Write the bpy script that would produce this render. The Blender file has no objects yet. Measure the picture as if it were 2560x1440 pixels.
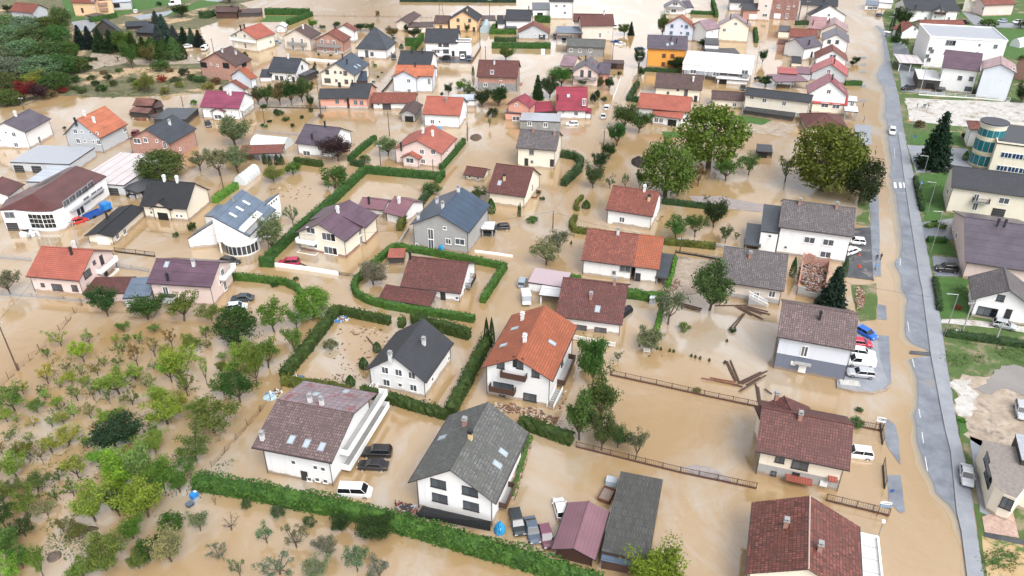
import bpy, math, random
from mathutils import Vector, Matrix, noise
sc = bpy.context.scene
COL = sc.collection
# ---------------------------------------------------------------- camera
F, TH, HC = 2000.0, math.radians(31.0), 83.0          # focal length (px of the 2560 frame), pitch, height in metres
CT, ST = math.cos(TH), math.sin(TH)
cam_d = bpy.data.cameras.new('camera'); cam = bpy.data.objects.new('camera', cam_d); COL.objects.link(cam)
cam.location = (0, 0, HC); cam.rotation_euler = (math.radians(90) - TH, 0, 0)
cam_d.sensor_width = 36; cam_d.lens = F / 2560 * 36; cam_d.clip_end = 5000; cam_d.clip_start = 0.5
sc.camera = cam
# ---------------------------------------------------------------- light
SUN_EL, SUN_ROT = math.radians(52), math.radians(150)
w = bpy.data.worlds.new('World'); sc.world = w; w.use_nodes = True
nt = w.node_tree; bg = nt.nodes['Background']
sky = nt.nodes.new('ShaderNodeTexSky'); sky.sky_type = 'NISHITA'; sky.sun_disc = False
sky.sun_elevation = SUN_EL; sky.sun_rotation = SUN_ROT; sky.dust_density = 4; sky.air_density = 1.0
hs = nt.nodes.new('ShaderNodeHueSaturation'); hs.inputs['Saturation'].default_value = 0.22
nt.links.new(sky.outputs[0], hs.inputs['Color'])
_tc = nt.nodes.new('ShaderNodeTexCoord'); _mp = nt.nodes.new('ShaderNodeMapping'); _mp.inputs['Scale'].default_value = (1, 1, 2.2); nt.links.new(_tc.outputs['Generated'], _mp.inputs[0])
_n = nt.nodes.new('ShaderNodeTexNoise'); _n.inputs['Scale'].default_value = 4.2; _n.inputs['Detail'].default_value = 5; _n.inputs['Distortion'].default_value = .4; nt.links.new(_mp.outputs[0], _n.inputs['Vector'])
_r = nt.nodes.new('ShaderNodeValToRGB'); nt.links.new(_n.outputs['Fac'], _r.inputs[0]); _r.color_ramp.elements[0].position = .36; _r.color_ramp.elements[1].position = .62
_r.color_ramp.elements[0].color = (.35, .36, .4, 1); _r.color_ramp.elements[1].color = (2.5, 2.5, 2.52, 1)
_m = nt.nodes.new('ShaderNodeMix'); _m.data_type = 'RGBA'; _m.blend_type = 'MULTIPLY'; _m.inputs[0].default_value = 1; nt.links.new(hs.outputs[0], _m.inputs[6]); nt.links.new(_r.outputs[0], _m.inputs[7]); nt.links.new(_m.outputs[2], bg.inputs[0])
bg.inputs[1].default_value = 0.15
sd = bpy.data.lights.new('sun', 'SUN'); so = bpy.data.objects.new('sun', sd); COL.objects.link(so)
sd.energy = 0.7; sd.angle = math.radians(25); sd.color = (1, .98, .95)
# sky texture rotation: sun azimuth measured from +Y towards +X
sdir = Vector((math.sin(SUN_ROT) * math.cos(SUN_EL), math.cos(SUN_ROT) * math.cos(SUN_EL), math.sin(SUN_EL)))
so.rotation_euler = sdir.to_track_quat('Z', 'Y').to_euler()
sc.view_settings.view_transform = 'Standard'; sc.view_settings.look = 'None'
sc.view_settings.exposure = 0.44; sc.view_settings.gamma = 1; sc.view_settings.use_curve_mapping = False
sc.cycles.max_bounces = 5; sc.cycles.diffuse_bounces = 2; sc.cycles.glossy_bounces = 3; sc.cycles.transparent_max_bounces = 6
sc.cycles.use_denoising = True
rnd = random.Random(7)
# ---------------------------------------------------------------- pixel <-> world
def ray(u, v):
    dx, dy = (u - 1280) / F, -(v - 720) / F
    return Vector((dx, CT + dy * ST, -ST + dy * CT))
def G(p, z=0.0):
    r = ray(p[0], p[1]); t = (z - HC) / r.z
    return Vector((r.x * t, r.y * t, z))
def kk(v): return ST + (v - 720) / F * CT
def hpm(v): return F / HC * kk(v)                       # pixels per metre across, on the ground at row v
def vpm(v): return hpm(v) * (CT - (v - 720) / F * ST)   # pixels per metre upright
def dpm(v): return hpm(v) * kk(v)                       # pixels per metre in depth
# ---------------------------------------------------------------- materials
MATS = {}
def nodes(name):
    m = bpy.data.materials.new(name); m.use_nodes = True
    return m, m.node_tree.nodes, m.node_tree.links, m.node_tree.nodes['Principled BSDF']
def mixc(N, L, fac, a, b, mode='MIX'):
    n = N.new('ShaderNodeMix'); n.data_type = 'RGBA'; n.blend_type = mode
    for sock, val in ((n.inputs[0], fac), (n.inputs[6], a), (n.inputs[7], b)):
        if hasattr(val, 'links'): L.new(val, sock)
        elif isinstance(val, (int, float)): sock.default_value = val
        else: sock.default_value = (*val[:3], 1)
    return n.outputs[2]
def noi(N, L, scale, detail=4, rough=.6, vec=None, dist=0):
    n = N.new('ShaderNodeTexNoise'); n.inputs['Scale'].default_value = scale
    n.inputs['Detail'].default_value = detail; n.inputs['Roughness'].default_value = rough
    n.inputs['Distortion'].default_value = dist
    if vec is not None: L.new(vec, n.inputs['Vector'])
    return n.outputs['Fac']
def ramp(N, L, fac, a, b, ca=(0, 0, 0), cb=(1, 1, 1)):
    n = N.new('ShaderNodeValToRGB'); L.new(fac, n.inputs[0])
    e = n.color_ramp.elements; e[0].position = a; e[1].position = b
    e[0].color = (*ca, 1); e[1].color = (*cb, 1); return n.outputs[0]
def bump(N, L, h, s, d, bsdf, prev=None):
    n = N.new('ShaderNodeBump'); n.inputs['Strength'].default_value = s; n.inputs['Distance'].default_value = d
    L.new(h, n.inputs['Height'])
    if prev: L.new(prev, n.inputs['Normal'])
    L.new(n.outputs[0], bsdf.inputs['Normal']); return n.outputs[0]
def geo_pos(N): return N.new('ShaderNodeNewGeometry').outputs['Position']
def uvout(N): return N.new('ShaderNodeTexCoord').outputs['UV']
def mapv(N, L, v, sc_):
    m = N.new('ShaderNodeMapping'); m.inputs['Scale'].default_value = sc_; L.new(v, m.inputs[0]); return m.outputs[0]
def shade(c, k): return tuple(min(1, x * k) for x in c)
def tile(c, moss=.25, stain=(.05, .045, .04), rowh=.46, bw=.36, var=.7, rough=.55, patch=None):
    key = ('tile', c, moss, rowh, var, patch); c = shade(c, .86)
    if key in MATS: return MATS[key]
    m, N, L, b = nodes('roof_tiles'); uv = uvout(N)
    br = N.new('ShaderNodeTexBrick'); L.new(uv, br.inputs['Vector']); br.inputs['Scale'].default_value = 1
    br.inputs['Brick Width'].default_value = bw; br.inputs['Row Height'].default_value = rowh
    br.inputs['Mortar Size'].default_value = .05; br.inputs['Mortar Smooth'].default_value = .4; br.offset = .0
    br.inputs['Color1'].default_value = (*shade(c, 1 - var * .55), 1); br.inputs['Color2'].default_value = (*shade(c, 1 + var * .5), 1)
    br.inputs['Mortar'].default_value = (*shade(c, .25), 1)
    n1 = ramp(N, L, noi(N, L, .35, 6, .75, uv), .42, .66)
    col = mixc(N, L, n1, br.outputs[0], shade(c, .55))
    n2 = ramp(N, L, noi(N, L, 1.1, 6, .75, uv), .5, .5 + .25)
    f = N.new('ShaderNodeMath'); f.operation = 'MULTIPLY'; L.new(n2, f.inputs[0]); f.inputs[1].default_value = moss
    col = mixc(N, L, f.outputs[0], col, stain)
    if patch:
        n3 = ramp(N, L, noi(N, L, .5, 4, .7, uv), .55, .6)
        col = mixc(N, L, n3, col, patch)
    L.new(col, b.inputs['Base Color']); b.inputs['Roughness'].default_value = rough
    bump(N, L, br.outputs['Fac'], .5, -.04, b)
    MATS[key] = m; return m
def metal(c, seam=2.1, rows=.38, rough=.33, var=.25, vert=False):
    key = ('metal', c, seam, rows, vert); c = shade(c, .85)
    if key in MATS: return MATS[key]
    m, N, L, b = nodes('metal_roof'); uv = uvout(N)
    sp = N.new('ShaderNodeSeparateXYZ'); L.new(uv, sp.inputs[0])
    def saw(sock, per, wd):
        d = N.new('ShaderNodeMath'); d.operation = 'DIVIDE'; L.new(sock, d.inputs[0]); d.inputs[1].default_value = per
        g = N.new('ShaderNodeMath'); g.operation = 'FRACT'; L.new(d.outputs[0], g.inputs[0])
        h = N.new('ShaderNodeMath'); h.operation = 'LESS_THAN'; L.new(g.outputs[0], h.inputs[0]); h.inputs[1].default_value = wd / per
        return h.outputs[0]
    big = saw(sp.outputs[0 if vert else 1], seam, .2 if vert else .1); small = saw(sp.outputs[1], rows, .07); rib = saw(sp.outputs[0], .22 if not vert else .5, .05)
    n1 = ramp(N, L, noi(N, L, .3, 6, .7, uv), .3, .7)
    col = mixc(N, L, n1, shade(c, 1 - var * 1.3), shade(c, 1 + var))
    def mul(s, k):
        f = N.new('ShaderNodeMath'); f.operation = 'MULTIPLY'; L.new(s, f.inputs[0]); f.inputs[1].default_value = k; return f.outputs[0]
    col = mixc(N, L, mul(small, .45), col, shade(c, .3)); col = mixc(N, L, mul(rib, .25), col, shade(c, .4))
    col = mixc(N, L, mul(big, .75), col, shade(c, .25))
    L.new(col, b.inputs['Base Color']); b.inputs['Roughness'].default_value = rough
    b.inputs['Specular IOR Level'].default_value = .7
    bump(N, L, noi(N, L, 1.5, 3, .5, uv), .12, .06, b)
    MATS[key] = m; return m
def plaster(c, dirt=.3, rough=.85, kind=''):
    key = ('pl', c, dirt, kind)
    if key in MATS: return MATS[key]
    m, N, L, b = nodes('plaster_wall'); uv = uvout(N)
    n1 = ramp(N, L, noi(N, L, .45, 6, .7, uv), .45, .8)
    f = N.new('ShaderNodeMath'); f.operation = 'MULTIPLY'; L.new(n1, f.inputs[0]); f.inputs[1].default_value = dirt
    col = mixc(N, L, f.outputs[0], c, shade(c, .72))
    sp = N.new('ShaderNodeSeparateXYZ'); L.new(geo_pos(N), sp.inputs[0])      # the mud line the flood left on the wall
    ad = N.new('ShaderNodeMath'); ad.operation = 'MULTIPLY_ADD'; L.new(noi(N, L, .9, 4, .6, uv), ad.inputs[0]); ad.inputs[1].default_value = -.9; L.new(sp.outputs[2], ad.inputs[2])
    lm = ramp(N, L, ad.outputs[0], -.12, .12, (.75, .75, .75), (0, 0, 0)); col = mixc(N, L, lm, col, (.30, .21, .13))
    rn = ramp(N, L, noi(N, L, 1.0, 3, .5, mapv(N, L, uv, (2.2, .12, 1))), .56, .8, (0, 0, 0), (.35, .35, .35)); col = mixc(N, L, rn, col, shade(c, .66))
    L.new(col, b.inputs['Base Color']); b.inputs['Roughness'].default_value = rough
    bump(N, L, noi(N, L, 12, 3, .6, uv), .15, .02, b)
    MATS[key] = m; return m
def brick(c, mortar=(.35, .3, .27), bw=.3, rh=.2):
    key = ('br', c, bw)
    if key in MATS: return MATS[key]
    m, N, L, b = nodes('brick_wall'); uv = uvout(N)
    br = N.new('ShaderNodeTexBrick'); L.new(uv, br.inputs['Vector']); br.inputs['Scale'].default_value = 1
    br.inputs['Brick Width'].default_value = bw; br.inputs['Row Height'].default_value = rh; br.inputs['Mortar Size'].default_value = .018
    br.inputs['Color1'].default_value = (*shade(c, .75), 1); br.inputs['Color2'].default_value = (*shade(c, 1.25), 1); br.inputs['Mortar'].default_value = (*mortar, 1)
    n1 = ramp(N, L, noi(N, L, .5, 5, .7, uv), .45, .7)
    f = N.new('ShaderNodeMath'); f.operation = 'MULTIPLY'; L.new(n1, f.inputs[0]); f.inputs[1].default_value = .5
    col = mixc(N, L, f.outputs[0], br.outputs[0], mortar)
    L.new(col, b.inputs['Base Color']); b.inputs['Roughness'].default_value = .9
    MATS[key] = m; return m
def plain(c, rough=.6, metallic=0, spec=.5, var=.15, name='paint'):
    key = ('p', c, rough, metallic)
    if key in MATS: return MATS[key]
    m, N, L, b = nodes(name); tc = N.new('ShaderNodeTexCoord').outputs['Object']
    col = mixc(N, L, noi(N, L, 2.0, 4, .6, tc), shade(c, 1 - var), shade(c, 1 + var))
    L.new(col, b.inputs['Base Color']); b.inputs['Roughness'].default_value = rough
    b.inputs['Metallic'].default_value = metallic; b.inputs['Specular IOR Level'].default_value = spec
    MATS[key] = m; return m
def objcol(name, rough, lum=.25, coat=0, leafy=False):
    key = ('oc', name)
    if key in MATS: return MATS[key]
    m, N, L, b = nodes(name); oi = N.new('ShaderNodeObjectInfo'); gn = N.new('ShaderNodeNewGeometry')
    if leafy:
        pos = gn.outputs['Position']
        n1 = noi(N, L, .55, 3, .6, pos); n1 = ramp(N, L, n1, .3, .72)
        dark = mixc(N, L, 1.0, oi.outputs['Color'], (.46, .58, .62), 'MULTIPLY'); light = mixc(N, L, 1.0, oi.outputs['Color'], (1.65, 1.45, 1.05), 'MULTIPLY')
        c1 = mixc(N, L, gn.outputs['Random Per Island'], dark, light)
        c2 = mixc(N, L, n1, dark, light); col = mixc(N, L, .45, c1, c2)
        b.inputs['Specular IOR Level'].default_value = .25
        if name == 'leaves':
            tr = N.new('ShaderNodeBsdfTranslucent'); L.new(col, tr.inputs[0]); ms = N.new('ShaderNodeMixShader'); ms.inputs[0].default_value = .3
            L.new(b.outputs[0], ms.inputs[1]); L.new(tr.outputs[0], ms.inputs[2]); L.new(ms.outputs[0], N['Material Output'].inputs[0])
    else:
        col = mixc(N, L, .03, oi.outputs['Color'], (.35, .28, .2))
        b.inputs['Coat Weight'].default_value = coat; b.inputs['Coat Roughness'].default_value = .08
    L.new(col, b.inputs['Base Color']); b.inputs['Roughness'].default_value = rough
    MATS[key] = m; return m
def glass_mat():
    if 'glass' in MATS: return MATS['glass']
    m, N, L, b = nodes('window_glass'); oi = N.new('ShaderNodeObjectInfo')
    gn = N.new('ShaderNodeNewGeometry')
    col = mixc(N, L, ramp(N, L, gn.outputs['Random Per Island'], .35, .9), (.008, .009, .011), (.10, .115, .13))
    L.new(col, b.inputs['Base Color'])
    b.inputs['Roughness'].default_value = .07; b.inputs['Specular IOR Level'].default_value = .7
    MATS['glass'] = m; return m
# ---------------------------------------------------------------- mesh builder (world coordinates, converted to the root's frame)
INV = {}
class MB:
    def __init__(s): s.v = []; s.f = []; s.m = []
    def poly(s, pts, m=0):
        n = len(s.v); s.v += [Vector(p) for p in pts]; s.f.append(tuple(range(n, n + len(pts)))); s.m.append(m)
    def hexa(s, b, t, m=0, mt=None):      # bottom ring b, top ring t (counter-clockwise seen from above)
        k = len(b); s.poly(t, m if mt is None else mt); s.poly(b[::-1], m)
        for i in range(k):
            j = (i + 1) % k; s.poly([b[i], b[j], t[j], t[i]], m)
    def box(s, c, X, Y, Z, m=0):          # centre and three half-axis vectors
        c, X, Y, Z = map(Vector, (c, X, Y, Z))
        r = [c - X - Y, c + X - Y, c + X + Y, c - X + Y]
        s.hexa([p - Z for p in r], [p + Z for p in r], m)
    def tube(s, a, b, r0, r1=None, n=6, m=0, cap=True):
        a, b = Vector(a), Vector(b); r1 = r0 if r1 is None else r1; d = (b - a)
        if d.length < 1e-6: return
        q = d.to_track_quat('Z', 'Y'); A = []; B = []
        for i in range(n):
            e = q @ Vector((math.cos(6.2832 * i / n), math.sin(6.2832 * i / n), 0)); A.append(a + e * r0); B.append(b + e * r1)
        for i in range(n):
            j = (i + 1) % n; s.poly([A[i], A[j], B[j], B[i]], m)
        if cap: s.poly(B, m); s.poly(A[::-1], m)
    def build(s, name, mats, root=None, parent=None, smooth=False):
        if not s.v: return None
        inv = INV.get(root.name, Matrix()) if root else Matrix()
        me = bpy.data.meshes.new(name)
        me.from_pydata([inv @ p for p in s.v], [], s.f)
        if not isinstance(mats, (list, tuple)): mats = [mats]
        for x in mats: me.materials.append(x)
        if len(mats) > 1: me.polygons.foreach_set('material_index', s.m)
        uvl = me.uv_layers.new(name='UVMap'); uv = [0.0] * (2 * len(me.loops)); off = root.location if root else Vector()
        for p in me.polygons:
            n = p.normal
            if abs(n.z) > .97: t = Vector((1, 0, 0)); bt = Vector((0, 1, 0))
            else: t = Vector((0, 0, 1)).cross(n).normalized(); bt = n.cross(t)
            for li in p.loop_indices:
                q = me.vertices[me.loops[li].vertex_index].co; uv[2 * li] = q.dot(t) + 50; uv[2 * li + 1] = q.dot(bt) + 50
        uvl.data.foreach_set('uv', uv)
        if smooth: me.polygons.foreach_set('use_smooth', [True] * len(me.polygons))
        o = bpy.data.objects.new(name, me); COL.objects.link(o)
        pr = parent or root
        if pr: o.parent = pr
        return o
PEND = []
def tag(o, label, cat, group=None, kind=None, px=None):
    if label: o['label'] = label
    if cat: o['category'] = cat
    if group: o['group'] = group
    if kind: o['kind'] = kind
    if label: PEND.append((o, label, px if px is not None else 0)); 
    return o
def empty(name, loc, rz=0.0):
    o = bpy.data.objects.new(name, None); COL.objects.link(o); o.location = loc; o.rotation_euler = (0, 0, rz); o.empty_display_size = .5
    INV[o.name] = (Matrix.Translation(loc) @ Matrix.Rotation(rz, 4, 'Z')).inverted(); return o
def struct(name, mb, mat):
    o = mb.build(name, mat); o['kind'] = 'structure'; return o
# ---------------------------------------------------------------- palette
WHITE = plaster((.80, .80, .79), .15); CREAM = plaster((.76, .70, .58), .25); BEIGE = plaster((.66, .58, .50), .3); PINK = plaster((.72, .58, .53), .25)
APRI = plaster((.74, .50, .30), .2); ORANGE = plaster((.75, .33, .06), .15); SALMON = plaster((.66, .33, .25), .25); GREY = plaster((.48, .50, .52), .35)
CONC = plaster((.36, .36, .35), .7); LILAC = plaster((.58, .60, .68), .2); PALE = plaster((.62, .66, .71), .2); SLATE = plaster((.15, .17, .22), .25)
DARKW = plaster((.05, .045, .04), .4); BRICKW = brick((.45, .20, .14)); BRICKR = brick((.24, .08, .06)); BLOCK = brick((.26, .26, .25), (.2, .2, .19), .5, .25)
WOOD = plain((.14, .075, .04), .8, name='wood'); BROWNW = plain((.07, .035, .025), .7, name='dark_wood'); WPAINT = plain((.82, .82, .80), .5, name='white_paint')
GREYP = plain((.3, .3, .31), .5, name='grey_paint'); DARKP = plain((.03, .03, .033), .45, name='dark_paint'); GLASS = glass_mat()
STEEL = plain((.4, .41, .42), .35, .6, name='steel'); RUST = plain((.16, .07, .045), .85, var=.5, name='rust')
BRK2 = brick((.36, .12, .07), (.3, .27, .24), .25, .12)
R = dict(maroon=tile((.17, .058, .048), .4), redt=tile((.30, .09, .06), .5), orangt=tile((.47, .135, .06), .3, var=.25), coral=tile((.52, .15, .10), .04, var=.12),
    red=metal((.48, .06, .055)), crim=metal((.30, .03, .055)), mag=metal((.27, .06, .11)), brown=tile((.14, .085, .075), .25), dkb=tile((.075, .055, .052), .3),
    gtile=tile((.17, .15, .15), .3), mtile=tile((.21, .145, .14), .35), purple=metal((.13, .075, .105)), mauve=metal((.30, .20, .225)), anth=metal((.05, .057, .07)), antht=tile((.055, .06, .07), .1, var=.2),
    blue=metal((.045, .065, .095)), bgrey=metal((.14, .19, .26)), black=tile((.028, .03, .034), .1, var=.3), white=metal((.8, .8, .8), rough=.5, var=.05), rusty=metal((.2, .09, .07), var=.5), moss=tile((.165, .165, .16), .6, (.12, .14, .085), patch=(.085, .09, .075)),
    pal=metal((.55, .6, .66), var=.15), stripe=metal((.66, .60, .59), 2.6, 9, .5, .1, True), flat=plain((.35, .37, .40), .35, var=.3, name='roof_sheet'), corr=tile((.12, .12, .11), .5, rowh=1.2, bw=.18), mv2=metal((.235, .115, .14), 4, .5, .4, .12), dpurple=metal((.11, .09, .115)), maro=metal((.13, .045, .04), 2.6), orange=metal((.5, .16, .08)), pinkr=metal((.42, .25, .25)), dkflat=plain((.05, .052, .058), .4, name='roof_sheet'), mauvep=plain((.42, .33, .35), .5, var=.12, name='roof_sheet'))
R['bluev'] = metal((.045, .075, .12), 2.2, 9, .3, .2, True)
R['felt'] = plain((.23, .20, .18), .8, var=.45, name='roof_felt')
R['clay'] = tile((.215, .07, .05), .55, var=1.0)
R['patchy'] = tile((.34, .27, .29), .1, rowh=1, bw=1, var=.1, patch=(.22, .08, .075))
Wl = dict(W=WHITE, C=CREAM, B=BEIGE, P=PINK, A=APRI, O=ORANGE, S=SALMON, G=GREY, K=CONC, L=LILAC, E=PALE, T=SLATE, D=DARKW, R=BRICKW, Q=BRICKR, X=BLOCK, N=BROWNW)
# ---------------------------------------------------------------- buildings
class Vol: pass
def solve(A, B, Rp, hp, kind, p, Cp=None):
    vb = (A[1] + B[1]) / 2 + hp; ze = hp / vpm(vb - hp * .5); a, b = G(A, ze), G(B, ze); AB = b - a; L_ = AB.length; a1 = math.atan2(AB.y, AB.x)
    if Cp:
        nr = Vector((-AB.y, AB.x, 0)).normalized(); c_ = G(Cp, ze); Dc = (c_ - a).dot(nr); best = (9e9, p)
        for i in range(60):
            q = .12 + i * .02; rr = G(Rp, ze + (Dc / 2 if kind == 'x' else L_ / 2) * q); e_ = abs((rr - a).dot(nr) - (Dc / 2 if kind == 'x' else Dc)); best = min(best, (e_, q))
        p = best[1]
    def sig(vec, v):
        l = vec.length; sx = 1.5 / hpm(v); sy = 1.5 / dpm(v); return math.hypot(vec.y / l * sx, vec.x / l * sy) / l
    if kind == 'y':
        m = (a + b) / 2; r = G(Rp, ze + L_ / 2 * p); e = r - m; e.z = 0; D = e.length; a2 = math.atan2(e.y, e.x) - math.pi / 2; vv = Rp[1] + 20
    else:
        D = 4.0; nrm = Vector((-AB.y, AB.x, 0)).normalized()
        for _ in range(12):
            r = G(Rp, ze + (D * p if kind in 'xhs' else 0)); t = (r - a).dot(AB) / L_ ** 2; base = a if t < .5 else b
            if kind == 'h': base = a + AB * t
            e = r - base; e.z = 0; D = abs(e.dot(nrm)) * .5 + D * .5
        a2 = math.atan2(e.y, e.x) - math.pi / 2; vv = Rp[1] + 10
    w1 = 1 / sig(AB, A[1]) ** 2; w2 = 1 / sig(e, vv) ** 2
    d = (a2 - a1 + math.pi) % (2 * math.pi) - math.pi
    ang = a1 if (abs(d) > .6 or kind == 'h') else a1 + d * w2 / (w1 + w2)
    V = Vol(); V.ze = ze; V.L = L_; V.kind = kind; V.p = p; V.ang = ang
    V.o = (a + b) / 2; V.o.z = 0; V.ux = Vector((math.cos(ang), math.sin(ang), 0)); V.uy = Vector((-math.sin(ang), math.cos(ang), 0))
    if kind == 'y': V.D = max(2, (r - V.o).dot(V.uy))
    elif kind in 'xh': V.D = max(2, 2 * (D if kind == 'h' else abs((r - V.o).dot(V.uy))))
    else: V.D = max(1.2, abs((r - V.o).dot(V.uy)))
    return V
def rz(V, x, y):
    k = V.kind; h = V.L / 2
    if k == 'x': return V.ze + V.p * min(y, V.D - y)
    if k == 'y': return V.ze + V.p * min(x + h, h - x)
    if k == 'h': return V.ze + V.p * min(y, V.D - y, x + h, h - x)
    if k == 's': return V.ze + V.p * y
    return V.ze
def Wp(V, x, y, z): q = V.o + V.ux * x + V.uy * y; return Vector((q.x, q.y, z))
def roof_faces(V):
    h, D = V.L / 2, V.D; k = V.kind
    if k == 'x': return [[(-h, 0), (h, 0), (h, D / 2), (-h, D / 2)], [(-h, D / 2), (h, D / 2), (h, D), (-h, D)]]
    if k == 'y': return [[(-h, 0), (0, 0), (0, D), (-h, D)], [(0, 0), (h, 0), (h, D), (0, D)]]
    if k == 'h':
        if V.L >= D:
            e = D / 2; return [[(-h, 0), (h, 0), (h - e, e), (-h + e, e)], [(h, 0), (h, D), (h - e, e)], [(h, D), (-h, D), (-h + e, e), (h - e, e)], [(-h, D), (-h, 0), (-h + e, e)]]
        return [[(-h, 0), (h, 0), (0, h)], [(h, 0), (h, D), (0, D - h), (0, h)], [(h, D), (-h, D), (0, D - h)], [(-h, D), (-h, 0), (0, h), (0, D - h)]]
    return [[(-h, 0), (h, 0), (h, D), (-h, D)]]
FASC = plain((.045, .035, .035), .5, name='gutter_paint'); FASW = WPAINT
WS = dict(s=(.65, .65), m=(1.15, 1.25), l=(2.1, 1.35), x=(3.2, 1.7), t=(1.0, 2.0), d=(1.05, 2.1), g=(2.7, 2.3), k=(2.6, 1.9), G=(2.9, 2.2), S=(1.0, .55), v=(1.2, 2.4), b=(1.15, 1.25), B=(2.1, 1.35))
MISS = []
def toks(s):
    for t in s.split():
        i = 0
        while not (t[i].isdigit() or t[i] == '-'): i += 1
        yield t[:i], tuple(float(q) for q in t[i:].split(','))
def segs(V):
    if hasattr(V, 'sg'): return V.sg
    h = V.L / 2 - V.oh; D = V.D; o = V.oh; cs = [(-h, o), (h, o), (h, D - o), (-h, D - o)]; V.sg = []
    for i in range(4):
        q, q2 = cs[i], cs[(i + 1) % 4]
        V.sg.append((Wp(V, *q, 0), Wp(V, *q2, 0), (lambda f, q=q, q2=q2: rz(V, q[0] + (q2[0] - q[0]) * f, q[1] + (q2[1] - q[1]) * f))))
    return V.sg
def hitwall(Vs, px, force=None):
    c = Vector((0, 0, HC)); r = ray(*px); best = None
    for vi, V in enumerate(Vs):
        if V.wall is None: continue
        for i, (p0, p1, tf) in enumerate(segs(V)):
            if force is not None and force != (vi, i): continue
            e = (p1 - p0); l = e.length; e /= l; n = Vector((e.y, -e.x, 0))
            dn = r.dot(n)
            if dn >= -1e-4: continue
            t = (p0 - c).dot(n) / dn; P = c + r * t; s = (P - p0).dot(e); top = tf(min(max(s, 0), l) / l)
            pen = max(0, -s, s - l) + max(0, -P.z - .3) + max(0, P.z - top - .2)
            if force is not None: pen = 0
            if pen < 2.6 and (best is None or (pen * 40 if pen > .3 else 0) + t < best[0]): best = ((pen * 40 if pen > .3 else 0) + t, P, e, n, s, l, (vi, i))
    return best
def hitroof(Vs, px):
    c = Vector((0, 0, HC)); r = ray(*px); best = None
    for V in Vs:
        zt = V.ze + V.p * max(V.L, V.D) / 2 + .5; t = (zt - HC) / r.z; t1 = (V.ze - .5 - HC) / r.z
        while t < t1:
            P = c + r * t; q = P - V.o; x, y = q.dot(V.ux), q.dot(V.uy)
            if abs(x) < V.L / 2 and 0 < y < V.D and P.z <= rz(V, x, y):
                e = .05; nx = (rz(V, x - e, y) - rz(V, x + e, y)) / (2 * e); ny = (rz(V, x, y - e) - rz(V, x, y + e)) / (2 * e)
                n = (V.ux * nx + V.uy * ny + Vector((0, 0, 1))).normalized()
                if best is None or t < best[0]: best = (t, P, n, V)
                break
            t += .15
    return best
def add_window(root, Vs, code, px, fr, label=None):
    hw = hitwall(Vs, px)
    if not hw: MISS.append((root.name, code, px)); return
    t, P, e, n, s, l, _ = hw; wd, ht = WS[code]; wd = min(wd, l * .9)
    P = P + e * (min(max(s, wd / 2 + .1), l - wd / 2 - .1) - s)
    P.z = max(P.z, ht / 2 - .3)
    U = Vector((0, 0, 1)); nm = {'d': 'door', 'g': 'garage_door', 'G': 'garage_door', 'k': 'opening'}.get(code, 'window')
    f = MB(); g = MB()
    if nm == 'window':
        f.box(P + n * .03, e * (wd / 2 + .07), n * .06, U * (ht / 2 + .07))
        f.box(P + n * .07 - U * (ht / 2 + .09), e * (wd / 2 + .14), n * .1, U * .035)
        k = 1 if wd < 1 else (2 if wd < 2.6 else 3)
        if code in 'bB': k = 2
        for i in range(k):
            cx = -wd / 2 + wd * (i + .5) / k; g.box(P + n * .06 + e * cx, e * (wd / k / 2 - .05), n * .035, U * (ht / 2 - .05))
        o = f.build(nm, fr if code not in 'bB' else BROWNW, root); g.build('pane', GLASS if code not in 'bB' else plain((.12, .06, .04), .6), root, o)
    else:
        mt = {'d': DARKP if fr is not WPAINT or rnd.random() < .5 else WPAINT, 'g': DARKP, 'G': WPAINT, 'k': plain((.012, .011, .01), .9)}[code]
        f.box(P + n * .02, e * (wd / 2), n * .05, U * ht / 2)
        o = f.build(nm, mt, root)
        if code in 'gG':
            for i in range(1, 4): g.box(P + n * .075 + U * (ht * (i / 4 - .5)), e * (wd / 2 - .05), n * .01, U * .02)
            g.build('panel_joint', GREYP, root, o)
CH = dict(r=BRK2, w=plaster((.7, .7, .68), .3), d=DARKP, g=plaster((.3, .3, .3), .4), y=plaster((.6, .45, .25), .3), h=plaster((.6, .6, .6), .3))
def add_chimney(root, Vs, code, px):
    hr = None; k = 0
    while not hr and k < 26: hr = hitroof(Vs, (px[0], px[1] + k)); k += 2
    if not hr: MISS.append((root.name, 'ch', px)); return
    t, P, n, V = hr; f = MB(); c = MB(); hh = 1.15 if code != 'd' else 1.4; r = .27 if code != 'd' else .19
    f.box(P + Vector((0, 0, hh / 2 - .3)), V.ux * r, V.uy * r, Vector((0, 0, hh / 2 + .3)))
    c.box(P + Vector((0, 0, hh + .06)), V.ux * (r + .1), V.uy * (r + .1), Vector((0, 0, .06)))
    for sx in (-1, 1): c.box(P + V.ux * sx * r * .7 + Vector((0, 0, hh + .25)), V.ux * .06, V.uy * r, Vector((0, 0, .13)))
    c.box(P + Vector((0, 0, hh + .42)), V.ux * (r + .05), V.uy * (r + .05), Vector((0, 0, .04)))
    o = f.build('chimney', CH[code], root); c.build('chimney_cap', CH['w'] if code in 'w' else CH['g'] if code in 'rh' else CH['d'], root, o)
def add_skylight(root, Vs, px):
    hr = hitroof(Vs, px)
    if not hr: MISS.append((root.name, 'sk', px)); return
    t, P, n, V = hr; X = Vector((0, 0, 1)).cross(n)
    X = X.normalized() if X.length > .05 else V.ux; Y = n.cross(X)
    f = MB(); f.box(P + n * .06, X * .48, Y * .72, n * .09); o = f.build('skylight', STEEL, root)
    g = MB(); g.box(P + n * .14, X * .36, Y * .58, n * .025); g.build('pane', plain((.35, .42, .47), .08, name='skylight_glass'), root, o)
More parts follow.
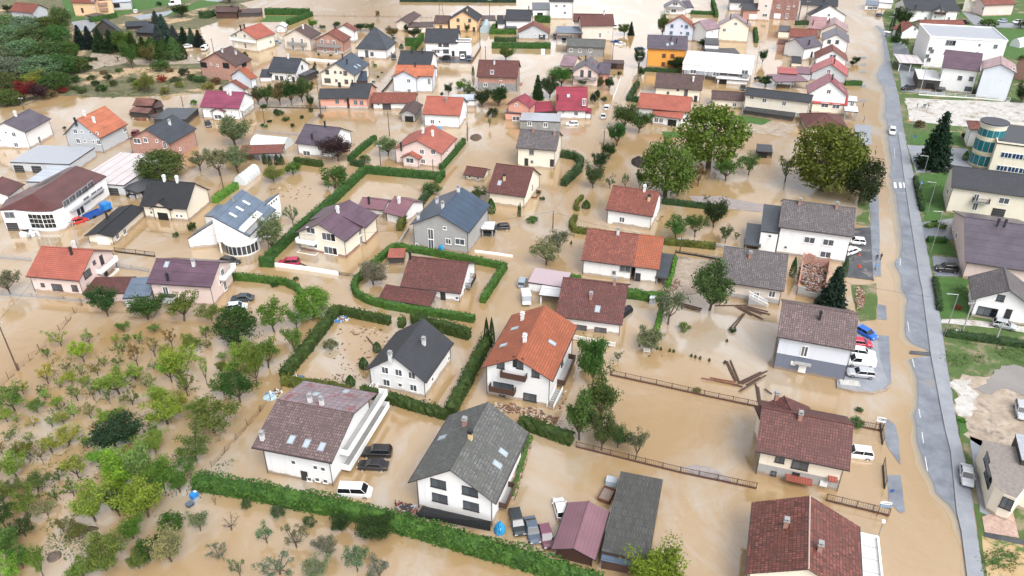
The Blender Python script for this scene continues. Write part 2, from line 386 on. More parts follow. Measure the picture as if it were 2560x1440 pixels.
def add_balcony(root, Vs, p0, p1, dep=1.1, rail=None, slab=None, hr_=1.0, bars=False):
    md = hitwall(Vs, ((p0[0] + p1[0]) / 2, (p0[1] + p1[1]) / 2 - 3))
    if not md: MISS.append((root.name, 'balc', p0, p1)); return
    a, b = hitwall(Vs, p0, md[6]), hitwall(Vs, p1, md[6])
    if not a or not b: MISS.append((root.name, 'balc', p0, p1, bool(a), bool(b))); return
    rail = rail or WPAINT
    A, B_ = a[1], b[1]; n, e = a[3], a[2]; L_ = (B_ - A).dot(e)
    if L_ < .8: MISS.append((root.name, 'balcL', p0, p1, L_)); return
    C = A + e * L_ / 2; f = MB(); f.box(C + n * dep / 2 - Vector((0, 0, .08)), e * L_ / 2, n * dep / 2, (0, 0, .08))
    o = f.build('balcony', slab or CONC, root); r = MB(); U = Vector((0, 0, 1))
    if bars:
        for q, d, l in ((C + n * dep, e, L_), (A + n * dep / 2, n, dep), (A + e * L_ + n * dep / 2, n, dep)):
            r.box(q + U * hr_, d * l / 2, d.cross(U) * .03, U * .04); r.box(q + U * .15, d * l / 2, d.cross(U) * .02, U * .03)
            k = max(2, int(l / .18))
            for i in range(k + 1): r.box(q + d * l * (i / k - .5) + U * hr_ / 2, d * .025, d.cross(U) * .025, U * hr_ / 2)
    else:
        r.box(C + n * dep + U * hr_ / 2, e * L_ / 2, n * .05, U * hr_ / 2)
        for q in (A + n * dep / 2, A + e * L_ + n * dep / 2): r.box(q + U * (hr_ / 2 - .01), e * .05, n * (dep / 2 - .055), U * hr_ / 2)
        r.box(C + n * dep + U * (hr_ + .03), e * L_ / 2, n * .09, U * .03)
    r.build('railing', rail, root, o)
def house(label, vols, win='', chim='', sky='', cat='house', name='house', frame=None, balc=(), plinth=None, mud=False):
    Vs = []
    for t in vols:
        A, B, Rp, hp, kind, p, wk, rk = t[:8]; opt = t[8] if len(t) > 8 else {}
        V = solve(A, B, Rp, hp, kind, p, opt.get('C')); V.wall = Wl[wk] if wk and wk != '-' else None; V.rk = rk; V.wk = wk; V.oh = opt.get('oh', .55 if kind in 'xyh' else (.15 if V.wall else .3)); V.opt = opt
        V.oh = min(V.oh, V.L * .15, V.D * .15); Vs.append(V)
    V0 = Vs[0]; loc = Wp(V0, 0, V0.D / 2, 0); root = empty(name, loc, V0.ang)
    tag(root, label, cat, px=project(loc)[0]); U = Vector((0, 0, 1))
    for vi, V in enumerate(Vs):
        h = V.L / 2; o = V.oh; dz = .012 * vi
        roofm = R[V.rk]; th = .16 if V.kind in 'xyhs' else .28
        mb = MB()
        for fi, fc in enumerate(roof_faces(V)):
            top = [Wp(V, x, y, rz(V, x, y) + dz) for x, y in fc]; mb.hexa([q - U * th for q in top], top, 1, 3 if fi and 'rk2' in V.opt else 0)
        if V.kind in 'xyh':           # ridge cap
            if V.kind == 'x': a, b = Wp(V, -h, V.D / 2, rz(V, 0, V.D / 2) + .03 + dz), Wp(V, h, V.D / 2, rz(V, 0, V.D / 2) + .03 + dz)
            elif V.kind == 'y': a, b = Wp(V, 0, 0, rz(V, 0, 0) + .03 + dz), Wp(V, 0, V.D, rz(V, 0, 0) + .03 + dz)
            else:
                e = min(V.D, V.L) / 2; zz = V.ze + V.p * e + .03 + dz
                a, b = (Wp(V, -h + e, e, zz), Wp(V, h - e, e, zz)) if V.L >= V.D else (Wp(V, 0, h, zz), Wp(V, 0, V.D - h, zz))
                for cx, cy in ((-h, 0), (h, 0), (h, V.D), (-h, V.D)):
                    q = Wp(V, cx, cy, V.ze + dz); mb.tube(q, a if (q - a).length < (q - b).length else b, .09, n=5, m=2)
            if (b - a).length > .2: mb.tube(a, b, .11, n=5, m=2)
        fm = FASW if V.opt.get('wf') else FASC
        rm = roofm
        ro = mb.build('roof', [roofm, fm, V.opt.get('cap') or roofm] + ([R[V.opt['rk2']]] if 'rk2' in V.opt else []), root)
        if V.kind in 'xyhs' and V.wall:
            e = .07; gl = []
            if V.kind in 'xhs': gl += [(Wp(V, 0, y + (-e if y == 0 else e), V.ze - .09 + dz), V.ux * h, V.uy * e) for y in ((0, V.D) if V.kind != 's' else (0,))]
            if V.kind in 'yh': gl += [(Wp(V, x + math.copysign(e, x), V.D / 2, V.ze - .09 + dz), V.ux * e, V.uy * (V.D / 2 - (.002 if V.kind == 'y' else .15))) for x in (-h, h)]
            for c_, X_, Y_ in gl: gb = MB(); gb.box(c_, X_, Y_, U * .06); gb.build('gutter', fm, root)
            for cx, cy in ((h - o + .08, o - .08), (-h + o - .08, o - .08), (h - o + .08, V.D - o + .08)):
                gb = MB(); gb.tube(Wp(V, cx, cy, -.3), Wp(V, cx, cy, V.ze - .1), .055, n=5); gb.build('downpipe', fm, root)
        if V.kind == 'f' and V.opt.get('par'):
            pb = MB(); hh = .35
            for c, X, Y in ((Wp(V, 0, .12, V.ze + hh / 2), V.ux * h, V.uy * .12), (Wp(V, 0, V.D - .12, V.ze + hh / 2), V.ux * h, V.uy * .12),
                            (Wp(V, -h + .12, V.D / 2, V.ze + hh / 2), V.ux * .12, V.uy * (V.D / 2 - .241)), (Wp(V, h - .12, V.D / 2, V.ze + hh / 2), V.ux * .12, V.uy * (V.D / 2 - .241))): pb.box(c, X, Y, U * hh / 2)
            pb.build('parapet', V.wall or WPAINT, root)
        if V.wall:
            wb = MB(); cs = [(-h + o, o), (h - o, o), (h - o, V.D - o), (-h + o, V.D - o)]; sp = V.opt.get('split')
            zb = V.opt.get('zb', -.6)
            for i in range(4):
                a, b = cs[i], cs[(i + 1) % 4]; mid = ((a[0] + b[0]) / 2, (a[1] + b[1]) / 2)
                tops = [Wp(V, *q, rz(V, *q) - .1) for q in ((a, mid, b))]
                if sp:
                    za = sp * V.ze
                    wb.poly([Wp(V, *a, zb), Wp(V, *b, zb), Wp(V, *b, za), Wp(V, *a, za)], 1); wb.poly([Wp(V, *a, za), Wp(V, *b, za), tops[2], tops[1], tops[0]])
                else: wb.poly([Wp(V, *a, zb), Wp(V, *b, zb), tops[2], tops[1], tops[0]])
            if zb > 0: wb.poly([Wp(V, *q, zb) for q in cs[::-1]])
            wb.build('wall', [V.wall, Wl[V.opt['sw']]] if sp else V.wall, root)
            pl = V.opt.get('pl', plinth)
            if pl:
                pb = MB(); zt = pl[1]; q = .035
                for c, X, Y in ((Wp(V, 0, o - q / 2, zt / 2 - .3), V.ux * (h - o + q), V.uy * q / 2), (Wp(V, 0, V.D - o + q / 2, zt / 2 - .3), V.ux * (h - o + q), V.uy * q / 2),
                                (Wp(V, -h + o - q / 2, V.D / 2, zt / 2 - .3), V.ux * q / 2, V.uy * (V.D / 2 - o)), (Wp(V, h - o + q / 2, V.D / 2, zt / 2 - .3), V.ux * q / 2, V.uy * (V.D / 2 - o))): pb.box(c, X, Y, U * (zt / 2 + .3))
                pb.build('plinth', Wl[pl[0]], root)
        if (not V.wall) or V.opt.get('posts'):
            zt = V.ze - .1; n = max(2, int(V.L / 4) + 1); pm = V.opt.get('pm', GREYP)
            for i in range(n):
                for y in (.35, V.D - .35):
                    pb = MB(); x = -h + .35 + (V.L - .7) * i / (n - 1); pb.box(Wp(V, x, y, zt / 2 - .3), V.ux * .11, V.uy * .11, U * (zt / 2 + .3)); pb.build('post', pm, root)
    fr = frame or WPAINT
    for c, px in toks(win): add_window(root, Vs, c, px, fr)
    for c, px in toks(chim): add_chimney(root, Vs, c, px)
    for c, px in toks(sky): add_skylight(root, Vs, px)
    for b in balc: add_balcony(root, Vs, *b)
    return root, Vs
def project(P):
    d = Vector(P) - Vector((0, 0, HC)); z = d.y * CT - d.z * ST
    return (1280 + F * d.x / z, 720 - F * (d.y * ST + d.z * CT) / z)

def freehouse(label, vols, win='', cat='house', name='house', frame=None, zb=-.6):
    """vols: (outline [(u,v,h)...], faces [[(u,v,h)...]...] or None for the outline itself, wall, roof, opts)"""
    root = None; Vs = []
    for vi, t in enumerate(vols):
        ol, faces, wk, rk = t[:4]; opt = t[4] if len(t) > 4 else {}; W3 = lambda q: G((q[0], q[1]), q[2]) if not isinstance(q, Vector) else q
        P = [W3(q) for q in ol]; ar = sum(a.x * b.y - b.x * a.y for a, b in zip(P, P[1:] + P[:1]))
        if ar < 0: P.reverse()
        if root is None:
            c = sum(P, Vector()) / len(P); root = empty(name, (c.x, c.y, 0)); tag(root, label, cat, px=project(c)[0])
        V = Vol(); V.wall = Wl.get(wk); V.sg = []; z0 = opt.get('zb', zb); wb = MB()
        for a, b in zip(P, P[1:] + P[:1]):
            a0, b0 = Vector((a.x, a.y, 0)), Vector((b.x, b.y, 0))
            if (b0 - a0).length < .05: continue
            V.sg.append((a0, b0, (lambda f, a=a, b=b: a.z + (b.z - a.z) * f))); wb.poly([a0 + Vector((0, 0, z0)), b0 + Vector((0, 0, z0)), b - Vector((0, 0, .05)), a - Vector((0, 0, .05))])
        if z0 > 0: wb.poly([Vector((q.x, q.y, z0)) for q in P[::-1]])
        if V.wall: wb.build('wall', V.wall, root)
        rb = MB()
        for f in (faces or [P]):
            F_ = [W3(q) for q in f]; ar = sum(a.x * b.y - b.x * a.y for a, b in zip(F_, F_[1:] + F_[:1]))
            if ar < 0: F_.reverse()
            c = sum(F_, Vector()) / len(F_); ov = opt.get('ov', .12); F_ = [q + (q - c).normalized() * ov for q in F_] if faces is None else F_
            rb.hexa([q - Vector((0, 0, .2)) for q in F_], [q + Vector((0, 0, .02)) for q in F_], 1, 0)
        rb.build('roof', [R[rk], opt.get('fm', FASC)], root); Vs.append(V)
    for c, px in toks(win): add_window(root, Vs, c, px, frame or WPAINT)
    return root, Vs
# ================================================================ ground and water
def water():
    m, N, L, b = nodes('muddy_water'); pos = geo_pos(N)
    mp = N.new('ShaderNodeMapping'); mp.inputs['Scale'].default_value = (.03, .016, .03); L.new(pos, mp.inputs[0]); mp.inputs['Rotation'].default_value = (0, 0, .25)
    n1 = ramp(N, L, noi(N, L, 1.0, 6, .6, mp.outputs[0], .7), .3, .75)
    col = mixc(N, L, n1, (.33, .212, .093), (.41, .298, .172))
    col = mixc(N, L, ramp(N, L, noi(N, L, .045, 6, .62, mapv(N, L, pos, (1, .55, 1)), 1.6), .50, .64), col, (.40, .335, .255))
    L.new(col, b.inputs['Base Color']); b.inputs['Roughness'].default_value = .045; b.inputs['IOR'].default_value = 1.75; b.inputs['Specular IOR Level'].default_value = 1.0
    bump(N, L, noi(N, L, .5, 6, .6, pos, 1.0), .055, .5, b); return m

def gmix(name, a, b, sc_, lo, hi, rough=.9, c=None, csc=.2, clo=.5, chi=.6, bm=.3):
    key = ('gm', name)
    if key in MATS: return MATS[key]
    m, N, L, bs = nodes(name); pos = geo_pos(N)
    col = mixc(N, L, ramp(N, L, noi(N, L, sc_, 6, .7, pos), lo, hi), a, b)
    if c: col = mixc(N, L, ramp(N, L, noi(N, L, csc, 5, .7, pos, .4), clo, chi), col, c)
    L.new(col, bs.inputs['Base Color']); bs.inputs['Roughness'].default_value = rough
    bump(N, L, noi(N, L, sc_ * 3, 4, .7, pos), bm, .08, bs); MATS[key] = m; return m
GRASS = gmix('grass', (.05, .09, .024), (.09, .14, .035), .8, .3, .7, .95, (.24, .20, .13), .14, .52, .62)
LAWN = gmix('lawn_grass', (.035, .095, .018), (.07, .15, .03), .6, .3, .7, .95)
SCRUB = gmix('scrub_ground', (.07, .09, .035), (.17, .14, .085), .35, .35, .65, .9, (.42, .30, .18), .05, .52, .6)
ASPH = gmix('wet_asphalt', (.14, .155, .18), (.23, .25, .28), .3, .36, .64, .28, (.25, .235, .22), .09, .56, .7, bm=.08)
ASPD = gmix('dark_wet_asphalt', (.045, .048, .055), (.09, .095, .10), .3, .35, .65, .35, (.20, .18, .17), .25, .55, .65, bm=.05)
PAVE = gmix('wet_pavement', (.22, .235, .26), (.30, .315, .34), .4, .3, .7, .4, None, bm=.05)
SAND = gmix('wet_sand', (.28, .22, .16), (.46, .38, .30), .35, .38, .62, .5, (.17, .145, .115), .35, .54, .66, bm=.6)
GRAV = gmix('gravel', (.38, .36, .32), (.60, .58, .55), .6, .35, .65, .5, (.27, .23, .17), .3, .52, .62, bm=.6)
SILT = gmix('grey_silt', (.22, .19, .18), (.36, .32, .30), 1.0, .3, .7, .55)
PUDL = gmix('grey_puddle', (.20, .18, .17), (.27, .25, .23), .1, .3, .7, .12, bm=.02)
TERR = gmix('terrace_tiles', (.36, .24, .19), (.48, .35, .29), 1.6, .4, .6, .6)
def sheet(name, pts, z, mat, jit=.5, sub=2.0, seed=1):
    R_ = random.Random(seed + len(pts)); P = [G(p, z) for p in pts]; out = []
    for a, b in zip(P, P[1:] + P[:1]):
        n = max(1, min(60, int((b - a).length / sub))); d = (b - a); nn = Vector((-d.y, d.x, 0)).normalized() if d.length > 0 else Vector()
        for i in range(n):
            q = a.lerp(b, i / n); k = jit * (noise.noise(q * .33) * 1.6 + noise.noise(q * 1.1) * .7) if (i or jit) else 0
            out.append(q + nn * k)
    ar = sum(p.x * q.y - q.x * p.y for p, q in zip(out, out[1:] + out[:1]))
    if ar < 0: out.reverse()
    mb = MB(); mb.poly(out); o = mb.build(name, mat); o['kind'] = 'structure'; return o
mb = MB(); mb.poly([(-1500, -200, -1.5), (1500, -200, -1.5), (1500, 3000, -1.5), (-1500, 3000, -1.5)])
struct('ground', mb, plain((.16, .12, .07), .95, name='earth'))
mb = MB(); mb.poly([(-1400, -150, 0), (1400, -150, 0), (1400, 2900, 0), (-1400, 2900, 0)])
struct('flood_water', mb, water())
swr = [(2462,1460),(2440,1318),(2430,1245),(2412,1150),(2395,1080),(2380,990),(2365,895),(2352,800),(2337,720),(2328,680),(2312,597),(2297,520),(2284,435),(2275,400),(2266,360),(2256,300),(2247,240),(2236,200),(2226,155),(2218,110),(2212,75)]
kerb = [(2424,1460),(2407,1330),(2395,1280),(2380,1130),(2367,1080),(2355,1020),(2330,890),(2307,720),(2302,700),(2285,595),(2270,500),(2260,432),(2254,380),(2246,330)]
sheet('right_bank', swr[::-1] + [(2700,1460),(2900,700),(2900,-10),(2230,-10),(2205,40)], .05, GRASS, .2)
left = [(2190,62),(2207,85),(2210,110),(2213,130),(2215,150),(2203,168),(2195,185),(2197,200),(2210,215),(2217,240),(2216,265),(2213,290),(2222,312),(2222,345),(2225,370),(2231,405),(2227,440),(2238,475),(2244,510),(2250,550),(2256,600),(2254,640),(2238,655),(2240,668),(2252,690),(2256,720),(2270,750),(2264,790),(2265,838),(2283,858),(2312,870),(2329,882),(2322,892),(2290,893),(2279,900),(2283,925),(2297,960),(2297,1000),(2291,1040),(2291,1078),(2296,1110),(2310,1155),(2325,1187),(2340,1230),(2377,1262),(2395,1300),(2410,1340),(2420,1362),(2437,1387),(2420,1400),(2424,1460)]
SHAL = gmix('silt_film', (.37, .30, .22), (.30, .295, .29), .3, .35, .65, .22, None, bm=.05)
for k_, (off, ca, cb) in enumerate(((17, (.37, .28, .17), (.35, .285, .20)), (11, (.33, .275, .20), (.30, .265, .215)), (6, (.27, .24, .20), (.24, .225, .205)), (2, (.20, .19, .175), (.19, .19, .19)))):
    sheet('silt_film', [(x - off - off * .9 * noise.noise(Vector((y * .025, 3 + k_ * .25, 0))), y + off * .3) for x, y in left] + swr, .02 + .02 * k_, gmix(f'silt_film_{k_}', ca, cb, .5, .35, .65, .2, None, bm=.05), .3, 1.0)
sheet('road', left + swr, .10, ASPH, .16, .8)
def slab(name, left_, right_, z, mat):
    mb = MB(); r = list(left_) + list(right_)[::-1]; t = [G(p, z) for p in r]
    if sum(p.x * q.y - q.x * p.y for p, q in zip(t, t[1:] + t[:1])) < 0: t.reverse()
    b = [Vector((q.x, q.y, z - .2)) for q in t]; mb.hexa(b, t); o = mb.build(name, mat); o['kind'] = 'structure'; return o
slab('sidewalk', kerb, [(x + 0, y) for x, y in swr[:14]] + [(2257,330)], .22, PAVE)
mb = MB()
for q, q2 in zip(kerb, kerb[1:]):
    a, b = G(q, .16), G(q2, .16); d = (b - a); l = d.length; d.normalize(); n = Vector((d.y, -d.x, 0)); mb.box((a + b) / 2 - n * .1, d * (l / 2 - .01), n * .08, Vector((0, 0, .11)))
struct('kerb', mb, plain((.27, .28, .29), .6, name='kerb_stone'))
mb = MB(); mk = plain((.75, .75, .75), .5, name='road_paint')
def dash(p, q, wd=.09, z=.115):
    a, b = G(p, z), G(q, z); d = (b - a).normalized(); n = Vector((-d.y, d.x, 0)) * wd / 2; mb.poly([a + n, a - n, b - n, b + n][::-1])
for p, q in (((2250,664),(2251,646)),((2273,828),(2269,803)),((2286,918),(2281,897)),((2301,1044),(2297,1022)),((2309,1108),(2305,1080)),((2319,1178),(2313,1142)),((2405,1312),(2398,1280)),((2242,480),(2250,481)),((2256,482),(2265,483)),((2262,500),(2268,501)),((2236,370),(2237,395))): dash(p, q)
for x in (2237, 2250, 2261): dash((x + 2, 470), (x, 456), .62)
struct('road_marking', mb, mk)
slab('mud_ridge', [(2276,876),(2328,881)], [(2275,883),(2329,889)], .2, ASPD)
LW = [((2290,438),(2372,432),(2362,500),(2345,560),(2312,548),(2298,500)), ((2315,600),(2372,598),(2385,640),(2328,634)), ((2332,692),(2420,700),(2425,795),(2355,792),(2342,740)), ((2268,345),(2300,332),(2400,330),(2405,362),(2276,362)), ((2216,85),(2262,72),(2262,104),(2226,108)), ((2500,70),(2620,75),(2620,150),(2500,140)), ((2400,18),(2620,40),(2620,56),(2470,58),(2400,38)), ((160,20),(180,52),(290,42),(330,30),(480,2),(340,-12),(300,-2),(150,-12)), ((410,42),(560,6),(500,0),(440,25)), ((1835,287),(1880,292),(1930,300),(1905,312),(1840,302)), ((1655,328),(1700,330),(1705,345),(1660,342)), ((665,40),(735,40),(715,54),(650,54))]
sheet('riverbank_scrub', [(-150,282),(60,262),(150,238),(250,243),(400,240),(500,235),(560,228),(575,200),(520,160),(470,152),(455,130),(420,110),(505,92),(500,70),(560,46),(640,28),(600,8),(700,-14),(-150,-34)], .04, SCRUB, .6)
sheet('muddy_pool', [(190,172),(232,152),(228,133),(300,138),(322,152),(300,162),(262,166),(205,182)], .07, SAND, .6)
sheet('muddy_pool', [(330,150),(480,142),(500,158),(420,160),(340,162)], .07, SAND, .6)
sheet('far_drive', [(330,40),(420,28),(520,0),(560,-6),(560,0),(480,25),(400,42),(350,50)], .08, PAVE, .2)
sheet('far_drive', [(178,55),(228,47),(240,62),(226,78),(190,75)], .08, PAVE, .2)
for i, a in enumerate(LW): sheet('lawn', a, .09, LAWN, .35, 1.5, i)
sheet('roadside_lawn', ((2135,360),(2163,360),(2172,440),(2175,565),(2140,560),(2150,480)), .06, GRASS, .4)
sheet('roadside_lawn', ((2128,712),(2190,708),(2192,800),(2150,803),(2135,760)), .06, GRASS, .3)
sheet('far_lot', [(2262,245),(2700,262),(2700,325),(2420,318),(2275,302)], .09, GRAV, .4)
sheet('far_lot', [(2268,362),(2420,372),(2432,425),(2375,428),(2290,432)], .09, PAVE, .1)
sheet('driveway', [(2300,556),(2392,545),(2400,600),(2314,597)], .09, ASPH, .1)
sheet('driveway', [(2330,640),(2400,645),(2430,692),(2338,690)], .09, ASPH, .1)
sheet('driveway', [(2232,108),(2262,104),(2275,135),(2260,150),(2232,140)], .09, ASPH, .1)
sheet('driveway', [(2400,24),(2420,24),(2470,55),(2600,60),(2600,70),(2440,68)], .11, PAVE, .1)
sheet('driveway', [(2355,797),(2440,800),(2600,822),(2600,834),(2500,822),(2352,808)], .09, GRAV, .3)
sheet('driveway', [(2245,158),(2292,170),(2300,195),(2370,212),(2360,238),(2255,228)], .09, PAVE, .2)
sheet('bare_lot', [(2380,945),(2430,942),(2520,928),(2700,940),(2700,1180),(2520,1105),(2455,1110),(2410,1085),(2398,1040)], .09, SAND, 1.0, 1.0)
sheet('grey_puddle', [(2470,935),(2540,918),(2700,925),(2700,1010),(2560,985),(2440,975)], .12, PUDL, 1.2, 1.0)
sheet('bare_lot', [(2388,950),(2420,948),(2440,1000),(2420,1060),(2402,1040)], .12, GRAV, 1.2, .8)
sheet('lawn', [(2390,1038),(2412,1045),(2420,1080),(2402,1092)], .14, LAWN, .3)
sheet('bare_lot', [(2425,1090),(2480,1110),(2485,1200),(2475,1290),(2450,1280),(2438,1200)], .09, PAVE, .1)
sheet('terrace', [(2455,1292),(2530,1268),(2548,1345),(2462,1330)], .14, TERR, 0)
sheet('bare_lot', [(2455,1340),(2640,1362),(2640,1470),(2470,1470)], .08, gmix('patchy_grass', (.40, .27, .13), (.46, .33, .18), .3, .4, .6, .6, (.08, .13, .03), .22, .50, .58), .2)
sheet('driveway', [(2460,1330),(2640,1366),(2640,1380),(2462,1342)], .13, ASPD, 0)
sheet('left_pavement', [(2172,440),(2189,440),(2196,500),(2198,565),(2203,690),(2182,690),(2177,565)], .07, ASPH, .15)
sheet('left_pavement', [(2137,310),(2178,313),(2180,362),(2135,362)], .07, PAVE, .1)
sheet('left_pavement', [(2195,838),(2222,840),(2229,955),(2218,975),(2200,975)], .13, ASPH, .1)
sheet('left_pavement', [(2212,1052),(2222,1047),(2238,1062),(2246,1090),(2252,1162),(2236,1140),(2214,1112)], .05, ASPH, .2)
sheet('left_pavement', [(2219,1188),(2254,1188),(2262,1278),(2252,1282),(2224,1255)], .05, ASPH, .2)
sheet('left_pavement', [(2192,760),(2216,765),(2218,800),(2194,798)], .05, ASPH, .2)
for y in (143, 160, 178, 214, 250): sheet('left_pavement', [(2150,y-1),(2165,y-2),(2166,y+3),(2150,y+4)], .05, ASPH, .1)
slab('parking_pad', [(2108,572),(2105,690)], [(2176,568),(2184,700)], .12, ASPD)
slab('parking_pad', [(2125,795),(2118,930),(2092,935),(2092,968),(2130,978)], [(2192,828),(2200,900),(2224,962),(2210,975),(2180,983)], .28, PAVE)
sheet('forecourt', [(1092,156),(1178,158),(1188,142),(1098,138)], .07, ASPD, 0)
sheet('gravel_bar', [(1722,490),(1800,490),(1870,503),(1912,512),(1912,530),(1830,523),(1740,508)], .05, SILT, .4)
sheet('gravel_bar', [(1702,1170),(1740,1162),(1780,1172),(1832,1207),(1790,1198),(1740,1186)], .05, SILT, .4)
sheet('sandy_yard', [(1690,640),(1790,652),(1792,700),(1740,735),(1690,742),(1672,712)], .05, SAND, .4)
sheet('sandy_yard', [(1745,300),(1830,290),(1995,312),(1960,340),(1850,330)], .04, SAND, .8)
# ================================================================ vegetation
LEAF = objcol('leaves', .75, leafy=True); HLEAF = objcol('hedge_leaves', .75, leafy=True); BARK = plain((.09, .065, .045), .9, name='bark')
def leaf(mb, P, s, R_, up=None):
    a = Vector((R_.gauss(0, 1), R_.gauss(0, 1), R_.gauss(0, 1))).normalized()
    if up is not None: a = (a * .75 + up * .9).normalized()
    t = a.orthogonal().normalized(); t = Matrix.Rotation(R_.random() * 6.28, 3, a) @ t; b = a.cross(t); l = s * R_.uniform(.7, 1.4)
    mb.poly([P - t * l, P - b * l * .55 + a * l * .15, P + t * l, P + b * l * .55 + a * l * .15])
def tree_mesh(kind, seed):
    R_ = random.Random(seed * 31 + sum(map(ord, kind))); tr = MB(); cr = MB()
    def P3(x, y, z): return Vector((x, y, z))
    if kind in 'oOnW':        # fruit tree: several limbs spread from a low fork; clumps of leaves with gaps
        fork = P3(R_.uniform(-.05, .05), R_.uniform(-.05, .05), .22 if kind != 'W' else .15); tr.tube((0, 0, -.15), fork, .035, .028, 5)
        nl = R_.randint(5, 7) if kind != 'W' else 9; tips = []
        for i in range(nl):
            a = 6.283 * (i + R_.uniform(-.3, .3)) / nl; rr = R_.uniform(.2, .46); m = fork + P3(math.cos(a) * rr * .5, math.sin(a) * rr * .5, R_.uniform(.15, .3)); e = P3(math.cos(a) * rr, math.sin(a) * rr, R_.uniform(.5, .95))
            tr.tube(fork, m, .02, .014, 4); tr.tube(m, e, .014, .006, 4); tips += [m.lerp(e, .45), m.lerp(e, .8), e]
            for _ in range(3 if kind != 'n' else 6):
                q = m.lerp(e, R_.random()); d = P3(R_.uniform(-.18, .18), R_.uniform(-.18, .18), R_.uniform(-.02, .2)); tr.tube(q, q + d, .008, .003, 3); tips.append(q + d)
        tips += [P3(R_.uniform(-.2, .2), R_.uniform(-.2, .2), R_.uniform(.55, .95)) for _ in range(3)]
        if kind != 'n':
            dens = {'o': .42, 'O': .95, 'W': 1.3}[kind]
            for q in tips:
                if R_.random() > dens + .2: continue
                rr = R_.uniform(.07, .13) * {'o': 1.05, 'O': 1.4, 'W': 1.6}[kind]
                for _ in range(int({'o': 44, 'O': 60, 'W': 84}[kind])):
                    d = Vector((R_.gauss(0, 1), R_.gauss(0, 1), R_.gauss(0, .7))).normalized() * rr * R_.random() ** .5
                    leaf(cr, q + d, .027 if kind != 'W' else .025, R_, d.normalized() * .6)
        else:
            for q in tips:
                for _ in range(2): leaf(cr, q + P3(R_.gauss(0, .03), R_.gauss(0, .03), R_.gauss(0, .03)), .016, R_)
    elif kind in 'DB':        # full round crown made of many clumps at different depths
        tr.tube((0, 0, -.1), (0, 0, .35), .04, .03, 6); nc = 92 if kind == 'D' else 26
        for i in range(5):
            a = 1.257 * i; tr.tube((0, 0, .3), (math.cos(a) * .28, math.sin(a) * .28, .65), .022, .008, 4)
        for i in range(nc):
            u = R_.uniform(-.85, 1) if kind == 'D' else R_.uniform(-.55, 1); a = R_.random() * 6.283; k = math.sqrt(max(0, 1 - u * u)); rr = R_.uniform(.62, .95)
            c = P3(math.cos(a) * k * .43 * rr, math.sin(a) * k * .43 * rr, .47 + u * .42 * rr) if kind == 'D' else P3(math.cos(a) * k * .38 * rr, math.sin(a) * k * .38 * rr, .42 + u * .42 * rr)
            cr_ = R_.uniform(.10, .17) if kind == 'D' else R_.uniform(.13, .2)
            for _ in range(62 if kind == 'D' else 48):
                d = Vector((R_.gauss(0, 1), R_.gauss(0, 1), R_.gauss(0, .8))).normalized() * cr_ * R_.random() ** .4
                leaf(cr, c + d, .022 if kind == 'D' else .04, R_, d.normalized())
    elif kind == 'S':
        tr.tube((0, 0, -.05), (0, 0, .97), .02, .003, 5)
        z = .06
        while z < .98:
            rad = .5 * (1 - z) ** .85 + .02; n = max(6, int(22 * rad + 6))
            for i in range(n):
                a = 6.283 * (i + R_.random()) / n; L_ = rad * R_.uniform(.75, 1.1); d = P3(math.cos(a), math.sin(a), -.28)
                k = max(4, int(L_ * 34))
                for j in range(k):
                    q = P3(0, 0, z) + d * L_ * (j + .5) / k
                    for _ in range(3): leaf(cr, q + P3(R_.gauss(0, .02), R_.gauss(0, .02), R_.gauss(0, .012)), .03, R_, P3(0, 0, .9))
            z += .042
    elif kind == 'T':         # clipped cone / column
        tr.tube((0, 0, -.05), (0, 0, .3), .04, .03, 5)
        for i in range(1500):
            z = R_.random() ** .8; rad = .48 * (math.sin(min(1, (1 - z) * 1.25) * 1.5708) ** .8) * (.75 + .25 * min(1, z * 6)); a = R_.random() * 6.283; k = R_.uniform(.84, 1.0)
            leaf(cr, P3(math.cos(a) * rad * k, math.sin(a) * rad * k, z), .045, R_, P3(math.cos(a), math.sin(a), .5))
    return tr, cr
TM = {}
def tree_data(kind, var):
    if (kind, var) not in TM:
        tr, cr = tree_mesh(kind, var + 1); out = []
        for mbx, nm, mt in ((tr, 'trunk', BARK), (cr, 'crown', LEAF)):
            me = bpy.data.meshes.new(nm); me.from_pydata([tuple(q) for q in mbx.v], [], mbx.f); me.materials.append(mt); out.append(me)
        TM[(kind, var)] = out
    return TM[(kind, var)]
TC = dict(g=(.065, .12, .036), b=(.12, .20, .042), d=(.028, .058, .023), y=(.19, .19, .055), p=(.13, .18, .095), r=(.22, .05, .03), u=(.045, .022, .03), o=(.07, .108, .04), s=(.06, .10, .09), k=(.018, .042, .03), w=(.14, .185, .11), c=(.16, .02, .03), v=(.17, .23, .03), n=(.14, .10, .055), f=(.085, .135, .028))
TCN = dict(g='green', b='bright green', d='dark green', y='yellowish', p='pale green', r='rust red', u='deep purple', o='olive green', s='blue green', k='blackish green', w='grey green', c='crimson', v='yellow green', n='brownish', h='vivid green', i='fresh green', j='dull green', l='lime green', m='olive', f='deep green')
TKN = dict(o=('orchard_tree', 'sparse fruit tree'), O=('orchard_tree', 'leafy fruit tree'), D=('broadleaf_tree', 'round crowned tree'), B=('bush', 'rounded bush'), S=('spruce_tree', 'pointed spruce'), T=('clipped_conifer', 'clipped conifer'), n=('bare_tree', 'bare tree'), W=('broadleaf_tree', 'loose tree'))
tcount = 0
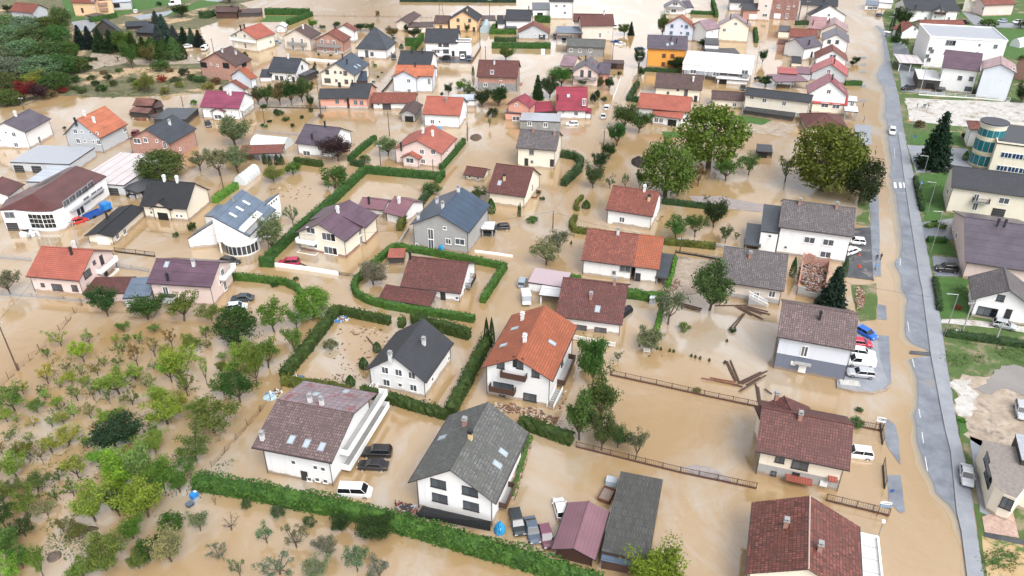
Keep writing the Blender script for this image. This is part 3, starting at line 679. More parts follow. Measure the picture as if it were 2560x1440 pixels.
def trees(place, s, group=None, cat='tree', lab=None):
    global tcount
    for t in s.split():
        code = t[-2:]; x, y, wd, ht = [float(q) for q in t[:-3].split(',')]; kd, cc = code
        ht *= 1.12 if kd in 'oOWDn' else 1.0; wd *= (1.1 if kd in 'oO' else .92) if 'orchard' in place else 1.0
        loc = G((x, y)); hm = ht / vpm(y) * (1 if kd in 'STB' else 1.0); wm = wd / hpm(y - ht * .5)
        # a tall crown hides part of its own depth: keep the picture height by trading some of it for width
        hm = max(.5, hm - wm * .5 * kk(y) / max(.3, (CT - (y - 720) / F * ST)) * (.8 if kd in 'DWOoBn' else .35)); hm = max(hm, wm * .62) if kd in 'DWOon' else max(hm, wm * .45)
        root = empty(TKN[kd][0], loc, (tcount * 2.4) % 6.28); me = tree_data(kd, tcount % 4)
        size = 'small' if hm < 3.2 else ('tall' if hm > 8 else 'medium')
        tag(root, lab or f'{size} {TCN[cc]} {TKN[kd][1]} {place}', 'bush' if kd == 'B' else ('conifer' if kd in 'ST' else 'tree'), group, px=x)
        c = TC[cc] if 'orchard' not in place else tuple(v * k_ for v, k_ in zip(TC[cc], (1.65, 1.5, 1.15))); q = random.Random(tcount); c = [v * q.uniform(.82, 1.2) for v in c]
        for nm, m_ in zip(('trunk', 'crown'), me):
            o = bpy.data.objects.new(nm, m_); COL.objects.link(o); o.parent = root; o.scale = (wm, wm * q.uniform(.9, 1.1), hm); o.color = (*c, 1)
        tcount += 1
def hedge(label, pts, wd=1.3, ht=1.8, col='g', rag=.12, name='hedge', dens=11, world=False, ls=.17, cat='hedge'):
    R_ = random.Random(len(PEND)); P = [Vector((*p, 0)) if world else G(p) for p in pts]; S = []
    for a, b in zip(P, P[1:]):
        n = max(1, int((b - a).length / .6)); S += [a.lerp(b, i / n) for i in range(n)]
    S.append(P[-1]); prof = [(-.5, 0), (-.52, .5), (-.46, .88), (-.3, 1), (0, 1.03), (.3, 1), (.46, .88), (.52, .5), (.5, 0)]
    rings = []; nrm = []
    for i, p in enumerate(S):
        d = (S[min(i + 1, len(S) - 1)] - S[max(i - 1, 0)]); d.z = 0; d.normalize(); n = Vector((d.y, -d.x, 0)); nrm.append(n)
        rings.append([p + n * x * wd * .9 + Vector((0, 0, (z * ht * .95) if z else -.5)) + Vector((R_.gauss(0, 1), R_.gauss(0, 1), R_.gauss(0, 1))) * rag * .5 * (1 if z else 0) for x, z in prof])
    mb = MB()
    for a, b in zip(rings, rings[1:]):
        for j in range(len(prof) - 1): mb.poly([a[j], a[j + 1], b[j + 1], b[j]])
    mb.poly(rings[0]); mb.poly(rings[-1][::-1]); L_ = sum((b - a).length for a, b in zip(S, S[1:]))
    N_ = min(9000, int(L_ * (2 * ht + wd) * dens)); K = len(S) - 1
    for _ in range(N_):
        i = R_.random() * K; k = int(i); p = S[k].lerp(S[k + 1], i - k); n = nrm[k]; q = R_.random() * (2 * ht + wd)
        if q < ht: off = n * -wd * .5 + Vector((0, 0, q)); up = -n
        elif q > ht + wd: off = n * wd * .5 + Vector((0, 0, q - ht - wd)); up = n
        else: off = n * (q - ht - wd / 2) + Vector((0, 0, ht)); up = Vector((0, 0, 1))
        bulge = 1 + (rag * 1.3 + .06) * noise.noise(p * .35) + .1 * rag * noise.noise(p * 1.3); off.z *= bulge
        leaf(mb, p + off + up * R_.uniform(-.1, .06 + rag * .6), ls, R_, up)
    for e_, o_ in ((0, 1), (-1, -2)):
        d = (S[e_] - S[o_]).normalized() if len(S) > 1 else Vector((1, 0, 0))
        for _ in range(int(wd * ht * dens)): leaf(mb, S[e_] + nrm[e_] * R_.uniform(-.5, .5) * wd + Vector((0, 0, R_.uniform(0, ht))) + d * R_.uniform(0, .1), ls, R_, d)
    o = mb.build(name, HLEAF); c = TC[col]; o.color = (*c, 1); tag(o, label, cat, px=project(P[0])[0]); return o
TC['h'] = (.045, .108, .022); TC['i'] = (.032, .085, .022); TC['j'] = (.035, .062, .016); TC['l'] = (.075, .18, .03); TC['m'] = (.075, .09, .02)
hedge('long thick bright green hedge across the bottom of the scene', [(492,1215),(560,1226),(640,1240),(745,1262),(847,1280),(890,1290),(990,1318),(1115,1354),(1280,1402),(1380,1432),(1500,1475)], 2.1, 2.0, 'h', .3, ls=.2, dens=15)
hedge('long straight green hedge running up beside the purple roofed cream house', [(672,652),(750,578),(838,502),(910,434)], 1.7, 2.0, 'i', .05)
hedge('green hedge along the far side of the empty flooded garden', [(913,432),(1010,441),(1104,449)], 1.5, 2.1, 'i', .08)
hedge('short green hedge end block beside the red car', [(652,664),(686,666)], 1.3, 2.2, 'i', .04)
hedge('short green hedge spur at the corner of the empty flooded garden', [(1108,440),(1094,458)], 1.4, 1.9, 'i', .06)
hedge('dark hedge between the empty garden and the blue roofed grey house', [(1078,478),(1048,520)], 1.4, 1.7, 'd', .2)
hedge('small rust speckled hedge by the white garage', [(1012,548),(1000,578)], 1.5, 2.2, 'm', .12)
hedge('green hedge rising behind the round bush toward the purple plum tree', [(874,404),(905,376),(938,350)], 1.3, 1.7, 'i', .08)
hedge('short dark hedge joining the long hedge behind the round bush', [(878,412),(908,418)], 1.2, 1.6, 'd', .12)
hedge('clipped dark hedge in front of the brown roofed bungalow', [(738,408),(806,417)], 1.3, 1.8, 'j', .1)
hedge('green hedge on the right side of the coral gabled pink house', [(1103,425),(1132,392),(1160,358)], 1.3, 1.6, 'i', .06)
hedge('green hedge along the far side of the rounded hedge garden', [(988,622),(1060,634),(1160,652),(1260,672)], 1.2, 1.5, 'h', .06)
hedge('green hedge on the right side of the rounded hedge garden', [(1262,672),(1232,718),(1206,758)], 1.3, 1.6, 'h', .08)
hedge('curving green hedge around the left of the rounded hedge garden', [(986,622),(950,652),(915,685),(892,706),(885,724),(895,742),(925,758),(960,768)], 1.2, 1.5, 'h', .06)
hedge('green hedge along the near side of the rounded hedge garden', [(962,769),(1040,782),(1110,792),(1186,804)], 1.3, 1.5, 'h', .08)
hedge('curving bright green hedge beside the purple roofed orchard house', [(580,698),(650,704),(715,712),(745,727),(757,746)], 1.1, 1.5, 'h', .05)
hedge('ragged dark thuja hedge on the far side of the debris filled garden', [(846,782),(900,795),(975,810)], 1.3, 1.7, 'j', .25)
hedge('single square clipped thuja between two hedge gaps', [(998,815),(1012,817)], 1.4, 1.9, 'j', .15)
hedge('ragged dark thuja hedge behind the plain white house', [(1032,808),(1090,824),(1174,846)], 1.6, 2.2, 'j', .25)
hedge('dark thuja hedge down the left side of the debris filled garden', [(842,782),(800,838),(755,895),(712,945)], 1.8, 1.9, 'j', .25)
hedge('thuja hedge in front of the debris filled garden', [(708,958),(770,968),(830,975),(872,986)], 1.6, 1.5, 'm', .25)
hedge('ragged thuja hedge on the near side of the plain white house', [(905,985),(980,1005),(1060,1028),(1118,1045)], 1.6, 1.6, 'j', .3)
hedge('tall ragged conifer hedge between the plain white house and the orange roofed house', [(1125,1040),(1160,975),(1195,905),(1218,860)], 1.8, 2.2, 'j', .3)
hedge('olive green clipped hedge in front of the plain white house with brown roof', [(1438,548),(1428,566),(1436,580),(1530,594),(1660,610),(1787,622)], 1.3, 1.4, 'm', .05)
hedge('dark green hedge behind the plain white house with brown roof', [(1655,508),(1730,517),(1818,527)], 1.3, 1.3, 'd', .1)
hedge('small curled olive hedge in the front garden pool', [(1456,496),(1443,508),(1438,524),(1446,528)], .9, 1.1, 'm', .08)
hedge('dark conifer hedge bend at the road corner', [(1404,392),(1440,398),(1452,410),(1446,430),(1408,466)], 1.7, 2.0, 'd', .2)
hedge('green hedge behind the half maroon, half orange roofed house garden', [(1552,740),(1610,748),(1664,752)], 1.5, 1.8, 'h', .15)
hedge('row of low box bushes beside the mauve carport roof', [(1372,688),(1410,694),(1452,700)], .8, 1.0, 'l', .2)
hedge('green hedge strip by the wooden fence right of the dark lean-to', [(1688,650),(1676,700),(1668,720)], .8, 1.2, 'l', .2)
hedge('narrow green hedge with white rail below the grey trailer', [(1640,832),(1648,800),(1652,780)], .9, 1.0, 'l', .12)
hedge('thick hedge joining the tall acacias near the mossy roofed house', [(1300,1062),(1355,1082),(1430,1108)], 1.8, 1.8, 'j', .25)
hedge('overgrown green hedge along the terrace of the mossy roofed house', [(1325,1100),(1300,1180),(1280,1250)], .7, 1.1, 'g', .2)
hedge('bright green hedge between the yellow cream house and the modern white house', [(538,508),(565,488),(592,470)], 1.6, 1.6, 'l', .15)
hedge('green hedge at the far edge of the upper garden, top centre left', [(664,37),(720,37),(775,38)], 2.0, 3.0, 'i', .05)
hedge('green hedge slanting toward the tiny garden house', [(779,40),(748,52),(720,63)], 2.0, 2.2, 'i', .08)
hedge('low green hedge near the salmon house lawn', [(226,56),(262,50),(292,44)], 1.6, 2.2, 'i', .08)
hedge('short clipped hedge by the modern house with forecourt', [(1014,114),(1040,114)], 1.6, 3.2, 'i', .05)
hedge('tall clipped hedge beside the modern house with forecourt', [(1056,100),(1034,126)], 1.8, 3.0, 'h', .05)
hedge('long low hedge in front of the small grey bungalow', [(1230,120),(1300,120),(1376,121)], 2.0, 2.2, 'i', .1)
hedge('dark hedge behind the long low hedge, top centre', [(1236,103),(1262,104),(1290,103)], 1.8, 1.6, 'd', .1)
hedge('hedge right of the grey polytunnel, top centre', [(1224,85),(1258,85),(1290,85)], 1.8, 2.0, 'h', .08)
hedge('hedge below the dark blue roofed house wing', [(1240,60),(1232,78)], 1.5, 1.6, 'h', .08)
hedge('wavy topped hedge in front of the beige house yard', [(1337,55),(1375,57)], 1.6, 3.0, 'i', .25)
hedge('bushy hedge along the lane left of the brown roofed cream house', [(1594,215),(1578,240),(1570,252),(1598,256)], 1.4, 1.8, 'd', .2)
hedge('low dark hedge behind the brown roofed cream house', [(1612,178),(1655,180),(1700,182)], 1.4, 1.4, 'd', .15)
hedge('hedge on the far side of the lane by the lilac house', [(1727,35),(1785,37)], 1.4, 1.6, 'i', .1)
hedge('narrow hedge running down from the top edge near the mauve roofed house', [(1781,6),(1791,44)], 1.5, 2.0, 'i', .15)
hedge('hedge beside the brown flood lane, upper right of centre', [(1887,78),(1891,108)], 1.4, 1.8, 'i', .15)
hedge('clipped hedge before the crimson gabled roadside house', [(2112,213),(2153,213)], 1.4, 1.6, 'i', .08)
hedge('dark hedge behind the conservatory roofs', [(1988,62),(2020,62)], 1.4, 1.8, 'd', .1)
hedge('dark hedge strip along the far side of the open flood water', [(1000,4),(1130,5),(1290,6)], 2.0, 1.5, 'k', .2)
hedge('dark ragged hedge between sidewalk and lawn, right of the crossing', [(2287,450),(2297,500),(2305,530)], 1.0, 1.2, 'd', .25)
hedge('clipped dark hedge on the small roadside lawn', [(2318,604),(2362,606)], 1.4, 1.2, 'i', .06)
hedge('row of round shrubs on the roadside island', [(2314,570),(2335,566),(2362,572)], 1.1, .9, 'g', .3)
hedge('green shrub strip along the wall near the weathered grey roofed house', [(2335,700),(2342,740),(2348,780)], .9, 1.0, 'd', .25)
hedge('long dark green hedge below the parked silver car on the gravel drive', [(2362,838),(2440,850),(2570,868)], 1.5, 1.2, 'd', .12)
hedge('thuja hedge by the cut corner of the far lawn', [(500,46),(520,46),(538,40)], 1.4, 3.0, 'd', .3)
P_ = 'in the flooded orchard'
trees('in the left orchard', '153,865,50,45,oP 120,895,28,30,oo 211,905,46,55,Ob 225,862,40,38,oP 167,927,26,22,oo 121,960,45,52,oy 151,968,30,28,oP 107,992,32,30,og 245,940,30,36,on 261,915,30,26,op 299,915,30,32,og 345,915,42,56,on 311,830,32,28,Og 318,856,28,22,og 305,880,27,28,og 388,892,42,50,op 431,867,30,48,on 387,830,36,22,og 386,922,30,26,op 516,844,36,32,og 460,955,72,92,Ob 430,955,50,60,Ob 517,870,30,22,og 518,962,30,68,op 470,991,42,70,oo 556,900,32,26,op 558,935,32,36,Og 276,1010,26,36,oo 300,985,86,72,Ob 378,978,42,46,op 331,1012,46,40,oo 236,1000,32,50,op 195,1002,46,52,oP 149,1029,36,46,ob 94,1030,42,36,Og 38,1025,66,62,Og 185,1042,36,30,ob 228,1045,42,40,oP 85,1066,32,26,oy 132,1067,42,28,oP 42,1055,26,22,op 420,1060,92,78,Ob 537,1080,112,90,Og 600,1005,82,82,Od 608,905,56,56,Ob 640,930,48,60,Og 180,960,36,34,Ob 205,940,30,30,op 60,985,34,34,ob 265,1060,40,36,Ob 340,950,40,36,Ob 400,1010,50,46,Ob 450,1030,50,46,Ob 500,1040,50,50,Og 425,900,40,40,Ob 350,860,34,30,og 480,880,40,44,Og 250,985,34,34,ob 215,965,30,28,Ob 115,1000,30,28,ob 560,985,50,50,Og 585,940,46,44,Ob 160,1060,36,34,Ob 300,1060,40,40,Ob 380,1090,40,36,og 290,860,26,26,ob'.replace('P ', 'p '))
trees('in the back corner of the orchard', '597,855,122,105,Dd 270,790,72,74,Wd 370,797,102,66,Wd 460,803,76,74,Og 530,800,58,40,Og 688,830,66,76,Og 744,822,46,50,Og 740,882,46,66,Og 643,965,52,92,Og 670,920,62,74,Og')
trees('left of the debris garden', '785,790,98,84,Db 827,872,42,36,Bp 27,735,66,66,Op')
trees('in the lower left orchard', '290,1118,125,82,Wk 25,1098,32,26,og 75,1105,32,26,op 172,1112,66,46,Oy 220,1122,32,30,og 8,1140,26,40,on 74,1140,26,36,oy 107,1152,32,46,op 43,1190,62,60,Ob 148,1200,46,36,og 198,1195,52,62,Oy 35,1230,46,32,Oo 95,1230,62,52,Oo 142,1252,32,36,og 70,1295,68,74,Og 66,1340,60,55,Od 240,1302,96,92,Wb 310,1210,102,92,Wb 360,1205,82,92,Wp 410,1222,82,80,Wg 370,1292,112,102,Wb 467,1180,52,44,Og 492,1152,82,74,Og 335,1347,72,62,Wg 268,1425,120,88,Wg 215,1445,70,60,Og 430,1402,96,82,Ww 108,1442,42,72,Og 25,1388,82,82,Wg 25,1450,66,64,Ob 15,1322,62,70,Od 2,1210,30,60,op 130,1130,44,40,Ob 185,1240,40,44,og 250,1165,50,50,Ob 120,1290,50,46,op 160,1330,44,40,oo 215,1110,36,30,ob 20,1055,40,40,Ob 60,1150,50,50,Oo 10,1260,60,60,Og 345,1160,60,60,Ob 450,1230,60,60,Wg 300,1240,70,66,Wb 390,1130,60,54,Ob 330,1100,60,40,Wg 200,1350,60,52,Wo 350,1420,60,50,Wo 60,1420,60,60,Wg 300,1290,60,70,Wd')
trees('beside the long bottom hedge', '430,1322,68,58,Bh 376,1402,56,82,Bh 405,1360,50,40,Bj')
trees('in the flooded plot below the long hedge', '578,1326,56,48,nn 540,1262,16,26,nn 545,1396,52,42,ow 500,1326,52,50,Ow 600,1440,48,52,ow 697,1292,42,42,Bo 777,1314,36,38,Bo 668,1357,62,52,ow 742,1367,76,66,ow 820,1390,62,56,Ow 855,1327,52,46,Wd 945,1344,92,62,Wd 700,1436,96,52,ow 790,1442,82,38,Ow 895,1428,62,70,Ow 950,1444,92,46,ow 617,1270,30,32,Bo')
trees('in the meadow below the hedge edge', '1640,1470,160,84,Wv')
TC['v'] = (.17, .2, .06)

def weeds(label, polys, n, col, seed):
    R_ = random.Random(seed); mb = MB()
    for cx, cy, rx, ry, k in polys:
        for _ in range(int(n * k)):
            a = R_.random() * 6.283; q = R_.random() ** .5; P = G((cx + math.cos(a) * rx * q, cy + math.sin(a) * ry * q))
            if noise.noise(P * .16) < .02: continue
            for _ in range(7): leaf(mb, P + Vector((R_.gauss(0, .35), R_.gauss(0, .35), R_.uniform(0, .3))), .13, R_, Vector((0, 0, 1)))
    o = mb.build('weeds', HLEAF); o.color = (*TC[col], 1); o['label'] = label; o['category'] = 'weeds'; o['kind'] = 'stuff'
weeds('half drowned weeds showing through the water in the orchard', [(300,950,200,120,1),(150,1200,170,200,1.3),(420,1130,160,180,1),(560,850,120,60,.5)], 520, 'o', 5)
weeds('low scrub and grass tufts on the half flooded bank', [(350,190,190,60,1.6),(250,225,120,20,.6),(480,215,80,22,.6)], 650, 'o', 6)
weeds('rough tufts on the roadside verges and lawns', [(2150,460,18,100,.3),(2330,490,40,45,.4),(2460,890,110,40,1.0),(2380,740,40,40,.4),(2500,1410,50,40,.3)], 420, 'g', 7)
trees('in the big flooded garden', '1770,420,166,176,Df 1662,492,144,160,Df 2055,476,176,180,Df 2148,505,100,120,Dd 2100,440,110,110,Dg 1962,455,52,62,og 1815,452,66,56,Og 1745,466,46,56,on 1870,438,52,52,Og 2405,600,10,10,Bg'.replace(' 2405,600,10,10,Bg',''))
trees('beside the roadside glass tower', '2330,418,92,145,Sk 2298,318,30,24,Bn 2410,345,22,18,Bd 2412,400,16,24,Tg')
trees('behind the brick ruin', '2076,770,84,112,Sk 2108,692,17,50,Tg 1980,692,18,50,Td')
trees('in the yard of the stone terraced house', '1772,775,112,118,Wo 1670,812,76,86,Ow')
trees('on the flooded corner plot', '1625,872,78,56,Ww 1710,826,36,30,Bv 1830,828,26,12,Bd 1742,980,26,18,Bv 2147,1027,22,14,Bg 2140,1062,46,26,Bg')
trees('at the flooded crossroads', '1365,662,76,62,Ow 1396,632,60,56,Ow')
trees('in the tall acacia row', '1480,965,72,120,Wg 1500,1050,84,110,Wg 1450,1100,82,120,Wg 1505,1125,70,95,Wg 1545,1118,58,60,Wo 1588,1148,56,78,Ow 1545,905,24,30,op 1480,905,56,60,Wg')
trees('as slim cypresses in the conifer hedge', '1217,862,16,68,Td 1230,868,16,74,Td')
trees('as a clipped cone in the debris garden', '943,878,24,26,Ti 910,920,27,30,Ti 877,963,28,28,Ti')
trees('in the garden row near the corner plot', ' '.join(f'{x},{y},7,9,Tj' for x, y in ((1643,873),(1652,875),(1674,879),(1684,881),(1728,892),(1738,895),(1750,898),(1773,903),(1811,909),(1817,855))))
trees('beside the road near the curled hedge', '1465,520,24,22,Ti 1346,485,14,10,Bi 1356,500,16,12,Bi 1300,541,6,36,Td 1296,541,6,30,Td 1330,555,36,18,Bl 1428,610,6,9,Tj')
trees('along the near lane, centre', '1525,472,26,36,ow 1563,470,32,34,ow 1600,475,26,46,Og 1484,470,52,56,Wg 1500,425,42,44,Wd 1522,398,36,40,Wd 1541,365,46,58,Wi 1558,322,62,60,Wo 1597,332,58,58,Wg')
trees('in the brown flooded yard behind the olive hedge', '1690,598,62,56,Og 1738,592,52,56,Og 1785,568,66,68,Wd 1812,607,36,42,Og 1840,600,26,20,og')
trees('near the striped warehouse', '410,450,126,86,Dg 500,427,52,48,Ow 552,440,72,72,Ow 597,432,62,62,Ow')
trees('in the flooded garden with the round bush', '685,452,56,34,Wv 733,434,46,42,Bl 838,470,78,80,Bg 845,402,76,62,Wu 663,410,12,28,Td 676,414,12,26,Td 694,412,16,28,Td 706,412,12,26,Td')
trees('beside the lane of the upper left gardens', '590,362,82,72,Ww 685,628,72,88,Ww 732,562,42,52,ow 970,388,62,48,Ww 912,406,36,26,Bg 1078,485,62,42,Bo 1198,492,46,38,Bg 1228,532,27,38,Ti 935,710,76,60,Ww 1260,585,10,8,Bj 700,640,6,6,Bj'.replace(' 1260,585,10,8,Bj 700,640,6,6,Bj',''))
trees('by the modern white house entrance', '482,578,28,32,Bj 441,594,18,20,Bg 740,700,20,12,Bg 687,715,26,14,Bi')
trees('in the water garden with dome shrubs', '697,287,30,10,Bi 715,301,24,9,Bi 674,306,16,7,Bj 755,297,12,12,Bd 657,318,12,13,Bj 666,320,12,13,Bl 732,319,13,14,Bj 778,280,14,13,Bi 803,297,16,18,Bn 689,280,14,10,Bu 660,270,22,9,Bi 485,262,20,17,Bl 162,323,12,10,Bd')
trees('in the garden row below the anthracite roofed house', '645,262,30,42,Wo 668,262,36,48,Wo 700,262,40,55,Wn 730,263,44,60,Wd 757,255,46,58,Wo 778,272,18,32,Wd 770,240,30,40,Wo')
trees('in the second row gardens', '788,164,8,10,Td 822,166,8,10,Td 786,172,12,10,Bd 783,177,18,8,Bd 789,186,20,14,Bk 937,168,14,13,Bl 945,194,10,6,Bi 955,183,8,5,Bi 934,206,10,6,Bd 905,148,16,7,Bd 797,139,8,8,Bd 827,140,10,6,Bd')
trees('beside the far row houses', '782,70,26,20,Wl 805,72,20,14,Bo 842,66,28,10,Bd 900,78,28,20,Wd 925,78,30,18,Wo 980,95,30,28,Wn 1035,96,32,26,Wd 1016,80,14,18,Wd 1168,82,16,20,Wo 944,43,12,22,Bn 1004,122,12,14,Ti 985,100,10,10,Bo')
trees('around the half plastered brick house', '1121,238,24,28,Wd 1160,224,46,36,Bl 1183,190,8,26,Td 1266,150,42,34,Wo 1207,268,48,44,Wd 1247,265,46,46,Wd 1232,292,34,30,Bd 1105,242,10,12,Wd 1224,320,12,26,ow 1250,235,40,16,Bo 1080,255,24,14,Bo 1175,232,36,16,Bo')
trees('behind the crimson roofed house', '1344,248,38,64,Sd 1374,244,52,54,Wd 1402,218,54,52,Wg 1460,215,34,22,Wo 1522,226,30,32,Wd 1548,188,14,14,Bd 1482,260,20,34,Bk 1492,250,20,32,Bk 1510,253,20,16,Bi 1501,216,20,22,Wo')
trees('by the flooded lane at the top', '1577,88,20,36,Sk 1560,88,30,28,Wo 1655,92,36,52,Wo 1690,176,52,34,Wd 1596,172,30,48,Wd 1600,196,20,30,Wd 1600,183,14,12,Bu 1890,200,14,10,Bd 1905,160,20,34,Wd 1912,215,40,20,Wd 1665,88,20,30,Wd 1755,115,26,14,Wd')
trees('in the top right gardens', '2252,74,42,52,Wd 2228,78,12,44,Td 2241,100,14,40,Td 2291,53,13,24,Sk 2240,105,36,16,Bd 2470,68,52,20,Bg 2553,258,52,46,Wd 2550,70,36,30,Bd 2552,150,20,16,Bg 2130,165,16,14,Wd 2140,158,22,16,Wd 2262,115,22,26,Bg 2545,480,30,40,Wd 2393,775,22,20,Br 2405,1055,20,14,Bl')
trees('among the far lawns, top left', '398,14,18,14,Bd 120,55,14,12,Bd 20,32,26,20,Wd 455,42,44,24,Wd 572,8,40,14,Wg 620,95,20,14,Bg')
trees('in the dark conifer row, upper left', '205,122,42,62,Sk 228,122,42,60,Sk 255,128,48,62,Sd 282,130,50,60,Sd 310,132,48,55,Wg 336,135,46,56,Sj 362,140,46,52,Sj 385,148,44,56,Ti 412,148,40,52,Ti 440,150,42,60,Tg 455,148,30,46,Td 332,172,36,62,Wg 296,155,30,34,nn 375,160,38,44,Wn')
trees('in the blue spruce group', '393,68,40,44,Ss 412,88,44,56,Ss 398,108,40,50,Ss 438,106,40,46,Ss 462,108,38,44,Sk 482,112,36,46,Ss 500,116,38,44,Sk 425,120,40,36,Sk')
trees('on the willow covered bank, far left', ' '.join(f'{x},{y},{w_},{h_},{c}' for x, y, w_, h_, c in [
 (20,80,70,50,'Dw'),(70,90,80,55,'Dw'),(120,84,70,48,'Do'),(160,76,50,64,'Do'),(30,120,90,62,'Dw'),(95,122,90,60,'Do'),(150,118,70,60,'Dg'),(60,155,95,66,'Dw'),(125,158,95,64,'Do'),(10,165,80,60,'Dw'),(175,150,60,52,'Dg'),(40,198,95,64,'Dw'),(110,200,100,68,'Dw'),(160,190,70,62,'Dg'),(15,232,80,58,'Do'),(85,222,60,40,'Wy'),(145,226,80,52,'Dg'),(64,252,52,46,'Wc'),(95,250,50,40,'Wu'),(28,262,70,38,'Do'),(125,244,44,28,'Bn'),(158,232,34,20,'Br'),(200,180,60,44,'Dg'),(5,200,50,50,'Dg')]))
trees('in the half flooded scrubland', '205,232,30,22,Bg 240,215,28,20,Bd 255,228,34,22,Bi 272,200,26,20,Bd 230,200,30,16,Bi 285,215,24,20,Bg 350,224,42,34,By 372,232,48,48,Wy 405,204,32,24,Br 402,175,62,26,Bo 412,235,30,22,By 440,205,34,20,Bo 462,190,34,28,Bd 480,200,28,20,Bo 450,218,26,20,By 500,205,40,24,Bo 520,222,44,24,By 540,210,34,22,Bn 215,155,34,18,Bd 236,152,22,12,Bd 300,180,24,12,Bo 190,205,30,20,Bi 535,190,34,20,Bd 425,180,24,12,Bn 330,205,30,14,Bo 555,225,20,14,Bo 220,175,30,16,Bi 260,185,24,14,Bn 190,225,26,16,Bg 615,150,20,26,Bd')
# ================================================================ the houses (eave corners and ridge end read from the photograph, heights in px)
DK = dict(frame=DARKP); H = house
# --- top left
H('small grey house with faded red roof at the upper left forest edge', [((24,27),(79,33),(95,9),26,'x',.6,'G','redt')], 's45,41 s53,42 m95,48 m111,44')
H('salmon house with balconies beside the far green lawn, top left', [((184,4),(229,10),(240,-14),34,'x',.55,'A','redt'),((229,2),(278,-2),(276,-18),36,'f',0,'A','redt')], 'm232,4 s236,20 d206,26', balc=[((246,12),(268,8),1.2,CH['r']),((250,26),(270,22),1.2,CH['r'])])
H('open grey carport standing in front of the salmon house', [((207,39),(240,41),(243,32),12,'f',0,'','dkflat')], cat='carport', name='carport')
H('pale grey garage with big opening beside the salmon house', [((280,6),(326,5),(325,-6),20,'f',0,'G','pal')], 'k292,14', cat='garage', name='garage')
H('black timber barn with steep gable behind the spruces', [((229,78),(298,82),(262,46),14,'y',.75,'D','anth')], cat='barn', name='barn')
H('black timber barn with low hipped roof beside the blue spruces', [((335,80),(390,83),(352,58),14,'h',.6,'D','anth'),((312,66),(372,64),(372,52),12,'x',.5,'D','anth')], cat='barn', name='barn')
H('small salmon hut hidden among dark spruces, upper left', [((177,104),(208,107),(206,94),14,'x',.5,'S','redt')], 's186,112', cat='hut', name='hut')
H('dark brown wooden lodge by the far thuja row', [((538,28),(590,31),(594,14),17,'x',.55,'N','brown'),((560,25),(600,26),(585,12),18,'y',.55,'N','brown')], chim='r600,22', cat='lodge', name='wooden_lodge')
H('dark low timber shed joined beside the brown lodge', [((597,31),(650,33),(652,20),13,'f',0,'D','brown')], cat='shed', name='shed')
H('white house with coral roof and front balcony, far upper left', [((571,91),(643,98),(656,58),32,'y',.5,'C','coral')], 'm590,88 m612,90 d592,112 t614,114 m676,105', 'd602,70 d612,64', balc=[((577,98),(640,104),1.0)])
H('unfinished brick house with brown metal roof above the scrubland', [((491,156),(592,164),(582,115),38,'y',.5,'R','brown')], 'k508,162 s527,160 s544,163 k565,164 k610,160', 'h590,136 h556,131')
H('small pale house under two stepped tile roofs below the unfinished brick house', [((573,190),(628,198),(618,168),26,'y',.6,'E','orangt'),((556,216),(606,226),(586,198),18,'y',.5,'E','redt')], 's590,200')
H('white house with magenta roof and curved balcony', [((499,267),(597,272),(612,230),30,'x',.55,'W','mag'),((525,279),(561,280),(552,262),22,'y',.45,'W','mag')], 'l545,292 s612,281 s622,277 t606,290', 'w570,234 w577,238', balc=[((600,276),(625,266),1.4)])
H('rusty tin roofed woodshed with stacked planks by the brown field water', [((333,262),(378,266),(386,246),26,'x',.5,'N','rusty'),((322,279),(371,283),(334,266),18,'s',.35,'D','rusty'),((385,270),(410,266),(402,252),18,'x',.5,'D','brown')], cat='shed', name='woodshed')
H('long dark lean-to garage behind the brick house with dark blue roof', [((385,296),(462,300),(495,270),18,'f',0,'D','anth'),((383,294),(425,283),(460,266),17,'f',0,'','brown')], cat='garage', name='garage')
H('white house with purple brown roof at the left edge', [((-22,322),(52,336),(70,272),42,'y',.45,'W','dpurple')], 's15,331 m35,336 m41,362 s0,350 t98,350', 'w40,285')
H('grey house with bright orange roof and tall white chimney', [((146,345),(261,338),(275,266),38,'y',.5,'G','orange',{'C':(333,304)})], 'm189,328 s205,329 s226,331 s243,333 m196,352 s213,353 s234,354 m254,356 m325,317', 'w236,306 w212,290 d190,310')
H('bare brick house with dark blue roof beside the large walnut tree', [((312,352),(430,356),(437,287),42,'y',.5,'R','anth',{'C':(492,318)})], 'l343,352 m364,350 t412,362 s392,352 s450,372', 'h425,312')
# --- top centre left
H('tiny white garden house beside the far hedge', [((690,68),(712,70),(706,54),14,'y',.6,'W','white')], 's700,76', cat='garden house', name='garden_house')
H('beige house with light brown roof and glazed front balconies, far row', [((711,89),(770,99),(762,60),32,'y',.5,'B','brown')], 't732,100 t755,103 t733,119 t757,122', 'w758,72', balc=[((721,110),(768,115),1.0,STEEL)])
H('red brick house with brown roof and balcony, far row', [((787,99),(856,106),(838,70),31,'y',.5,'R','redt'),((836,74),(884,80),(866,56),28,'y',.5,'W','redt')], 't805,105 s820,103 t835,108 t812,124 t840,127', 'd838,72', balc=[((794,114),(853,119),1.1,STEEL)], plinth=('G',.9))
H('white house with steep black hipped roof and dormer', [((889,121),(967,125),(955,79),24,'h',1.15,'W','anth')], 'm930,135 v917,134 s978,132', frame=DARKP)
H('long beige outbuilding with dark roofs by the open flood water', [((989,56),(1020,60),(1035,28),20,'y',.45,'B','brown'),((1020,67),(1083,68),(1083,54),16,'f',0,'B','brown')], 'k1100,72', cat='outbuilding', name='outbuilding')
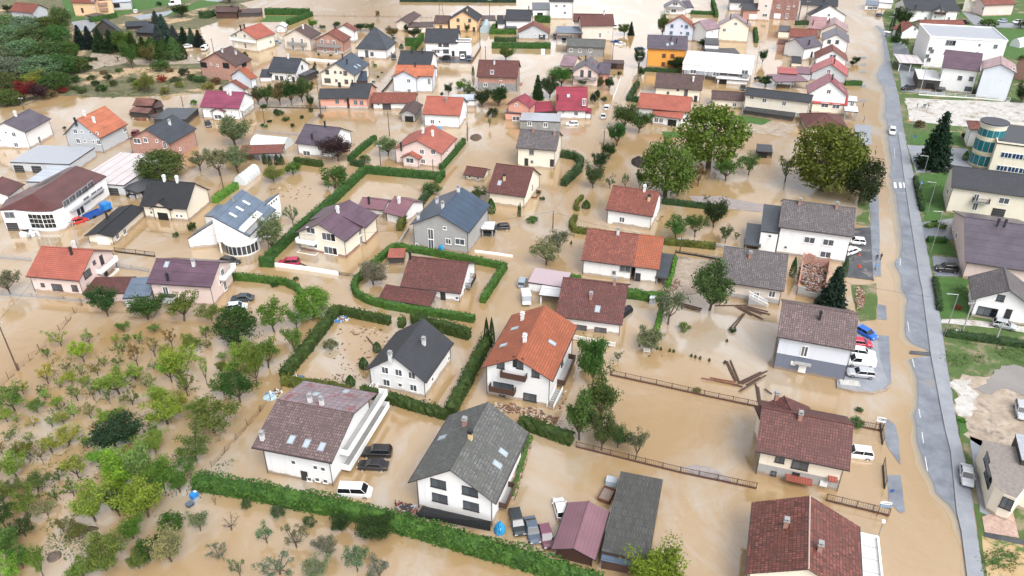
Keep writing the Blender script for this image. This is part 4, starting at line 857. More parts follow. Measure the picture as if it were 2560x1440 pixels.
H('apricot house with dark gable roof and low side wing, top centre', [((1120,51),(1195,53),(1170,14),26,'y',.6,'A','black'),((1083,59),(1123,59),(1127,40),17,'x',.4,'A','brown'),((1204,51),(1240,51),(1238,38),18,'f',0,'B','brown')], 'm1145,50 m1174,51 m1146,67 d1185,74 m1102,67', 'y1168,28', frame=BROWNW)
H('white house with dark blue roof and low left wing, top centre', [((1262,51),(1328,52),(1331,22),22,'x',.55,'W','antht'),((1241,59),(1265,59),(1266,39),14,'x',.5,'W','antht'),((1262,70),(1292,71),(1291,56),8,'f',0,'D','dkflat')], '', 'r1260,47 d1322,26')
H('modern white house with blue black roof and asphalt forecourt', [((1060,107),(1145,108),(1148,71),35,'x',.55,'W','antht'),((1140,104),(1177,105),(1179,98),38,'f',0,'W','dkflat',{'par':1}),((1079,124),(1172,125),(1172,118),18,'f',0,'W','dkflat')], 'm1100,112 l1115,112 l1115,128 s1089,129 s1096,129 d1133,134 g1157,135', frame=DARKP)
H('white house with anthracite roof and dark dormer left of the cream house', [((668,179),(739,184),(754,146),24,'x',.6,'W','anth'),((649,192),(678,193),(684,172),14,'s',.4,'W','anth'),((744,187),(764,189),(774,174),20,'f',0,'D','anth')], 'm692,194 m704,195 d734,199 m755,168', 'w721,146', frame=DARKP)
H('large cream house with dark blue gable roof and arched door', [((800,182),(884,191),(877,130),32,'y',.58,'C','blue'),((880,202),(918,203),(915,176),14,'s',.4,'N','blue')], 'm818,180 s838,180 s852,181 m863,183 l819,201 s841,201 m866,204 d849,214', 'd868,160 d857,148', '889,168 897,164', frame=BROWNW, plinth=('G',.6))
H('long salmon bungalow with dark grey roof', [((795,246),(869,247),(872,221),26,'x',.5,'S','antht'),((866,245),(921,246),(931,210),28,'x',.55,'S','antht')], 'm843,254 s864,252 m889,256 m904,257', 'd882,214', frame=GREYP, plinth=('G',.8))
H('low white outbuilding with mottled red tile roof next to the salmon bungalow', [((928,259),(1040,257),(1044,233),17,'x',.5,'W','redt')], 's946,261 g967,268', cat='outbuilding', name='outbuilding')
H('grey timber garage with wooden gable and brown roof', [((998,284),(1040,286),(1036,250),21,'y',.5,'K','brown')], 'k1023,298', cat='garage', name='garage')
H('pale blue house with bright orange roof and front gable', [((985,190),(1083,191),(1087,164),40,'x',.5,'E','orange'),((979,192),(1042,197),(1020,165),38,'y',.5,'E','orange')], 'm1022,202 m1023,227 t1073,204', 'd1038,168')
H('tall white house with dark blue tiled roof behind the pale blue house', [((991,165),(1077,165),(1087,132),50,'x',.5,'W','antht')], 'm1090,172 t1089,206', 'd1030,134 d1056,134')
H('white bungalow with coral red roof and small brick chimney', [((1055,286),(1151,289),(1162,246),32,'x',.55,'W','coral')], 'm1081,304 s1099,304 t1164,285', 'r1116,256')
H('low shed with pale blue sheet roof behind the coral bungalow', [((1128,250),(1190,252),(1189,235),16,'f',0,'W','pal')], cat='shed', name='shed')
H('half plastered brick house with dark red roof, second row centre', [((1191,191),(1294,195),(1298,151),34,'x',.6,'R','maroon',{'split':.55,'sw':'X'})], 'm1214,212 m1256,215 s1252,199 m1230,180', 'h1236,160', balc=[((1298,212),(1306,200),1.0,BRK2)])
H('white bungalow with brown metal roof beside the white polytunnel', [((734,360),(832,365),(862,325),30,'x',.5,'W','dpurple')], 'l767,383', 'd781,350 d813,318', balc=[((846,372),(864,356),1.2,GREYP)])
H('open shed with faded red sheet roof in front of the polytunnel', [((597,381),(700,386),(706,360),22,'f',0,'','redt')], cat='shed', name='open_shed')
# --- top centre right
H('white house with garage wing cut by the top edge', [((1372,4),(1434,4),(1436,-22),42,'x',.4,'W','antht'),((1335,27),(1373,22),(1371,6),19,'f',0,'W','anth')], 'm1391,15 m1411,15 m1412,32 k1350,37')
H('beige house under two brown tile roofs by the white flood lake', [((1454,67),(1535,62),(1537,33),38,'x',.65,'B','maroon'),((1432,54),(1515,54),(1521,22),30,'x',.6,'B','maroon')], 't1500,88 s1520,80', 'h1510,26')
H('steel blue flat carport on orange pillars', [((1390,82),(1457,83),(1456,66),24,'f',0,'','bgrey',{'pm':CH['r']})], cat='carport', name='carport')
H('small grey bungalow with red and brown roof behind a hedge', [((1294,82),(1374,84),(1336,51),16,'y',.5,'G','redt')], 's1338,88 s1354,89 g1355,98')
H('derelict concrete block hut with patchy slate roof', [((1415,116),(1513,119),(1515,99),24,'x',.25,'X','moss')], 'm1428,125 m1450,126 m1476,126', cat='derelict house', name='derelict_house')
H('long mauve roofed house with pink gable and balcony', [((1398,164),(1436,166),(1447,143),20,'x',.5,'B','mauve'),((1495,184),(1525,185),(1528,158),30,'x',.5,'S','dpurple'),((1430,179),(1497,186),(1476,141),34,'y',.6,'P','dpurple')], 't1455,183 t1474,184 k1424,180 s1503,206', 'r1487,158 d1464,152', balc=[((1435,196),(1490,200),1.0,DARKP,None,1.0,True)], frame=DARKP)
H('long dark brown shed behind the pink gabled house', [((1508,158),(1561,159),(1560,150),15,'f',0,'N','brown')], 'k1533,164', cat='shed', name='shed')
H('crimson roofed white house with tall dark chimney pipe', [((1389,275),(1469,279),(1468,216),22,'x',.6,'W','crim'),((1463,282),(1478,283),(1479,270),16,'s',.4,'W','crim')], 's1408,280 m1440,284 t1465,255', 'd1394,250', '1421,240')
H('crimson gabled cottage with orange walls left of the crimson roofed white house', [((1266,262),(1325,270),(1312,233),36,'y',.55,'S','crim'),((1330,277),(1386,281),(1372,252),12,'x',.4,'','crim'),((1262,282),(1313,284),(1322,268),20,'f',0,'S','dpurple')], 'l1290,296 s1290,262', 'r1328,250')
H('small stone hut with flat grey felt roof', [((1299,300),(1400,305),(1403,284),25,'f',0,'X','flat')], 'm1324,309 m1364,312', cat='hut', name='stone_hut')
H('tall off white house with brown grey tile roof and narrow doors', [((1289,369),(1391,377),(1401,330),47,'x',.55,'C','gtile')], 'm1329,381 d1316,405 s1330,404 d1385,408', 'r1333,330 r1386,338', frame=GREYP)
H('large modern white house on pillars with white curved roof', [((1706,158),(1883,171),(1888,138),38,'f',0,'W','white',{'zb':3.2,'posts':1,'wf':1,'pm':STEEL}),((1790,196),(1872,202),(1872,186),14,'f',0,'W','white',{'oh':.5})], 'l1790,185 s1765,182 l1733,179 l1862,180 k1807,206', balc=[((1856,190),(1872,186),1.0,STEEL)])
H('bright orange house with dark brown metal roof', [((1617,122),(1719,124),(1722,93),45,'x',.5,'O','dpurple')], 'b1660,139 b1681,140 b1658,160', 'd1691,108 d1677,102', '1669,112 1680,110')
H('lilac house with orange roof and blue framed windows', [((1661,63),(1735,72),(1701,34),33,'y',.65,'L','orangt')], 'm1680,65 s1705,65 m1716,67 m1678,82 s1703,82 m1719,84', 'r1728,60', frame=plain((.12,.3,.45),.5))
H('white house with glazed balcony gable cut by the top edge', [((1660,19),(1718,21),(1690,-6),18,'y',.6,'W','dpurple'),((1715,20),(1735,19),(1724,0),14,'s',.4,'W','dpurple')], 'l1688,10 l1684,27', balc=[((1664,21),(1712,22),1.1,STEEL)])
H('white house with mauve roof and side wing, right of the lilac house', [((1797,62),(1876,69),(1838,32),38,'y',.6,'C','mauve'),((1766,76),(1802,70),(1815,42),35,'x',.55,'W','mauve')], 'm1839,60 m1811,75 s1780,80', 'd1826,46 d1868,60')
H('small white garage with dark roof below the mauve roofed house', [((1763,112),(1797,111),(1796,95),18,'f',0,'W','dkflat')], cat='garage', name='garage')
H('dark roof of a low shed behind the white curved roof', [((1768,132),(1850,134),(1836,120),8,'f',0,'D','dkflat')], cat='shed', name='shed')
H('white house with dark roof cut by the top edge, right of centre', [((1824,6),(1884,6),(1886,-12),22,'x',.5,'W','antht')], 'm1850,16')
H('brick garage building with white door and dark roof', [((1856,24),(1900,26),(1898,8),25,'x',.4,'R','dkflat')], 'G1881,42 d1893,42', cat='garage', name='garage')
H('pale pink tall house beside the red brick block', [((1898,-8),(1932,-6),(1934,-26),55,'f',0,'P','redt')], 'm1915,15 l1912,38')
H('dark red brick block with white garage doors, top right of centre', [((1933,-8),(2001,-4),(2004,-26),52,'f',0,'Q','redt')], 'm1946,16 G1943,40 t1967,40 m1971,19 s1985,15')
H('cream house with broad dark brown roof', [((1636,217),(1755,227),(1757,187),30,'x',.5,'C','brown')], 'd1739,247 t1715,232 s1695,224 s1670,232', 'w1733,203', frame=BROWNW)
H('white bungalow with coral roof and recessed porch', [((1592,269),(1724,281),(1731,243),34,'x',.5,'W','coral'),((1629,286),(1704,299),(1712,268),24,'x',.45,'W','coral')], 'm1613,291 m1641,300 m1653,301 k1680,307 m1707,300')
H('low cream house with brown roof right of the white pillar house', [((1778,248),(1862,252),(1865,232),20,'x',.4,'C','brown')], 'm1836,262')
H('long two storey cream house with dark grey roof', [((1860,237),(2028,257),(2034,238),42,'x',.35,'C','antht')], 'm1911,251 m1960,259 s1994,285 m1880,243')
H('black open woodshed leaning on the long cream house', [((1858,275),(1984,293),(1990,278),14,'f',0,'D','antht')], cat='shed', name='woodshed')
# --- top right: the houses along the left of the road
H('beige house with wide dark roof at the top of the road', [((2001,11),(2095,16),(2098,-4),40,'x',.5,'B','antht')], 'm2040,30', 'd2060,5')
H('white gabled house with dark grey roof, second down the road', [((2028,41),(2114,38),(2075,7),22,'y',.55,'W','anth')], 'm2072,38')
H('dusty pink roofed house with low left wing', [((2050,77),(2119,79),(2090,42),22,'y',.55,'B','pinkr'),((2020,71),(2062,73),(2070,46),22,'x',.5,'B','pinkr')], '', 'd2032,62 d2072,56')
H('white house with dark purple gable roof and left wing', [((2055,101),(2123,107),(2091,67),28,'y',.55,'W','dpurple'),((2011,122),(2058,113),(2060,84),30,'x',.5,'W','dpurple')], 'm2073,104 m2093,105 d2029,136', 'd2022,112', frame=DARKP)
H('old outbuilding with mottled terracotta roof and pink walls', [((1974,92),(2044,94),(2046,76),40,'x',.5,'P','redt')], cat='outbuilding', name='outbuilding')
H('small cream shed with grey roof behind the terracotta outbuilding', [((1946,78),(1976,79),(1978,65),18,'f',0,'C','anth')], cat='shed', name='shed')
H('low brown brick sheds left of the terracotta outbuilding', [((1943,108),(1970,110),(1972,99),20,'f',0,'R','redt'),((1970,120),(2012,122),(2012,110),12,'f',0,'P','brown')], cat='shed', name='shed')
H('narrow white house with mottled red brown roof', [((2039,149),(2118,150),(2085,110),20,'y',.6,'W','redt')], 'l2082,141')
H('grey gabled house with bright red metal roof', [((2027,184),(2119,189),(2085,141),20,'y',.6,'G','red'),((1992,185),(2027,184),(2029,168),18,'f',0,'G','mv2')], 'm2072,178', 'd2085,160')
H('open red roofed carport beside the bright red house', [((1939,204),(2022,203),(1996,184),20,'f',0,'','mv2'),((1948,185),(1991,183),(1991,170),22,'f',0,'','red')], cat='carport', name='carport')
H('white house with crimson gable and lower coral porch roof by the road', [((2021,237),(2119,239),(2078,182),44,'y',.75,'W','crim'),((2031,258),(2119,263),(2120,239),24,'s',.45,'C','red')], 'm2072,229 l2062,263 l2090,266', 'd2080,200', '2100,214 2105,222')
H('white glazed conservatory on the roadside of the coral porch', [((2120,252),(2143,254),(2143,241),20,'f',0,'E','white'),((2112,278),(2146,280),(2144,266),22,'f',0,'','white')], 't2130,262', cat='conservatory', name='conservatory')
H('dark maroon hipped roof house partly hidden by a walnut tree', [((2015,318),(2122,323),(2100,284),16,'h',.4,'C','maroon')], 's2116,324')
H('small grey hut by the narrow white house', [((1979,156),(2004,158),(2003,141),12,'f',0,'C','antht')], cat='hut', name='hut')
# --- right of the road
H('long white house with black roofs in the far right row', [((2269,27),(2396,26),(2395,3),30,'x',.4,'W','antht'),((2332,30),(2368,30),(2350,8),30,'y',.5,'W','antht')], 's2306,29 m2314,46 m2372,46 t2352,28 s2338,42', 'd2288,22', balc=[((2335,34),(2364,34),1.0,BROWNW)])
H('cream balcony house with red roof cut by the top edge, far right', [((2413,-3),(2452,0),(2456,-18),32,'f',0,'C','redt')], 'd2422,14 m2440,2', balc=[((2428,2),(2450,4),1.2,plaster((.76,.70,.58),.25)),((2432,20),(2450,22),1.2,plaster((.76,.70,.58),.25))])
H('pale pink house with brown red roof in the top right corner', [((2462,13),(2541,10),(2545,-10),28,'x',.5,'P','redt')], 'm2460,22 d2500,30')
H('small white cottage with red brown roof by the big conifer row', [((2255,80),(2306,77),(2285,50),20,'y',.6,'W','redt')], 'm2287,73 s2293,88')
H('long terracotta roof behind the big white flat roofed building', [((2308,71),(2415,69),(2412,53),18,'x',.4,'C','redt')], cat='outbuilding', name='outbuilding')
H('big white flat roofed office building with glass corner', [((2331,97),(2513,98),(2490,70),72,'f',0,'W','flat',{'par':1,'wf':1})], 'x2377,107 m2489,116 s2449,112 s2443,133 m2326,122 m2318,140 m2330,128 m2322,149', frame=GREYP, cat='office building', name='office_building')
H('white pergola terrace with slatted roof beside the office building', [((2250,158),(2308,159),(2293,138),22,'f',0,'','stripe',{'pm':WPAINT})], cat='pergola', name='pergola')
H('small red canopy shed behind the white pergola', [((2284,120),(2303,122),(2294,95),12,'f',0,'','coral')], cat='shed', name='canopy_shed')
H('white house with purple metal roof and small paired windows', [((2355,170),(2449,176),(2470,141),56,'x',.4,'W','purple')], 'm2400,195 m2428,197 l2421,222', frame=DARKP)
H('black glazed cafe annex with flat white roof', [((2297,199),(2352,201),(2342,176),26,'f',0,'D','white')], 'k2325,215', cat='annex', name='annex')
H('tall pale gable house with dusty pink roof behind the white fence', [((2455,172),(2542,184),(2500,139),68,'y',.45,'E','pinkr')], 's2535,172', balc=[((2540,200),(2545,186),1.0)])
H('brick walled house cut by the right edge beside the pale gable', [((2542,150),(2600,165),(2570,120),44,'y',.5,'R','anth')], '')
H('white house with flat grey roof wing and black tiled roof by the front lawn', [((2378,468),(2600,497),(2383,414),62,'x',.5,'C','antht'),((2480,492),(2541,498),(2541,470),46,'f',0,'A','dkflat',{'oh':.05})], 'l2510,502 g2495,533 t2440,495 t2438,515 m2370,480', balc=[((2430,500),(2472,505),1.2,DARKP,None,1.0,True)])
H('large house under a long dark purple metal roof', [((2413,655),(2600,682),(2412,542),42,'x',.33,'P','dpurple')], 's2384,570 m2392,590', 'd2492,566 d2510,568')
H('white gabled house with weathered grey roof, lower right', [((2432,749),(2592,776),(2512,668),44,'y',.6,'W','gtile',{'oh':.8})], 'm2502,745 x2468,779 d2520,785', frame=DARKP)
H('small white house with terracotta hipped roof beside the glass tower', [((2424,322),(2470,327),(2450,302),45,'h',.4,'W','redt')], '')
# --- middle left
H('grey flat roofed warehouse with red fascia on the left', [((25,404),(172,411),(236,368),26,'f',0,'G','flat')], 'g50,428 g95,432', cat='warehouse', name='warehouse')
H('warehouse with pale pink striped roof behind the maroon roofed shop', [((188,452),(306,465),(415,388),28,'f',0,'G','stripe')], 'g285,482', cat='warehouse', name='warehouse')
H('low workshop with pale blue sheet roof, left of the striped warehouse', [((62,456),(132,452),(186,414),18,'f',0,'G','pal')], cat='workshop', name='workshop')
H('dark open lean-to full of scrap beside the striped warehouse', [((297,471),(352,478),(372,446),22,'f',0,'','dkflat')], cat='shed', name='open_shed')
H('maroon roofed hall cut by the left edge', [((-62,480),(5,498),(-5,441),26,'y',.4,'W','maro')], cat='hall', name='hall')
H('yellow cream house with black tile roof and front gable', [((350,513),(466,524),(486,456),32,'x',.75,'C','black'),((375,521),(424,527),(416,490),28,'y',.7,'C','black')], 's379,531 k408,541 s443,539 s454,540', 'w412,447 w444,455', plinth=('G',.4))
H('low cream garage with black tile roof and dark chimney pipe', [((214,587),(278,595),(328,511),22,'y',.42,'C','black',{'C':(349,520)})], 'G258,602 m293,591 m311,579', 'd268,545', cat='garage', name='garage')
H('pink house with coral tile roof and two side balconies', [((64,691),(198,702),(234,626),40,'x',.55,'P','coral'),((211,728),(305,738),(332,691),25,'f',0,'P','maroon',{'posts':1}),((308,742),(372,744),(392,690),26,'f',0,'G','bgrey')], 's107,712 l143,718 m187,720 l218,684 s235,656 d254,650 d264,682', 'd180,638 w187,618', balc=[((242,684),(284,650),1.1),((262,702),(290,688),1.1)], frame=BROWNW)
H('white house with purple metal roof and side balcony by the orchard', [((366,707),(527,718),(548,655),50,'x',.5,'P','purple')], 't415,728 s452,744 s480,744 m555,680 s550,706 t562,714 m450,762', 'd421,703 h485,665', '417,662', balc=[((548,700),(576,672),1.3)])
# --- centre
H('cream house with big purple tile roof and brick red recesses inside the long green hedge', [((739,581),(862,605),(873,499),42,'y',.5,'C','purple'),((775,549),(912,571),(872,500),42,'y',.44,'C','purple',{'C':(946,538)})], 'l777,576 x822,592 l783,611 x827,626 t899,577 t902,600', 'w845,532', balc=[((748,600),(792,606),1.3),((754,632),(798,637),1.6)], plinth=('Q',.45))
H('low white garage wing under mauve metal roof behind the purple roofed house', [((956,532),(1010,541),(1040,506),22,'x',.45,'W','mv2'),((895,516),(957,528),(967,500),18,'x',.4,'W','mv2')], 'G982,556', 'w998,508 d923,510', cat='garage', name='garage')
H('large grey rendered house with dark blue metal roof and arched carport', [((1030,557),(1168,586),(1150,468),55,'y',.5,'K','bluev'),((1060,560),(1112,572),(1112,520),48,'y',.5,'K','bluev')], 'v1077,585 v1078,611 s1038,612 m1121,603 s1112,570 l1150,604', 'h1146,480 h1093,508 h1107,520 h1046,548')
H('white canopy carport beside the grey house with blue roof', [((1203,571),(1233,576),(1237,554),22,'f',0,'','white')], cat='carport', name='carport')
H('cream house with brown red tile roof and flowered side balcony', [((1216,481),(1314,492),(1337,422),30,'x',.65,'C','maroon')], 't1330,470', 'y1261,450', '1249,458', balc=[((1328,500),(1340,470),1.3,RUST)])
H('tiny cream garden shed with brown tile roof', [((1157,437),(1211,443),(1221,423),13,'x',.5,'C','maroon')], 's1174,442 s1195,446', cat='shed', name='garden_shed')
H('pale pink house with coral hipped gables behind the square hedge', [((983,373),(1105,386),(1081,312),36,'y',.5,'P','coral',{'C':(1135,345)}),((1001,395),(1048,399),(1038,370),24,'y',.5,'P','coral')], 'm1055,379 m1083,380 m1058,403 l1025,401 s1118,378', 'w1058,334 w1082,340 d1003,372')
H('white house with old brown tile roof and low tiled lean-to inside the rounded hedge', [((1000,715),(1152,734),(1172,657),25,'x',.55,'W','maroon'),((947,744),(1074,768),(1088,730),12,'s',.3,'','maroon')], 'd1108,748 s1144,745 m1160,728', 'd1026,648', balc=[((1163,718),(1176,695),1.2,DARKP,None,1.0,True)])
H('small black box shed with coral lid in the hedge corner', [((969,642),(1009,646),(1012,620),20,'f',0,'D','coral')], cat='shed', name='garden_shed')
H('plain white house with dark grey tile roof and pale chimneys inside the thuja hedge', [((912,928),(1066,954),(1064,797),42,'y',.55,'W','antht',{'C':(1141,855)})], 'm963,925 m997,931 m1030,938 m967,956 s1001,962 m1034,969 s1080,948 s1121,896', 'h1060,862 h976,898', balc=[((934,966),(946,968),2.2)])
H('tall white house with rusty orange tile roof and brown balconies', [((1205,917),(1380,955),(1360,763),68,'y',.65,'W','orangt',{'oh':.7,'C':(1441,816)})], 'm1339,934 l1325,993 d1290,905 t1300,908 m1252,912 l1250,965 l1268,968 t1256,990 m1405,905', 'w1306,800 w1312,855', '1287,822 1259,864 1380,858', frame=DARKP, balc=[((1256,932),(1318,941),1.2,BROWNW),((1228,966),(1290,976),1.3,BROWNW),((1226,1000),(1288,1010),1.4,BROWNW),((1392,960),(1420,900),1.3,BROWNW)])
H('white house with dark red mottled tile roof and window flower boxes', [((1392,783),(1553,820),(1554,706),30,'x',.55,'W','maroon'),((1319,706),(1412,717),(1430,682),26,'f',0,'W','mauvep')], 'l1452,822 l1501,830', 'r1477,748 r1536,712', '1494,773', frame=BROWNW)
H('white flat canopy on posts next to the dark red mottled roof', [((1348,736),(1403,744),(1410,714),24,'f',0,'','white',{'pm':WPAINT})], cat='canopy', name='canopy')
H('plain white house with brown tile roof inside the olive hedge', [((1513,524),(1633,541),(1652,482),35,'x',.6,'W','redt')], 'm1555,549 d1521,555 s1640,545', 'w1611,478 y1622,502')
H('white house with half maroon, half orange tile roof', [((1582,666),(1648,674),(1661,594),38,'x',.6,'W','orangt'),((1452,650),(1584,666),(1599,587),38,'x',.6,'W','redt'),((1638,692),(1668,697),(1684,636),18,'f',0,'','anth')], 's1535,681 l1565,671 d1588,693', 'h1545,586', frame=GREYP)
H('grey tile roofed house on a stone terrace with white stair railing', [((1796,704),(1961,726),(1975,639),40,'x',.5,'B','gtile')], 't1890,742 m1930,735', 'r1874,645', plinth=('K',1.2))
H('large white house with grey brown tile roof and blue lean-tos', [((1946,567),(2135,592),(2141,521),66,'x',.5,'W','gtile'),((1902,578),(1948,582),(1953,515),52,'f',0,'W','anth'),((1861,612),(1902,616),(1907,562),20,'f',0,'','anth')], 'l2024,600 l2071,606 l2064,636 s1964,618 s1925,590', 'r1998,512 r2091,522', plinth=('G',.6))
r_u, V_u = H('two tone grey house with brown tile roof beside the parked cars', [((1942,841),(2138,876),(2147,786),80,'x',.5,'E','mtile',{'split':.48,'sw':'T'})], 't2011,878', 'd2048,800', balc=[((1988,902),(2028,908),.9,CONC,CONC,.05)])
r_t, V_t = H('house with dark red tile roof and grey lower floor, lower right', [((1889,1127),(2125,1176),(2135,1063),62,'x',.55,'C','maroon',{'split':.42,'sw':'K','oh':.8}),((1903,1052),(2036,1046),(1970,990),62,'y',.5,'C','maroon'),((2030,1066),(2132,1086),(2036,1042),18,'f',0,'N','brown')], 'm1950,1147 l2000,1163 s1934,1183 d1985,1206', 'r1940,1000 r1999,1050', frame=DARKP)
H('big red clay tile roof in the bottom right corner', [((1864,1434),(2158,1508),(2025,1239),60,'y',.5,'C','clay',{'cap':plaster((.45,.33,.28),.4)})], '', 'r1963,1318 r2048,1378')
H('flat white roofed annex beside the big red clay tile roof', [((2152,1470),(2210,1480),(2197,1345),30,'f',0,'W','white',{'par':1})], cat='annex', name='annex')
H('three storey white house with brown tile roof and two long white balconies', [((632,1114),(827,1161),(876,1031),72,'x',.55,'W','mtile',{'oh':1.1,'C':(971,985),'rk2':'patchy'})], 's734,1155 s789,1168 s808,1172 d764,1202 s774,1197 s794,1198 s814,1202', 'h776,1006 h805,1013 h657,1100', '729,1100 767,1110 805,1118 790,987 865,980', frame=WPAINT, balc=[((848,1135),(950,1012),1.5,WPAINT,CONC),((852,1172),(955,1045),1.5,WPAINT,CONC)], plinth=('K',.35))
H('white house with mossy grey tile roof behind the long green hedge', [((1022,1205),(1238,1261),(1219,1004),68,'y',.55,'W','moss',{'oh':.9,'C':(1325,1083)})], 'l1096,1209 l1100,1245 l1175,1228 l1178,1265', 'r1162,1065 y1176,1098', '1106,1095 1257,1132 1242,1162', frame=DARKP, balc=[((1246,1268),(1270,1245),1.1,BROWNW)])
H('long shed with dark corrugated roof, bottom centre', [((1503,1380),(1622,1400),(1660,1199),32,'f',0,'N','corr'),((1502,1402),(1608,1420),(1618,1396),22,'f',0,'N','bgrey')], '', 'w1643,1290', cat='shed', name='long_shed')
H('mauve metal roofed barn beside the long corrugated shed', [((1380,1371),(1487,1402),(1470,1252),26,'y',.4,'N','mv2')], cat='barn', name='barn')

def wallpart(root, Vs, nm, px, wd, ht, dep, m, dz=0):
    hw = hitwall(Vs, px)
    if not hw: return
    P, e, n = hw[1], hw[2], hw[3]; mb = MB(); mb.box(P + n * dep / 2 + Vector((0, 0, dz)), e * wd / 2, n * dep / 2, Vector((0, 0, ht / 2))); return mb.build(nm, m, root)
P1 = G((529.4,540.3),8.9); P2 = G((622.5,590.3),4.2); P4 = G((604.4,473.6),8.9); DV = P4 - P1; DV.z = 0; P3 = P2 + DV * .97; P4 = P1 + DV; NX = (P2 - P1); NX.z = 0; NX.normalize(); DN = DV.normalized()
A1 = G((470.4,596),2.5); B1 = G((532,556),5.8); A2 = G((495.4,553.5),3.2); B2 = G((529,556),4.6)
r_, Vs = freehouse('modern white house with blue grey slanted roofs and open corner pillars', [([P1, P2, P3, P4], None, 'W', 'bgrey', {'zb': 2.7}), ([A1, B1, B1 + DN * 4.5, A1 + DN * 4.5], None, 'W', 'bgrey'), ([A2 + DN * 3, B2 + DN * 3, B2 + DN * 9, A2 + DN * 9], None, 'W', 'bgrey'),
  ([G((654.4,518),5.5), G((696.8,483.3),6.2), G((696.8,483.3),6.2) - NX * 2.6 - Vector((0,0,1.2)), G((654.4,518),5.5) - NX * 2.6 - Vector((0,0,1.2))], None, 'W', 'bgrey'), ([P1 + DN * 5 + NX * .2 - Vector((0,0,6)), P2 + DN * 5 - NX * .2 - Vector((0,0,1.3)), P3 - NX * .2 - Vector((0,0,1.3)), P4 + NX * .2 - Vector((0,0,6))], None, 'W', 'bgrey')], 's672,513 s678,508 s684,503 s690,498')
U = Vector((0, 0, 1)); sl = (P2 - P1).normalized(); nr_ = sl.cross(DN); nr_ = nr_ if nr_.z > 0 else -nr_
W_ = (P2 - P1).length
for f in (.27, .5, .73): mb = MB(); mb.box(P1 + sl * W_ * .34 + DN * DV.length * f + nr_ * .12, sl * .85, DN * .3, nr_ * .06); mb.build('skylight', WPAINT, r_)
mb = MB(); mb.box(P1 + sl * W_ * .78 + DN * DV.length * .32 + nr_ * .35, sl * .7, DN * DV.length * .3, nr_ * .3); mb.build('terrace_parapet', WPAINT, r_)
mb = MB(); mb.box(P1 + sl * W_ * .93 + DN * DV.length * .32 + nr_ * .06, sl * .55, DN * DV.length * .28, nr_ * .03); mb.build('terrace_floor', GREYP, r_)
for q in (P1 + NX * .3 + DN * .3, P2 - NX * .3 + DN * .3): mb = MB(); mb.tube((q.x, q.y, -.5), (q.x, q.y, 2.75), .22, n=10); mb.build('pillar', WPAINT, r_)
mb = MB(); q = P1 + DN * DV.length * .62 + NX * .5; mb.tube(q - U, q + U * .9, .35, n=10); mb.build('chimney', STEEL, r_)
BAYC = P1 + (P2 - P1) * .56 + DN * 2.4; BAYC.z = 0
freehouse('flat roofed cream framed building with pink tiled yard at the lower right edge', [([(2458,1101,4.4),(2487,1216,4.4),(2511,1233,4.4),(2541,1245,4.4),(2566,1212,4.4),(2640,1235,4.4),(2640,1140,4.4),(2545,1120,4.4)], None, 'C', 'felt', {'fm': CREAM}), ([(2540,1085,5.4),(2556,1150,5.4),(2640,1165,5.4),(2640,1100,5.4)], None, 'D', 'flat')], 'x2472,1190 x2525,1262 l2468,1150', frame=DARKP)

wallpart(r_t, V_t, 'door_canopy', (1998,1192), 3.6, .22, 1.3, R['coral']); wallpart(r_t, V_t, 'meter_box', (2059,1208), 1.0, .8, .25, WPAINT); wallpart(r_t, V_t, 'side_awning', (2082,1192), 1.2, .25, 1.0, R['coral'])
wallpart(r_u, V_u, 'entrance_step', (1996,940), 3.2, .5, 1.2, CONC, -.1); wallpart(r_u, V_u, 'wall_plate', (1983,908), .8, .8, .06, WPAINT); wallpart(r_u, V_u, 'door_panel', (2006,919), 1.2, 2.0, .12, WPAINT)
# ================================================================ vehicles
PAINT = objcol('car_paint', .3, coat=.25); CG = plain((.012, .014, .017), .06, name='car_glass'); TYRE = plain((.015, .015, .015), .8, name='rubber'); RIM = plain((.45, .45, .46), .3, .8, name='rim')
HL = plain((.7, .72, .75), .1, name='headlight_glass'); TLM = plain((.35, .01, .01), .2, name='tail_light_glass')
CT_ = {  # length, width, belt, roof height, bonnet height, glasshouse base x (rear, front), roof x (rear, front)
 'sedan': (4.6, 1.78, .92, 1.43, .86, (-1.75, 1.05), (-1.0, .3)), 'hatch': (4.0, 1.74, .95, 1.5, .88, (-1.9, 1.0), (-1.5, .3)), 'estate': (4.6, 1.8, .93, 1.5, .88, (-2.2, 1.0), (-1.9, .35)),
 'suv': (4.6, 1.88, 1.08, 1.72, 1.02, (-2.2, 1.05), (-1.85, .45)), 'van': (4.9, 1.92, 1.15, 1.95, 1.08, (-2.38, 1.75), (-2.3, 1.05)), 'kombi': (4.8, 1.92, 1.15, 1.95, 1.08, (-2.33, 1.75), (-2.2, 1.05)), 'bigvan': (5.8, 2.05, 1.4, 2.6, 1.25, (-2.85, 2.1), (-2.8, 1.6))}
